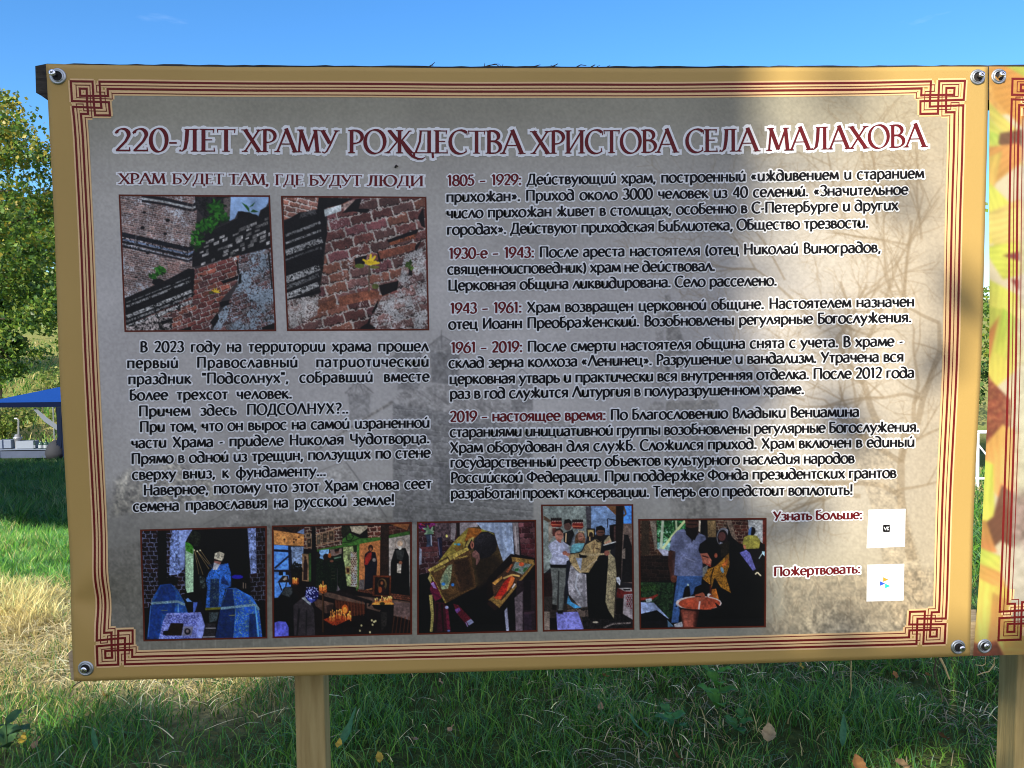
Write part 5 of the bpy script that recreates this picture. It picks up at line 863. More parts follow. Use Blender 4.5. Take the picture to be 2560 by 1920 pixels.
def quad_grid(q, w, h):
    q = np.array(q, float); u, v = np.meshgrid(np.linspace(0, 1, w), np.linspace(0, 1, h)); u, v = u[..., None], v[..., None]
    return (q[0] * (1 - u) + q[1] * u) * (1 - v) + (q[3] * (1 - u) + q[2] * u) * v
def develop(c, g, sat=.88):
    c = 255 * (np.clip(c, 0, 255) / 255) ** g; m = c.mean(-1, keepdims=True); return m + (c - m) * sat
for fn, (ox, oy, s), quad, lab in PHOTOS:
    pic = fn().finish(); gam = 1.22 if fn in (photo_cornice, photo_flower) else 1.36; w = int((quad[1][0] - quad[0][0]) / 1.25); h = int((quad[3][1] - quad[0][1]) / 1.25)
    G_ = quad_grid(quad, w, h); loc = np.stack([(G_[..., 0] - ox) / s, (G_[..., 1] - oy) / s], -1)
    ph = grid_mesh('printed_photo', G_[..., 0], G_[..., 1], .00030, m_photo, banner, ink(develop(pic.sample(loc), gam))); ph['label'] = lab
    b = Inks(.00045); q = [*quad, quad[0]]; b.line(q, 4.0); b.build('photo_outline', m_brn, ph)

# ---- lettering
def write(name, lines, pen, parent, halo, label=None):
    """lines: (text, x0, y0, x1, y1, cap, justify, red letters at the start)"""
    hal, red, blk = Inks(.00030), Inks(.00070), Inks(.00070)
    for text, x0, y0, x1, y1, cap, just, nred in lines:
        pos, kx, ky = pen.layout(text, (x0, y0), (x1, y1), cap, just); sl = (y1 - y0) / (x1 - x0)
        for i, (c, x) in enumerate(zip(text, pos)):
            if c == ' ': continue
            for hv in (halo, 0):
                tgt = hal if hv else (red if i < nred else blk)
                for a, b in pen.pieces(c, hv):
                    f = lambda q: np.stack([x0 + x + q[:, 0] * kx, y0 + (x + q[:, 0] * kx) * sl - q[:, 1] * ky], 1)
                    tgt.strip(f(a), f(b))
    main = None
    for k, (t, m) in enumerate(((blk, m_blk), (red, m_red2))):
        if t.n:
            o = t.build(name if main is None else 'date_lettering', m, parent if main is None else main); main = main or o
    hal.build('lettering_outline', m_hal, main)
    if label: main['label'] = label
    return main
TP, SP, BP = TITLE_PEN(), SUB_PEN(), BODY_PEN()
N = 99
ttl = write('heading', [('220-ЛЕТ', 288, 379.5, 592, 381, 57, 0, N), ('ХРАМУ', 609, 381, 847, 384, 57, 0, N), ('РОЖДЕСТВА', 872, 385, 1307, 386.5, 58, 0, N), ('ХРИСТОВА', 1328, 386.5, 1691, 382.5, 58, 0, N), ('СЕЛА', 1713, 382, 1893, 379.5, 57, 0, N), ('МАЛАХОВА', 1914, 379, 2308, 369.5, 57, 0, N)], TP, banner, 9.5, 'large maroon heading across the top of the banner')
sw, swh = Inks(.00105), Inks(.00062)           # the swash of the Ж that runs on under the Д
swp = np.array([(1009, 363), (1020, 381), (1032, 393), (1045, 399), (1056, 399.5), (1064, 395)]); d_ = np.gradient(swp, axis=0); d_ /= np.hypot(d_[:, 0], d_[:, 1])[:, None]; n_ = np.stack([-d_[:, 1], d_[:, 0]], 1); w_ = np.array([8, 7.5, 6.5, 5, 3.5, 1.5])[:, None] / 2
sw.strip(swp + n_ * w_, swp - n_ * w_); sw.build('swash', m_red2, ttl); swh = Inks(.00029); swh.strip(swp + n_ * (w_ + 6), swp - n_ * (w_ + 6)); swh.build('swash_outline', m_hal, ttl)
write('subheading', [('ХРАМ', 299, 460.5, 417, 461, 26.5, 0, N), ('БУДЕТ', 433, 461.2, 563, 462, 26.5, 0, N), ('ТАМ,', 573, 462.4, 675, 463.6, 26.5, 0, N), ('ГДЕ', 690, 464, 761, 465, 26.5, 0, N), ('БУДУТ', 775, 465.2, 907, 466.6, 26.5, 0, N), ('ЛЮДИ', 917, 466.8, 1060, 467.6, 26.5, 0, N)], SP, banner, 12, 'smaller maroon line above the two brick wall photographs')
C = 26.5
write('paragraph', [('В 2023 году на территории храма прошел', 353.8, 880, 1072, 877.6, C, 1, 0), ('первый Православный патриотический', 322, 920, 1073, 916, C, 1, 0), ('праздник "Подсолнух", собравший вместе', 325, 960, 1074, 953, C, 1, 0), ('более трехсот человек.', 328, 1000, 732, 995.6, C, 1, 0), ('Причем здесь ПОДСОЛНУХ?..', 351, 1040, 873, 1033, C, 1, 0), ('При том, что он вырос на самой израненной', 353, 1079, 1075, 1067.8, C, 1, 0), ('части Храма - приделе Николая Чудотворца.', 332, 1119, 1075, 1106.4, C, 1, 0), ('Прямо в одной из трещин, ползущих по стене', 332, 1158.5, 1076.5, 1142.7, C, 1, 0), ('сверху вниз, к фундаменту…', 334, 1197.8, 817, 1188.6, C, 1, 0), ('Наверное, потому что этот Храм снова сеет', 362, 1236.7, 1079.5, 1220, C, 1, 0), ('семена православия на русской земле!', 336, 1277, 987, 1260.5, C, 1, 0)], BP, banner, 9.5, 'black paragraph in the left column')
write('paragraph', [('1805 – 1929: Действующий храм, построенный «иждивением и старанием', 1118, 466.5, 2305.5, 447, C, 1, 12), ('прихожан». Приход около 3000 человек из 40 селений. «Значительное', 1116, 507, 2265.5, 487.5, C, 1, 0), ('число прихожан живет в столицах, особенно в С-Петербурге и других', 1116.5, 547.5, 2241, 526.5, C, 1, 0), ('городах». Действуют приходская библиотека, Общество трезвости.', 1117.5, 588.5, 2167, 570, C, 1, 0)], BP, banner, 9.5, 'topmost paragraph of the right column')
write('paragraph', [('1930-е – 1943: После ареста настоятеля (отец Николай Виноградов,', 1122, 648, 2198, 631.5, C, 1, 14), ('священноисповедник) храм не действовал.', 1119, 687, 1786, 677.5, C, 1, 0), ('Церковная община ликвидирована. Село расселено.', 1120.6, 727, 1940, 714, C, 1, 0)], BP, banner, 9.5, 'second paragraph from the top of the right column')
write('paragraph', [('1943 – 1961: Храм возвращен церковной общине. Настоятелем назначен', 1125, 784.5, 2280, 766.5, C, 1, 12), ('отец Иоанн Преображенский. Возобновлены регулярные Богослужения.', 1121.6, 823.5, 2273, 805.5, C, 1, 0)], BP, banner, 9.5, 'two line paragraph in the middle of the right column')
write('paragraph', [('1961 – 2019: После смерти настоятеля община снята с учета. В храме -', 1127, 882, 2252, 865, C, 1, 12), ('склад зерна колхоза «Ленинец». Разрушение и вандализм. Утрачена вся', 1122, 919.5, 2253.5, 903.5, C, 1, 0), ('церковная утварь и практически вся внутренняя отделка. После 2012 года', 1123.8, 959.5, 2280, 943.5, C, 1, 0), ('раз в год служится Литургия в полуразрушенном храме.', 1125, 996, 2008, 984.5, C, 1, 0)], BP, banner, 9.5, 'four line paragraph below the middle of the right column')
write('paragraph', [('2019 – настоящее время: По благословению Владыки Вениамина', 1125, 1053.5, 2145, 1041, C, 1, 23), ('стараниями инициативной группы возобновлены регулярные Богослужения.', 1125, 1091.5, 2294.5, 1078.5, C, 1, 0), ('Храм оборудован для служб. Сложился приход. Храм включен в единый', 1125, 1130.5, 2283.5, 1116, C, 1, 0), ('государственный реестр объектов культурного наследия народов', 1126, 1167.5, 2134, 1157, C, 1, 0), ('Российской Федерации. При поддержке Фонда президентских грантов', 1127, 1206, 2239, 1193.5, C, 1, 0), ('разработан проект консервации. Теперь его предстоит воплотить!', 1127, 1244.5, 2130.6, 1236, C, 1, 0)], BP, banner, 9.5, 'lowest paragraph of the right column')
write('caption', [('Узнать больше:', 1931, 1300.5, 2154.5, 1296, 23, 0, N)], BP, banner, 12, 'red caption beside the upper white square')
write('caption', [('Пожертвовать:', 1932.8, 1439.3, 2150, 1431.5, 23, 0, N)], BP, banner, 12, 'red caption beside the lower white square')
def white_square(quad, kind):
    G_ = quad_grid(quad, 8, 8); o = grid_mesh('white_square', G_[..., 0], G_[..., 1], .00030, m_hal, banner)
    q = np.array(quad, float); c = q.mean(0)
    if kind == 0:
        k = Inks(.0006); k.strip([(c[0] - 9, c[1] - 7), (c[0] - 7, c[1] - 9), (c[0] + 7, c[1] - 9), (c[0] + 9, c[1] - 7)], [(c[0] - 9, c[1] + 7), (c[0] - 7, c[1] + 9), (c[0] + 7, c[1] + 9), (c[0] + 9, c[1] + 7)]); e = k.build('emblem', m_blk, o)
        k = Inks(.0008); k.line([(c[0] - 6, c[1] - 3), (c[0] - 3, c[1] + 3.5), (c[0], c[1] - 3)], 1.6); k.line([(c[0] + 1.5, c[1] - 4), (c[0] + 1.5, c[1] + 4)], 1.6); k.line([(c[0] + 6, c[1] - 4), (c[0] + 2, c[1]), (c[0] + 6, c[1] + 4)], 1.6); k.build('emblem_mark', m_hal, e)
    else:
        for (dx, dy), col in (((0, -8), (230, 120, 40)), ((-8, 2), (40, 70, 170)), ((5, 8), (30, 150, 150))):
            k = Inks(.0006); k.strip([(c[0] + dx - 6, c[1] + dy - 6), (c[0] + dx + 7, c[1] + dy)], [(c[0] + dx - 6, c[1] + dy + 6), (c[0] + dx + 7, c[1] + dy + .5)]); k.build('emblem', new_mat('emblem ink', tuple(ink(col)), rough=.5, spec=.2), o)
    return o
white_square([(2170, 1273.5), (2263, 1271.5), (2261, 1366), (2165, 1370)], 0); white_square([(2166.5, 1411), (2259, 1408.5), (2257, 1500), (2165, 1503)], 1)

def eyelet(px, py, parent, r=.0102):
    c = sheet_pt(np.array(px, float), np.array(py, float)); m = MB()
    m.lathe(c, (0, -1, 0), [(r, 0), (r * .98, .0009), (r * .88, .0018), (r * .74, .0019), (r * .70, .0012), (r * .66, .0022), (r * .61, .0026), (r * .57, .0020), (r * .56, .0004)], 32)
    e = m.build('eyelet', m_met, parent, smooth=True)
    b = MB(); n = 24; b.add([c + np.array([r * .57 * math.cos(2 * math.pi * k / n), -.0006, r * .57 * math.sin(2 * math.pi * k / n)]) for k in range(n)], [tuple(range(n))]); b.build('shade_disc', m_shade_fly, e)  # flat dark disc on the unpierced sheet, standing for the shaded hole
    return c
def screw(px, py, c, h, parent, tilt=(0, 0)):
    a = np.array([tilt[0], -1, tilt[1]], float); a /= np.linalg.norm(a); o = c + np.array([px, 0, py]) * .00052
    m = MB(); m.tube([o + a * .0005, o + a * h], .0019, .0019, 10); r = .0041
    m.lathe(o, a, [(.0018, h - .003), (r * .8, h - .0009), (r, h), (r * .96, h + .0007), (r * .6, h + .0012), (.0002, h + .0013)], 20); s = m.build('screw', m_screw, parent, smooth=True)
    k = MB(); u = np.cross(a, [0, 0, 1.0]); u /= np.linalg.norm(u); w = np.cross(a, u); q = o + a * (h + .00145)
    for p, t in ((u + w, u - w), (u - w, u + w)):
        p = p / np.linalg.norm(p); t = t / np.linalg.norm(t); k.add([q + p * .0022 + t * .0004, q + p * .0022 - t * .0004, q - p * .0022 - t * .0004, q - p * .0022 + t * .0004], [(0, 1, 2, 3)]); q = q + a * .00003
    k.build('cross_slot', m_shade_fly, s)

# ---- the timber frame that carries both banners
def wood(name, c, d, sc, grain):
    return new_mat(name, c, rough=.8, spec=.15, noise=(sc, .22, d, grain), bump=(sc * 2.2, .5, .002, grain))
m_rail = wood('weathered timber', (.055, .050, .042), (.020, .018, .016), 30, (1.2, 8, 8)); m_pine = wood('fresh planed pine', (.36, .28, .12), (.25, .18, .07), 14, (9, 9, .8)); m_pine2 = wood('sawn pine', (.50, .40, .25), (.30, .22, .13), 34, (1.2, 9, 9))
frame = empty('timber_frame', at(772, 1690, 1.06) * (1, 1, 0)); tag(frame, 'timber frame of two rails on two square posts carrying the banners', 'frame')
def px_poly(pts, y): p = np.array(pts, float); return at(p[:, 0], p[:, 1], y)
def rough_rail(pts, y, dy, m, name, jag):
    out = []
    for (x0, y0), (x1, y1) in zip(pts, pts[1:] + pts[:1]):
        n = max(1, int(math.hypot(x1 - x0, y1 - y0) / 22)) if jag else 1
        for i in range(n): t = i / n; out.append((x0 + (x1 - x0) * t, y0 + (y1 - y0) * t + (rnd.uniform(-jag, jag) if i else 0)))
    return MB().prism(px_poly(out, y)[::-1], dy).build(name, m, frame)
rough_rail([(88, 165), (90, 232), (104, 240), (121, 252), (2700, 250), (2700, 160), (2470, 163.5), (1900, 165), (1290, 166), (700, 163), (118, 159)], 1.004, .045, m_rail, 'top_rail', 1.3)
rough_rail([(170, 1633), (178, 1700), (700, 1690), (1300, 1674.5), (2424, 1639), (2750, 1630), (2750, 1545), (2424, 1554), (1300, 1590), (192, 1617), (186, 1620)], 1.004, .045, m_pine2, 'bottom_rail', .8)
a_, b_ = at(735, 1690, 1.05), at(809, 1690, 1.05); MB().box((a_[0], 1.05, -.3), (b_[0], 1.05 + .036, 1.83)).build('post', m_pine, frame, bevel=.002)
a_, b_ = at(2543, 1690, 1.05), at(2618, 1690, 1.05); MB().box((a_[0], 1.05, -.3), (b_[0], 1.05 + .040, 1.83)).build('post', m_pine, frame, bevel=.002)
for px, py, sx, sy, h, tl in ((148, 193, -3, 2, .0100, (-.02, 0.05)), (216.8, 1669, -1, -1, .0048, (0, 0)), (2439, 195.6, 1, 1, .0085, (0, .08)), (2393.4, 1616.6, 4, 0, .0065, (.03, 0))):
    screw(sx, sy, eyelet(px, py, banner), h, frame, tl)

# ---- the neighbouring banner with sunflowers
def sunflower_picture():
    P = Pic(2410, 140, 2760, 1700, .5, (196, 190, 172), 83)
    YG, OR, YL = (176, 186, 84), (216, 150, 74), (214, 196, 104)
    inner = [(2560, 250), (2770, 240), (2770, 1560), (2520, 1560), (2530, 1000)]
    P.poly([(2400, 140), (2770, 140), (2770, 260), (2400, 300)], (200, 150, 80))
    pet = P.petal
    pet([(2470, 170), (2560, 150), (2700, 180), (2560, 330), (2480, 250)], (206, 140, 70)); pet([(2500, 160), (2700, 150), (2760, 230), (2620, 230)], (176, 180, 76))
    pet([(2460, 250), (2540, 330), (2600, 360), (2520, 350), (2470, 300)], (204, 190, 96)); pet([(2460, 290), (2500, 330), (2580, 360), (2620, 440), (2500, 400), (2460, 370)], (190, 190, 90)); pet([(2470, 330), (2495, 340), (2500, 370), (2482, 376), (2462, 350)], (160, 184, 80))
    pet([(2495, 335), (2580, 320), (2600, 420), (2540, 400), (2490, 360)], (96, 60, 50)); pet([(2460, 370), (2540, 360), (2570, 390), (2470, 470), (2455, 430)], (196, 140, 76)); pet([(2455, 400), (2500, 380), (2480, 470), (2455, 520)], (206, 170, 90))
    pet([(2450, 440), (2530, 520), (2580, 560), (2450, 620)], (206, 206, 92)); pet([(2450, 540), (2540, 500), (2640, 530), (2560, 600), (2480, 620)], (222, 196, 118)); pet([(2450, 620), (2560, 600), (2640, 660), (2500, 700)], (200, 204, 84)); pet([(2500, 640), (2540, 630), (2545, 655)], (96, 40, 50)); pet([(2520, 700), (2545, 700), (2540, 730)], (110, 44, 54))
    pet([(2448, 690), (2540, 740), (2560, 790), (2450, 860)], (206, 206, 92)); pet([(2446, 760), (2520, 780), (2560, 900), (2446, 1000)], (188, 190, 80)); pet([(2500, 770), (2540, 800), (2510, 900), (2480, 880)], (170, 190, 70)); pet([(2446, 850), (2490, 790), (2460, 920)], (180, 110, 60))
    P.tex([(2440, 925), (2462, 935), (2470, 950), (2490, 970), (2520, 1000), (2520, 1060), (2492, 1120), (2440, 1150)], ((104, 42, 36), (150, 84, 60)), .6)
    pet([(2450, 1120), (2500, 1060), (2545, 1080), (2540, 1260), (2490, 1240), (2450, 1180)], (226, 160, 90)); pet([(2440, 1140), (2480, 1160), (2485, 1320), (2440, 1400)], (196, 204, 84)); pet([(2430, 1330), (2480, 1290), (2500, 1210), (2540, 1240), (2640, 1260), (2530, 1370), (2500, 1350), (2480, 1370), (2430, 1380)], (92, 52, 44)); pet([(2430, 1300), (2462, 1300), (2490, 1380), (2430, 1380)], (176, 120, 66))
    pet([(2430, 1360), (2500, 1390), (2500, 1440), (2430, 1420)], (186, 200, 84)); pet([(2430, 1400), (2500, 1430), (2520, 1480), (2430, 1480)], (204, 150, 80)); pet([(2425, 1450), (2520, 1470), (2540, 1640), (2420, 1640)], (230, 190, 96)); pet([(2440, 1440), (2490, 1470), (2470, 1600), (2440, 1600)], (236, 206, 100)); pet([(2480, 1480), (2520, 1500), (2500, 1600), (2470, 1600)], (214, 150, 84))
    P.tex([(2415, 1600), (2450, 1610), (2490, 1600), (2510, 1640), (2415, 1660)], ((110, 50, 42), (150, 80, 60)), .6); pet([(2505, 1560), (2770, 1560), (2770, 1700), (2510, 1660)], (226, 166, 92))
    P.poly([(2551, 300), (2770, 260), (2770, 1545), (2526, 1545), (2528, 1000), (2542, 560)], (176, 176, 182), .72, 2, .04, .12); P.poly([(2540, 780), (2700, 820), (2660, 1200), (2530, 1240)], (204, 212, 188), .6, 20, .05, .1); P.poly([(2530, 1230), (2620, 1210), (2680, 1300), (2600, 1420), (2530, 1340)], (120, 100, 110), .6, 6, .2, .3)
    return P
SUN_PIC = sunflower_picture()
for _ in range(3): SUN_PIC.finish(.9, .06)
SUN_PIC.b = SUN_PIC.b * .82 + np.array([205, 196, 150], np.float32) * .18
X1R = 4760.0
EDGE2 = coons(smooth_curve((0, 2467, 167), (.5, 3600, 160), (1, X1R, 150)), smooth_curve((0, 2429, 1641), (.5, 3600, 1607), (1, X1R, 1574)), smooth_curve((0, 2467, 167), (.06, 2470, 258), (.35, 2466, 680), (.6, 2460, 1060), (.85, 2449, 1420), (1, 2430, 1641)), smooth_curve((0, X1R, 150), (1, X1R - 70, 1574)))
banner2 = empty('banner', at(3600, 1610, 1.0)); tag(banner2, 'second vinyl banner printed with sunflower petals, cut by the right edge', 'banner')
us = np.concatenate([np.linspace(0, .13, 120), np.linspace(.135, 1, 90)]); U, V = np.meshgrid(us, np.linspace(0, 1, 500)); E2 = EDGE2(U, V)
col = SUN_PIC.sample(np.stack([np.minimum(E2[..., 0], 2750), E2[..., 1]], -1))
grid_mesh('vinyl_sheet', E2[..., 0], E2[..., 1], 0.0005, m_print, banner2, np.clip(ink(col) * .46, .003, .8))
F2 = coons(smooth_curve((0, 2526, 202), (1, X1R - 70, 186)), smooth_curve((0, 2493, 1605), (1, X1R - 140, 1540)), smooth_curve((0, 2526, 202), (.12, 2519, 330), (.5, 2512, 850), (.8, 2503, 1280), (1, 2493, 1605)), smooth_curve((0, X1R - 70, 186), (1, X1R - 140, 1540)))
fp2 = lambda x, y: F2(np.asarray(x, float) / 2170.0, np.asarray(y, float) / 1390.0)
printed_border(banner2, m_red, m_crm, fp2, 2170.0, 1390.0)
for px, py, sx, sy, h, tl in ((2492.5, 193.4, 0, -3, .0095, (-.05, .30)), (2460, 1614.7, -1, 3, .0060, (0, 0.1))):
    screw(sx, sy, eyelet(px, py, banner2), h, frame, tl)
# ------------------------------------------------------------------ ground
def ground_z(x, y):
    x, y = np.asarray(x, float), np.asarray(y, float)
    z = np.interp(y, [-60, 3.6, 9, 26, 33, 60, 110, 220, 400], [1.0, 0, -.60, -2.62, -2.75, 1.2, 6.5, 9, 9])
    return z + .025 * np.sin(x * 2.1 + 1) * np.sin(y * 1.7) + .012 * np.sin(x * 6.3 + y * 4.1)
ys = np.concatenate([np.linspace(-60, 1, 40), np.linspace(1.2, 12, 160), np.linspace(12.3, 60, 120), np.linspace(61, 400, 80)]); xs = np.concatenate([np.linspace(-300, -20, 40), np.linspace(-19.5, -3, 60), np.linspace(-2.9, 3.5, 110), np.linspace(3.8, 24, 60), np.linspace(25, 300, 40)])
GX, GY = np.meshgrid(xs, ys); GZ = ground_z(GX, GY); gi = np.arange(GX.size).reshape(GX.shape)
m_soil = new_mat('meadow ground', attr='ink', rough=.95, spec=.05, bump=(40, .8, .03))
gm = m_soil.node_tree; b_ = gm.nodes['Principled BSDF']; src_ = b_.inputs['Base Color'].links[0].from_socket
n2 = gm.nodes.new('ShaderNodeTexNoise'); n2.inputs['Scale'].default_value = 14; n2.inputs['Detail'].default_value = 6; n2.inputs['Roughness'].default_value = .7
co2 = gm.nodes.new('ShaderNodeTexCoord'); gm.links.new(co2.outputs['Object'], n2.inputs['Vector'])
mr2 = gm.nodes.new('ShaderNodeMapRange'); mr2.inputs[1].default_value = .35; mr2.inputs[2].default_value = .7; mr2.inputs[3].default_value = .45; mr2.inputs[4].default_value = 1.35; gm.links.new(n2.outputs[0], mr2.inputs[0])
mx2 = gm.nodes.new('ShaderNodeVectorMath'); mx2.operation = 'SCALE'; gm.links.new(src_, mx2.inputs[0]); gm.links.new(mr2.outputs[0], mx2.inputs['Scale']); gm.links.new(mx2.outputs[0], b_.inputs['Base Color'])

# ------------------------------------------------------------------ grass: blades as bent ribbons, one colour per blade
R = np.random.default_rng(5)
def val_noise(x, y, cell, seed):
    r = np.random.default_rng(seed).random((512, 512)); a, b = x / cell + 200, y / cell + 200; i, j = np.floor(a).astype(int), np.floor(b).astype(int); f, g = a - i, b - j; f, g = f * f * (3 - 2 * f), g * g * (3 - 2 * g)
    q = lambda u, v: r[u % 512, v % 512]
    return (q(i, j) * (1 - f) + q(i + 1, j) * f) * (1 - g) + (q(i, j + 1) * (1 - f) + q(i + 1, j + 1) * f) * g
def blades(name, x, y, h, w, lean, col, m, label, zoff=0.0, flat=None, seg=4, parent=None):
    n = len(x); z = ground_z(x, y) + zoff; a = R.random(n) * 2 * math.pi; la = R.random(n) * 2 * math.pi
    px, py = np.cos(a), np.sin(a); t = np.linspace(0, 1, seg)
    up = h[:, None] * (t - .38 * lean[:, None] * t ** 2); out = h[:, None] * lean[:, None] * t ** 1.8
    if flat is not None: up = flat[:, None] * (.15 + .85 * np.sin(t * math.pi * .9)); out = h[:, None] * (t - .5)
    cx = x[:, None] + np.cos(la)[:, None] * out; cy = y[:, None] + np.sin(la)[:, None] * out; cz = z[:, None] + up
    ww = w[:, None] * (1 - t ** 2.2 * .92) / 2
    if flat is not None: px, py = -np.sin(la), np.cos(la)
    A = np.stack([cx - px[:, None] * ww, cy - py[:, None] * ww, cz], -1); B = np.stack([cx + px[:, None] * ww, cy + py[:, None] * ww, cz], -1)
    v = np.stack([A, B], 2).reshape(-1, 3); i = (np.arange(n) * seg * 2)[:, None] + np.arange(seg - 1) * 2; i = i.ravel()
    f = np.stack([i, i + 1, i + 3, i + 2], 1); c = np.repeat(col, seg * 2, 0)
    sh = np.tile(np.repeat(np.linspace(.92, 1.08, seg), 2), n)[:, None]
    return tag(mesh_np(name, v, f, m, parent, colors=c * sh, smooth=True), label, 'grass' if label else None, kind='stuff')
m_grass = new_mat('grass blades', attr='ink', rough=.45, spec=.35, translucent=.35); m_straw = new_mat('dry straw', attr='ink', rough=.6, spec=.25, translucent=.15)
def scatter(n, x0, x1, y0, y1, wedge=None):
    y = y0 + (y1 - y0) * R.random(n)
    if wedge: x = y * (wedge[0] + (wedge[1] - wedge[0]) * R.random(n))
    else: x = x0 + (x1 - x0) * R.random(n)
    return x, y
def green(n, k=None, dry=None):
    base = np.array([(.070, .23, .030), (.12, .29, .03), (.045, .15, .035), (.17, .30, .05), (.08, .19, .07)]); c = base[R.integers(0, 5, n)] * (.7 + .6 * R.random((n, 1)))
    if dry is not None:
        s = np.array([(.62, .52, .22), (.52, .42, .17), (.40, .33, .13)])[R.integers(0, 3, n)] * (.7 + .5 * R.random((n, 1))); d = (R.random(n) < dry)[:, None]; c = np.where(d, s, c)
    return c
parts = []
def field(n, h, w, x0=0, x1=0, y0=0, y1=0, wedge=None, dryf=None, clump=.55):
    x, y = scatter(n, x0, x1, y0, y1, wedge); c1 = val_noise(x, y, .22, 3); c2 = val_noise(x, y, .9, 9)
    keep = R.random(n) < (1 - clump) + clump * np.clip((c1 - .3) * 2.2, 0, 1); x, y, c1, c2 = x[keep], y[keep], c1[keep], c2[keep]; n = len(x)
    hh = h * (.45 + .9 * c1) * (.6 + .8 * R.random(n)); dry = np.clip((dryf(x, y) if dryf else .1) + .5 * (c2 - .55), 0, .97)
    return x, y, hh, w * (.6 + .8 * R.random(n)), .25 + .9 * R.random(n) ** 1.3, green(n, dry=dry)
mown = lambda x, y: np.clip((-x - .55) / .5, 0, 1) * np.clip((5.5 - y) / .7, 0, 1) * np.clip((y - 2.75) / .6, .12, 1) * .85 + .08
gx_, gy_ = GX.ravel(), GY.ravel(); mw_ = (mown(gx_, gy_) - .08)[:, None]; far_ = np.clip((gy_ - 28) / 4, 0, 1)[:, None]; shaded_ = (np.clip((gy_ - 8.3) / .5, 0, 1) * np.clip((29 - gy_) / 3, 0, 1))[:, None]
gc_ = np.broadcast_to(np.array([(.055, .075, .022)]), (len(gx_), 3)); nf_ = val_noise(gx_, gy_, 2.5, 17)[:, None]; gc_ = gc_ * (1 - shaded_) + np.array([(.03, .055, .018)]) * shaded_; gc_ = gc_ * (1 - mw_) + np.array([(.60, .50, .24)]) * mw_  # ground colour darkened in the far band to stand for tree shade
sunlit_ = (np.clip((gy_ - 5.0) / .6, 0, 1) * np.clip((8.6 - gy_) / .4, 0, 1) * np.clip((-gx_ - 1.5) / 1, 0, 1))[:, None]; gc_ = gc_ * (1 - sunlit_) + np.array([(.16, .26, .045)]) * sunlit_; gc_ = gc_ * (1 - far_) + (np.array([(.20, .28, .06)]) * (1 - nf_) + np.array([(.40, .36, .13)]) * nf_) * far_  # sunlight painted into the ground colour of the near left strip
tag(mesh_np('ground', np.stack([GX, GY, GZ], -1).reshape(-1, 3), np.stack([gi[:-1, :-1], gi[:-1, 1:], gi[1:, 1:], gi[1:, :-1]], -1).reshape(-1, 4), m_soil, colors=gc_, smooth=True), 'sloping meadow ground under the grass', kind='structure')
sun_tint = lambda t: (*t[:5], np.minimum(t[5] * 1.7, .8))                        # grass in the sun, its brightness painted into the blade colour
shade_tint = lambda t: (*t[:5], t[5] * np.array([.24, .42, .45]))      # uncut growth, with the tree shade painted into its colour
SETS = [field(60000, .085, .0042, -2.9, 2.9, 2.2, 4.4, dryf=mown), field(14000, .12, .0045, -3.6, 3.6, 4.4, 6.5, dryf=mown), sun_tint(field(26000, .10, .006, y0=4.2, y1=8.9, wedge=(-.74, -.52), dryf=mown)),
        shade_tint(field(26000, .24, .012, y0=8.4, y1=16, wedge=(-.76, -.50), dryf=lambda x, y: .04 + 0 * x)), shade_tint(field(16000, .26, .02, y0=16, y1=26, wedge=(-.76, -.50), dryf=lambda x, y: .06 + 0 * x)), field(9000, .14, .014, y0=5, y1=16, wedge=(.56, .70)), field(6000, .12, .008, -6, -2.6, 2, 7, dryf=mown), field(5000, .12, .008, 2.8, 6, 2, 7),
        field(14000, .35, .05, y0=30, y1=62, wedge=(-.8, -.48), dryf=lambda x, y: .35 + 0 * x)]
cat = [np.concatenate([s[i] for s in SETS]) for i in range(6)]
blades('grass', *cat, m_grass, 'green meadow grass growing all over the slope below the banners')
# mown hay lying on top of the grass
def hay(n, x0, x1, y0, y1, dens):
    x, y = scatter(n, x0, x1, y0, y1); k = R.random(n) < dens(x, y); return x[k], y[k]
hx, hy = hay(26000, -3.2, 2.9, 2.2, 6.0, lambda x, y: np.clip((val_noise(x, y, .45, 21) - .55) * 5, .02, 1) * .55 + mown(x, y) * .7 * np.clip((y - 2.75) / .7, .25, 1))
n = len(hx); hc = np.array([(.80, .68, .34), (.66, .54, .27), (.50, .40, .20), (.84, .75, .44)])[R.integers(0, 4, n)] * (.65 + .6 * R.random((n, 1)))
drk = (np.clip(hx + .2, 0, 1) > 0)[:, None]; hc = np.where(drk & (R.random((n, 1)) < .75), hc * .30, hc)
blades('hay', hx, hy, np.where(hx < -.4, .05 + .13 * R.random(n), .04 + .09 * R.random(n)), .0028 + .002 * R.random(n), np.ones(n), np.minimum(hc, .86), m_straw, 'dry mown hay scattered over the grass', zoff=.02 + .02 * R.random(n), flat=.006 + .02 * R.random(n), seg=5)

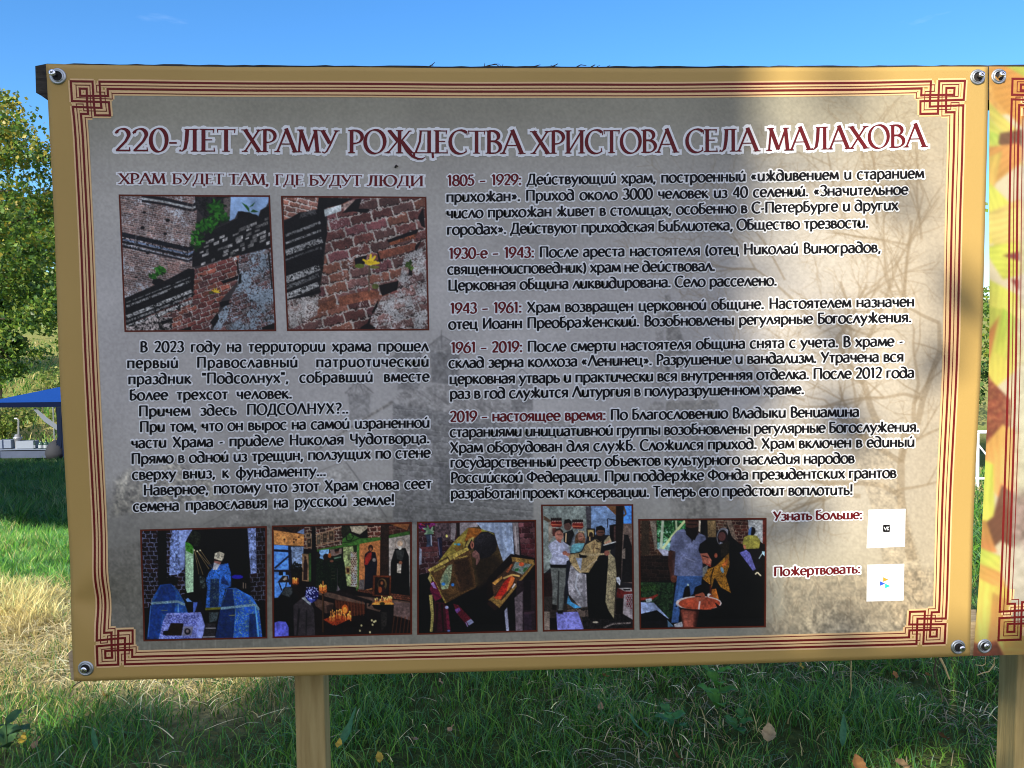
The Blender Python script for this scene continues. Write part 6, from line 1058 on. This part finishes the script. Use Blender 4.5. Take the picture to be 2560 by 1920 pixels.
# ------------------------------------------------------------------ foliage
m_leaf = new_mat('foliage', attr='ink', rough=.42, spec=.35, translucent=.38); m_bark = new_mat('bark', (.075, .060, .045), rough=.9, spec=.1, noise=(9, .2, (.03, .025, .02), (1, 1, .3)), bump=(14, .8, .02, (1, 1, .25)))
def leaf_cloud(name, c, size, col, parent, m=None, droop=.3):
    """c: leaf centres; each leaf a folded diamond of two triangles-pairs"""
    n = len(c); d = R.normal(size=(n, 3)); d[:, 2] -= droop; d /= np.linalg.norm(d, axis=1)[:, None]; s = R.normal(size=(n, 3)); s -= (s * d).sum(1)[:, None] * d; s /= np.linalg.norm(s, axis=1)[:, None]; nn = np.cross(d, s)
    L = (size * (.6 + .7 * R.random(n)))[:, None]
    p0 = c - d * L * .5; p1 = c + s * L * .33 + nn * L * .07 - d * L * .06; p2 = c + d * L * .5; p3 = c - s * L * .33 + nn * L * .07 - d * L * .06
    v = np.stack([p0, p1, p2, p3], 1).reshape(-1, 3) - np.array(parent_origin(parent)); i = np.arange(n)[:, None] * 4
    f = np.concatenate([i + np.array([[0, 1, 2]]), i + np.array([[0, 2, 3]])], 1).reshape(-1, 3)
    return mesh_np(name, v, f, m or m_leaf, parent, colors=np.repeat(col, 4, 0))
LEAFC = {'birch': [(.16, .27, .03), (.11, .21, .03), (.24, .29, .04), (.08, .16, .03)], 'dark': [(.06, .13, .025), (.08, .16, .03), (.045, .10, .022), (.11, .19, .035)], 'light': [(.15, .23, .04), (.20, .26, .05), (.10, .16, .03), (.24, .25, .07)]}
def leafcol(n, kind, yellow=None):
    c = np.array(LEAFC[kind])[R.integers(0, 4, n)] * (.7 + .6 * R.random((n, 1)))
    if yellow is not None: k = (R.random(n) < yellow)[:, None]; c = np.where(k, np.array([(.42, .34, .04)]) * (.7 + .5 * R.random((n, 1))), c)
    return c
def crown_points(cen, rad, n, lobes, seed, hollow=.45, xmax=None):
    r = np.random.default_rng(seed); cen, rad = np.array(cen, float), np.array(rad, float)
    d = r.normal(size=(lobes, 3)); d /= np.linalg.norm(d, axis=1)[:, None]; lc = cen + d * rad * (.35 + .6 * r.random((lobes, 1))); lr = (.22 + .22 * r.random(lobes)) * rad.mean()
    k = r.integers(0, lobes, n); e = r.normal(size=(n, 3)); e /= np.linalg.norm(e, axis=1)[:, None]; p = lc[k] + e * (lr[k] * (hollow + (1 - hollow) * r.random(n)) )[:, None] * np.array([1, 1, .8])
    return p, lc
def limbs(trunk_base, top, lc, parent, r0, every=2):
    b = MB(); base, top = np.array(trunk_base, float), np.array(top, float); mid = (base + top) / 2 + np.array([r0, -r0, 0]) * .8
    b.tube([base - (0, 0, .3), base + (mid - base) * .5, mid, top], r0, r0 * .35, 9)
    for q in lc[::every]:
        t = .35 + .55 * rnd.random(); s = base + (top - base) * t; b.tube([s, (s + q) / 2 + np.array([0, 0, .1]), q], r0 * .32, r0 * .06, 5)
    return b.build('trunk', m_bark, parent)
def tree(name, label, x, y, h, rad, n, size, kind, seed, lobes=26, cz=None, yellow=None, group=None, r0=.12, hollow=.45):
    z = float(ground_z(x, y)); t = empty(name, (x, y, z)); tag(t, label, 'tree' if 'tree' in name or 'birch' in name else 'bush', group)
    c = (x, y, z + (cz or h * .58)); p, lc = crown_points(c, rad, n, lobes, seed, hollow)
    yl = None if yellow is None else yellow * np.clip((p[:, 2] - c[2] + rad[2] * .3) / rad[2], 0, 1.2)
    p = p[p[:, 2] > z + .15]; yl = None if yl is None else yl[:len(p)]
    leaf_cloud('crown', p, size, leafcol(len(p), kind, yl), t)
    limbs((x, y, z), (x, y, z + h * .8), lc, t, r0); return t
# the leafy tree at the left edge, in front of the tent
def edge_tree():
    r = np.random.default_rng(4); cz = []
    xr = lambda y: np.interp(y, [222, 260, 310, 350, 400, 600, 860, 1000], [36, 62, 84, 112, 150, 200, 200, 80])
    while len(cz) < 210:
        py = r.uniform(232, 985); px = r.uniform(-330, xr(py) - 18); Y = r.uniform(13.4, 15.8)
        cz.append(at(px, py, Y) if py < 900 or px < 70 else at(px - 90, py, Y))
    lc = np.array(cz); k = r.integers(0, len(lc), 30000); e = r.normal(size=(30000, 3)); e /= np.linalg.norm(e, axis=1)[:, None]
    p = lc[k] + e * (.12 + .30 * r.random((30000, 1))) * (.6 + .7 * r.random(len(lc)))[k][:, None] * np.array([1, 1, .75])
    x, y = -10.6, 14.6; z = float(ground_z(x, y)); t = empty('alder_tree', (x, y, z)); tag(t, 'leafy green tree with yellowing top at the left edge', 'tree')
    leaf_cloud('crown', p, .085, np.array([.78, .84, .9]) * leafcol(len(p), 'birch', np.clip((p[:, 2] - 2.0) / 4.5, 0.02, 1) ** 1.5 * .6), t); limbs((x, y, z), (x, y, z + 6.4), lc, t, .12, 9); return t
edge_tree()
bgt = [(-24.5, 40, 11, (3.8, 3, 4.8), 11000, .42, 'dark', 11), (-33, 44, 13, (4.4, 4, 5.6), 3600, .5, 'dark', 12), (-18.5, 47, 9, (3.4, 3, 4.0), 4200, .40, 'light', 13), (-37, 62, 12, (5, 4, 5), 3000, .6, 'dark', 14)]
labs = ['dark broad tree behind the leafy tree at the left edge', 'tall dark tree furthest to the left behind the meadow', 'paler rounded tree at the head of the sunny slope, close to the banner edge', 'distant dark tree on the hilltop at far left']
for (x, y, h, r_, n_, s_, k_, sd), lb in zip(bgt, labs): tree('meadow_tree', lb, x, y, h, r_, n_, s_, k_, sd, lobes=30, group='trees on the far slope')
for i, (x, y, s) in enumerate([(-20.3, 33, 1.6), (-18.2, 36, 1.9), (-24, 36, 2.0)]):
    tree('meadow_bush', ['scrubby bush at the foot of the slope behind the tent roof', 'scrubby bush higher on the slope, nearest the banner', 'scrubby bush behind the hanging branch of the leafy tree'][i], x, y, s * 1.3, (s, s, s * .8), 1500, .2, 'light', 40 + i, lobes=14, cz=s * .7, group='bushes on the sunny slope', r0=.05)
tree('bush', 'low dark shrub in front of the tent table at the very left', -14.6, 22.0, 1.2, (.7, .6, .5), 1500, .16, 'dark', 47, lobes=12, cz=.45, r0=.03)
# seen through the slit between the banners
tree('roadside_tree', 'tall loose tree seen through the slit between the two banners', 18.6, 30.5, 10.2, (2.6, 2.2, 4.4), 4600, .22, 'birch', 51, lobes=34, cz=5.6, yellow=.15, r0=.12)
tree('roadside_bush', 'dark bush behind the white railing in the slit between banners', 13.0, 21, 3.4, (1.7, 1.4, 1.6), 3600, .15, 'dark', 52, lobes=20, cz=1.7, r0=.05)

# the trees behind the photographer that dapple the banner and shade the grass
def shade_mask_banner(X, Z):
    px, py = W0 / 2 + 0 * X, 0
    v = np.stack([X, np.full_like(X, SHEET_Y), Z], -1) - EYE; c = v @ ROT; u, w = c[:, 0] / c[:, 2] * F0 + W0 / 2, c[:, 1] / c[:, 2] * F0 + H0 / 2
    m = np.clip((2050 - u + .02 * (w - 900)) / 240, 0, 1)
    for cx, cy, rx, ry, a in ((2105, 260, 70, 120, .8), (2230, 190, 60, 60, .4), (2130, 430, 110, 60, .55), (2300, 560, 60, 70, .6), (2090, 850, 110, 70, .8), (2330, 860, 60, 120, .45), (2060, 1120, 90, 60, .6), (2410, 800, 60, 100, .4), (2060, 1300, 50, 120, .5), (2110, 1480, 50, 90, .6), (2400, 1320, 60, 70, .35), (2220, 700, 80, 60, .4)): m = np.maximum(m, a * np.exp(-((u - cx) / rx) ** 2 - ((w - cy) / ry) ** 2))
    for cx, cy, rx, ry, a in ((1975, 280, 45, 110, .75), (1960, 520, 60, 60, .4), (1990, 1000, 60, 60, .5), (1950, 1560, 60, 100, .4)): m = m * (1 - a * np.exp(-((u - cx) / rx) ** 2 - ((w - cy) / ry) ** 2))
    return np.where(u > 2440, m * .3, m)
def shade_mask_ground(x, y):
    v = np.stack([x, y, ground_z(x, y)], -1) - EYE; c = v @ ROT; u, w = c[:, 0] / c[:, 2] * F0 + W0 / 2, c[:, 1] / c[:, 2] * F0 + H0 / 2
    edge = np.where(u < 720, 1862 - .245 * u, 1690 - .16 * (u - 720)) + 26 * np.sin(u / 70.)
    m = np.clip((w - edge) / 50 + .5, 0, 1); m = np.where((u > 760) & (w > 1500), 1, m)
    m = m * (1 - .95 * np.clip((u - 2130) / 120, 0, 1) * np.clip((w - 1868) / 22, 0, 1)); m = m * (1 - .5 * np.exp(-((u - 2190) / 26) ** 2 - ((w - 1790) / 40) ** 2))
    return np.where(y > 6, 0, m)
def shade_tree(label, pts, size, base, r0):
    t = empty('shade_tree', (*base[:2], float(ground_z(*base[:2])))); tag(t, label, 'tree', 'trees standing behind the photographer')
    leaf_cloud('crown', pts, size, leafcol(len(pts), 'birch', np.full(len(pts), .08)), t, droop=0); top = pts.mean(0)
    limbs((base[0], base[1], float(ground_z(*base[:2]))), (*(np.array(base[:2]) * .4 + top[:2] * .6), top[2]), pts[::max(1, len(pts) // 40)], t, r0, 1); return t
R = np.random.default_rng(77)
nb = 9000; X = R.uniform(-.95, 1.1, nb); Z = R.uniform(1.0, 2.35, nb); k = shade_mask_banner(X, Z) > .02; Pb = np.stack([X[k], np.full(k.sum(), SHEET_Y), Z[k]], -1)
ng = 17000; gx = R.uniform(-2.3, 3.0, ng); gy = R.uniform(1.2, 5.4, ng); k = shade_mask_ground(gx, gy) > .02; Pg = np.stack([gx[k], gy[k], ground_z(gx[k], gy[k])], -1)
lit = lambda P, t: P + SUN * t[:, None]
pts = np.vstack([lit(Pb, R.uniform(6.6, 9.2, len(Pb))), lit(Pg, R.uniform(8.0, 10.6, len(Pg)))])
thin = lambda m, d: -np.log(1 - .999 * np.clip(m, 0, 1)) / d    # share of leaves to keep so that the crown lets 1 - m of the sun through
def clear(p, hits):      # leave out leaves whose shadow would land where the photograph is sunny
    tb = (p[:, 1] - SHEET_Y) / SUN[1]; q = p - SUN * tb[:, None]; inb = (q[:, 2] > 1.08) & (q[:, 2] < 1.95) & (np.abs(q[:, 0]) < 1.0)
    kb = ~inb | (R.random(len(p)) < thin(shade_mask_banner(q[:, 0], q[:, 2]), 11))
    g = p.copy(); s = p[:, 2] / SUN[2]
    for _ in range(6): g = p - SUN * s[:, None]; s = s + (g[:, 2] - ground_z(g[:, 0], g[:, 1])) / SUN[2] * .8
    blocked = inb                                                # its shadow ends on the banner
    kg = blocked | (g[:, 1] < 1.0) | (R.random(len(p)) < thin(shade_mask_ground(g[:, 0], g[:, 1]), 5))
    return p[kb & kg]
pts = clear(pts, None); shade_tree('spreading birch behind the photographer casting dappled shade on the banner', pts, .12, (-4.6, -7.4), .16)
yf = np.concatenate([R.uniform(8.4, 13.5, 5200), R.uniform(13.5, 25, 4200)]); xf = yf * R.uniform(-.78, -.50, len(yf)); Pf = np.stack([xf, yf, ground_z(xf, yf)], -1)
edge = 8.6 + .7 * np.sin(xf * 2.0); kf = (R.random(len(yf)) < np.clip((yf - edge) / .6, 0, 1) * .9); Pf = Pf[kf]; near = Pf[:, 1] < 13.5
shade_tree('broad tree left of the view whose shade crosses the grass before the tent', lit(Pf[near], R.uniform(12, 15.5, near.sum())), .30, (-14.5, .5), .2)
shade_tree('second broad tree left of the view shading the ground at the tent', lit(Pf[~near], R.uniform(9.5, 13, (~near).sum())), .42, (-19.5, 10.0), .22)
# ------------------------------------------------------------------ the tent and the things on its table
TY = 26.0
def pt(px, py, y=TY): return at(float(px), float(py), y)
m_tarp = new_mat('blue tarpaulin', (.007, .045, .21), rough=.6, spec=.15, bump=(3, .25, .05)); m_val = new_mat('dark blue valance', (.004, .008, .028), rough=.9, spec=.03); m_net = new_mat('dark blue side curtain', (.008, .014, .035), rough=.9, spec=.05); m_box = new_mat('grey cardboard', (.20, .24, .30), rough=.7); m_gauze = new_mat('white netting', (.22, .26, .32), rough=.8, translucent=.4)
m_steel = new_mat('painted steel', (.35, .37, .4), rough=.4, metal=.6); m_white = new_mat('white paint', (.75, .77, .78), rough=.5)
e0, e1 = pt(-46, 1007), pt(470, 1010); dep = 4.2; ez = e0[2]; apx = np.array([(e0[0] + e1[0]) / 2, TY + dep / 2, pt(212, 955)[2] + .1]); gzt = float(ground_z(e0[0], TY))
tent = empty('canopy_tent', (apx[0], TY + dep / 2, gzt)); tag(tent, 'blue garden canopy tent with dark valance on the slope at left', 'tent')
rf = MB(); cs = [(e0[0], TY, ez), (e1[0], TY, ez), (e1[0], TY + dep, ez), (e0[0], TY + dep, ez)]; rf.add(cs + [tuple(apx)], [(0, 1, 4), (1, 2, 4), (2, 3, 4), (3, 0, 4)]); rf.build('roof', m_tarp, tent)
vl = MB(); vd = ez - pt(0, 1019)[2]
for i in range(4): p, q = cs[i], cs[(i + 1) % 4]; vl.add([p, q, (q[0], q[1], q[2] - vd), (p[0], p[1], p[2] - vd)], [(0, 1, 2, 3)])
vl.build('valance', m_val, tent)
for x, y in ((e0[0] + .03, TY + .05), (e1[0] - .03, TY + .05), (e1[0] - .03, TY + dep - .05), (e0[0] + .03, TY + dep - .05)): MB().tube([(x, y, float(ground_z(x, y)) - .1), (x, y, ez)], .025, n=8).build('pole', m_steel, tent)
px_ = pt(153, 1018)[0]; MB().tube([(px_, TY + .1, gzt), (px_, TY + .1, ez)], .025, n=8).build('pole', m_steel, tent)
cu = MB(); n = 14; top, bot = pt(152, 1018), pt(150, 1146); Vv, Ff = [], []
for j, (f, wd) in enumerate(((0, .17), (.35, .13), (.6, .11), (.85, .2), (1, .26))):
    for k in range(n + 1): a = k / n - .5; Vv.append((top[0] + (bot[0] - top[0]) * f + a * 2 * wd, TY + .02 + .05 * math.sin(k * 2.4), top[2] + (bot[2] - top[2]) * f))
for j in range(4):
    for k in range(n): i = j * (n + 1) + k; Ff.append((i, i + 1, i + n + 2, i + n + 1))
cu.add(Vv, Ff).build('side_curtain', m_net, tent, smooth=True)
gz_ = MB(); P_ = [pt(82, 1020), pt(110, 1044), pt(140, 1066), pt(138, 1078), pt(104, 1055), pt(76, 1024)]; gz_.add([tuple(p + np.array([0, .15, 0])) for p in P_], [(0, 1, 4, 5), (1, 2, 3, 4)]); gz_.build('netting', m_gauze, tent)
def box_px(x0, y0, x1, y1, y, d): a, b = pt(x0, y1, y), pt(x1, y0, y); return (min(a[0], b[0]), y, a[2]), (max(a[0], b[0]), y + d, b[2])
m_cloth = new_mat('grey blue table cloth', (.06, .08, .13), rough=.85, bump=(2, .6, .1)); m_tray = new_mat('pale plastic', (.15, .19, .26), rough=.5); m_dark = new_mat('dark fabric', (.025, .028, .035), rough=.8); m_glass = new_mat('bottle glass', (.03, .07, .05), rough=.15, spec=.6); m_lbl = new_mat('paper label', (.28, .32, .36), rough=.7)
tbl = empty('camp_table', pt(70, 1146)); tag(tbl, 'long table with a dark cloth under the blue tent', 'table')
MB().box(*box_px(-12, 1122, 168, 1126, TY + .35, .8)).build('table_top', m_tray, tbl); MB().box(*box_px(-8, 1126, 164, 1146, TY + .40, .7)).build('table_cloth', m_cloth, tbl)
def bottle(px, w, label):
    b, t = pt(px, 1123, TY + .5), pt(px, 1100, TY + .5); h = t[2] - b[2]; o = empty('bottle', b); tag(o, label, 'bottle', 'bottles on the tent table'); m = MB(); r = w / F0 * TY / 2
    m.lathe(b, (0, 0, 1), [(.001, 0), (r, .005), (r, h * .6), (r * .75, h * .72), (r * .33, h * .84), (r * .33, h * .94)], 12).build('body', m_glass, o, smooth=True)
    MB().lathe(b, (0, 0, 1), [(r * .4, h * .94), (r * .4, h), (.001, h)], 10).build('cap', m_dark, o); MB().lathe(b, (0, 0, 1), [(r * 1.02, h * .15), (r * 1.02, h * .48)], 12).build('label', m_lbl, o)
for px, w, lb in ((86.5, 6, 'slim dark bottle beside the white box on the tent table'), (103, 12, 'wide dark bottle in the middle of the tent table'), (116, 12, 'wide dark bottle next to the rolled tent curtain')): bottle(px, w, lb)
sb, st_ = pt(45, 1108, TY + .6), pt(45, 1086, TY + .6); sm = empty('samovar', sb); tag(sm, 'metal samovar with a tall bent chimney pipe on the tent table', 'samovar'); hh = st_[2] - sb[2]; MB().lathe(sb - (0, 0, .2), (0, 0, 1), [(.09, 0), (.09, .2), (.10, .2 + hh * .4), (.14, .2 + hh * .55), (.14, .2 + hh * .7), (.10, .2 + hh * .75), (.08, .2 + hh), (.02, .2 + hh * 1.05)], 16).build('body', m_steel, sm, smooth=True)
c0, c1 = pt(46.5, 1086, TY + .6), pt(46.5, 1050, TY + .6); MB().tube([c0, c1, c1 + (-.05, 0, .05), c1 + (-.12, 0, .05)], .03, n=8).build('chimney', m_steel, sm)
for a, lb, nm, mm in (((-2, 1100, 27, 1121, TY + .5, .3), 'pale blue tub at the left end of the tent table', 'tub', m_tray), ((40, 1103, 83, 1122, TY + .45, .35), 'wide pale box in front of the samovar', 'box', m_box)):
    o = MB().box(*box_px(*a)).build(nm, mm, bevel=.01); tag(o, lb, nm)
bg = MB(); c = pt(142, 1128, TY + .2); bg.lathe(c - (0, 0, .25), (0, 0, 1), [(.02, 0), (.30, .03), (.36, .2), (.30, .4), (.2, .55), (.08, .62), (.01, .63)], 14); tag(bg.build('bag', m_dark, smooth=True), 'dark stuffed bag at the foot of the rolled tent curtain', 'bag')
# white railing seen between the banners
RY = 11.0; rl = empty('railing', at(2452.0, 1215.0, RY)); tag(rl, 'white metal railing seen through the slit between the banners', 'railing')
for px in (2444, 2500, 2560): a, b = at(float(px), 1212.0, RY), at(float(px), 1082.0, RY); MB().tube([(a[0], RY, float(ground_z(a[0], RY)) - .1), b], .024, n=8).build('post', m_white, rl)
a, b = at(2436.0, 1080.0, RY), at(2600.0, 1080.0, RY); MB().tube([a, b], .026, n=8).build('top_rail', m_white, rl); a, b = at(2436.0, 1196.0, RY), at(2600.0, 1198.0, RY); MB().tube([a, b], .018, n=8).build('bottom_rail', m_white, rl); a, b = at(2444.0, 1110.0, RY), at(2500.0, 1180.0, RY); MB().tube([a, b], .014, n=6).build('brace', m_white, rl)

# ------------------------------------------------------------------ small things near the banner
m_dry = new_mat('dry stalk', (.42, .33, .15), rough=.7); m_dkst = new_mat('dark withered stem', (.05, .04, .025), rough=.8)
def stalk(name, label, cat, pts, y, r, m, group=None, fork=None):
    p = np.array(pts, float); P = at(p[:, 0], p[:, 1], y); b = MB().tube(P, r, r * .5, 6)
    for f in fork or []: f = np.array(f, float); b.tube(at(f[:, 0], f[:, 1], y), r * .7, r * .3, 5)
    return tag(b.build(name, m), label, cat, group)
G_ = 'dry stalks caught under the bottom rail'
stalk('dry_stalk', 'thin straight straw hanging under the banner right of centre', 'stalk', [(2128, 1652), (2127, 1690), (2128, 1725), (2124, 1745)], .999, .0007, m_dry, G_)
stalk('dry_stalk', 'tangled bunch of brown stems hanging below the lower right eyelet', 'stalk', [(2340, 1645), (2336, 1680), (2345, 1710), (2353, 1735), (2356, 1755)], .999, .0010, m_dkst, G_, [[(2352, 1648), (2344, 1668), (2340, 1690)], [(2340, 1645), (2334, 1672), (2342, 1700), (2338, 1722)]])
stalk('dry_stalk', 'short thick pale straw hanging below the lower right eyelet', 'stalk', [(2351, 1646), (2362, 1668), (2371, 1692), (2374, 1698)], .998, .0017, m_dry, G_)
stalk('dry_stalk', 'curled pale straw under the corner of the sunflower banner', 'stalk', [(2486, 1644), (2485, 1662), (2472, 1679), (2458, 1682), (2442, 1688)], .998, .0011, m_dry, G_)
stalk('dry_stalk', 'small hooked straw left of the curled one under the slit', 'stalk', [(2464, 1643), (2463, 1660), (2456, 1664), (2438, 1662)], .998, .0008, m_dry, G_)
G2 = 'withered grass lying on the top rail'
for lb, pts, fk in (('longest single wisp sticking up from the top rail, left of the tangle', [(1070, 168), (1080, 162), (1087, 156)], [[(1076, 164), (1084, 163)]]), ('tangled arching wisp of dead grass on the top rail above the title', [(1208, 168), (1225, 163), (1240, 161), (1250, 167)], [[(1211, 166), (1212, 157)], [(1216, 167), (1236, 160), (1246, 160), (1255, 167)], [(1254, 167), (1258, 160)]]), ('low flat wisp on the top rail between tangle and hook', [(1312, 167), (1335, 166), (1350, 162)], [[(1335, 167), (1352, 162)]]), ('small forked twig on the top rail', [(1380, 167), (1392, 161), (1395, 159)], [[(1386, 166), (1376, 163)]]), ('smooth arched straw on the top rail, right of the forked twig', [(1442, 167), (1452, 162), (1466, 164)], []), ('short bent straws furthest right on the top rail', [(1478, 167), (1486, 163), (1488, 161)], [[(1492, 167), (1500, 163)], [(1518, 167), (1526, 163)]])):
    stalk('grass_wisp', lb, 'wisp', pts, 1.01, .0008, m_dkst, G2, fk)
stalk('twig', 'thin black curved twig poking out under the lower left corner', 'twig', [(203, 1703), (192, 1709), (182, 1718), (180, 1719)], .999, .0008, m_dkst)
fl = MB(); c = sheet_pt(np.array(988.0), np.array(418.0)); fl.lathe(c + (0, -.0015, -.0022), (.5, 0, .8), [(.0001, 0), (.0011, .001), (.0012, .003), (.0008, .0042), (.0001, .005)], 8); fo = empty('fly', c); tag(fo, 'tiny dark fly sitting below the maroon title', 'fly'); fl.build('body', m_shade_fly, fo, smooth=True)
MB().add([c + (0, -.002, 0), c + (.004, -.002, .001), c + (.005, -.002, -.001), c + (.001, -.002, -.001)], [(0, 1, 2, 3)]).build('wing', m_dkst, fo)

def leaf_mesh(name, label, cat, c, L, W, col, tilt, yaw, group=None, tooth=7, parent=None, curl=.25):
    m = new_mat(name + ' tissue', col, rough=.6, spec=.25, translucent=.25, noise=(60, .2, tuple(np.array(col) * .6))); n = 11; V, F = [], []
    M = Matrix.Rotation(yaw, 3, 'Z') @ Matrix.Rotation(tilt, 3, 'X')
    off = np.array(parent_origin(parent))
    for i in range(n):
        t = i / (n - 1); w = W * math.sin(math.pi * min(1, t ** .75 * 1.0)) ** .8 * (1 + (.12 if i % 2 else -.06) * (tooth > 0)); w = max(w, .0006)
        for s in (-1, -.5, 0, .5, 1): V.append(np.array(M @ Vector((s * w, (t - .5) * L, curl * L * (t - .5) ** 2 + .35 * abs(s) * w + .004 * math.sin(9 * t + s)))) + c - off)
    for i in range(n - 1):
        for k in range(4): F.append((i * 5 + k, i * 5 + k + 1, i * 5 + k + 6, i * 5 + k + 5))
    o = mesh_np(name, V, F, m, parent, smooth=True)
    return tag(o, label, cat, group) if label else o
BR, YW, OR_, TN = (.16, .075, .03), (.50, .36, .05), (.34, .16, .05), (.40, .26, .14)
LV = [(1514, 1690, .030, OR_, 'curled orange leaf in the grass just under the middle of the banner'), (1502, 1766, .022, TN, 'pinkish dry leaf below the curled orange leaf'), (1668, 1752, .024, TN, 'tan leaf in the grass left of the nettle'), (848, 1858, .022, YW, 'bright yellow leaf close beside the near post'), (948, 1893, .026, YW, 'yellow leaf at the bottom, right of the near post'), (1036, 1848, .024, TN, 'pale pink leaf in the grass right of the yellow ones'), (92, 1858, .030, TN, 'tan leaf at the lower left in the shadow edge'), (58, 1846, .026, YW, 'yellowish leaf leftmost in the grass'), (1694, 1892, .030, BR, 'brown leaf in the dark hay at the bottom'), (1922, 1832, .048, (.46, .34, .17), 'large pale heart shaped leaf on the dark hay'), (2146, 1912, .046, OR_, 'big rust leaf at the bottom edge in the sunny straw'), (2256, 1912, .044, TN, 'big tan leaf at the bottom edge, right of the rust leaf'), (2358, 1842, .036, BR, 'dark brown curled leaf left of the right post'), (2238, 1687, .022, OR_, 'small rust leaf under the lower right eyelet'), (2320, 1687, .024, OR_, 'small rust leaf nearest the hanging stems'), (2002, 1664, .020, YW, 'orange yellow leaf just below the banner, right of the nettle'), (1100, 1703, .020, TN, 'small pale leaf under the banner near the dim interior photograph'), (1128, 1822, .022, TN, 'tan leaf in the middle of the shaded grass'), (260, 1738, .03, (.5, .3, .1), 'sunlit orange leaf in the hay below the lower left corner')]
for i, (px, py, L, colr, lb) in enumerate(LV):
    g = on_ground(px, py); d = ray(px, py); d = d / np.linalg.norm(d); p = g - d * .16; leaf_mesh('fallen_leaf', lb, 'leaf', p, L * 1.5, L * .5, colr, .5 + .5 * rnd.random(), rnd.random() * 6.28, 'fallen leaves in the grass')
m_stem = new_mat('green stem', (.06, .11, .03), rough=.6)
def herb(name, label, cat, base_px, tip_px, pairs, L, W, col, depth=.12, group=None):
    g = on_ground(*base_px); o = empty(name, g); tag(o, label, cat, group); tip = at(float(tip_px[0]), float(tip_px[1]), g[1] - depth); mid = (g + tip) / 2 + np.array([.01, -.01, .01])
    MB().tube([g, mid, tip], .0022, .0012, 6).build('stem', m_stem, o)
    for i in range(pairs):
        t = (i + 1) / pairs; p = g + (tip - g) * (.25 + .75 * t); a = i * 1.4 + rnd.random() * .5; sc = (1.15 - .45 * t)
        for s in (0, math.pi): leaf_mesh('leaf', None, None, p + np.array([math.sin(a + s), -math.cos(a + s) * .8, -.1 - .1 * rnd.random()]) * L * .5 * sc * np.array([-1, -1, 1]), L * sc, W * sc, tuple(np.array(col) * (.8 + .4 * rnd.random())), -.25 - .3 * rnd.random(), a + s + math.pi, parent=o, curl=-.3)
NT = (.08, .24, .03)
herb('nettle', 'tall nettle with toothed leaves reaching the banner edge, right of middle', 'nettle', (1795, 1805), (1790, 1672), 4, .085, .026, NT, .10, 'nettles in the grass')
herb('nettle', 'low nettle left of the tall one, lying over the grass', 'nettle', (1700, 1830), (1668, 1775), 3, .075, .024, (.06, .20, .05), .10, 'nettles in the grass')
herb('nettle', 'small nettle right of the tall one, half hidden in grass', 'nettle', (1830, 1840), (1850, 1785), 3, .065, .02, (.06, .19, .04), .10, 'nettles in the grass')
herb('weed', 'dark drooping weed at the lower left corner', 'weed', (16, 1890), (14, 1800), 3, .10, .03, (.05, .12, .04), .10)
def dock(label, px, py, L, yaw): g = on_ground(px, py); d = ray(px, py); d /= np.linalg.norm(d); leaf_mesh('dock_leaf', label, 'plant', g - d * .2, L, L * .10, (.06, .19, .08), .9, yaw, 'broad leaves in the grass', 0)
dock('broad bluish dock blade standing right of the near post', 872, 1822, .15, -.6); dock('broad low leaf beside the hanging straw, left of the low nettle', 1590, 1812, .13, 1.4); dock('long green blade tilted in the grass at the lower right', 2108, 1826, .11, -.5); dock('green blade leaning in the shade at the lower left', 236, 1850, .09, .7)
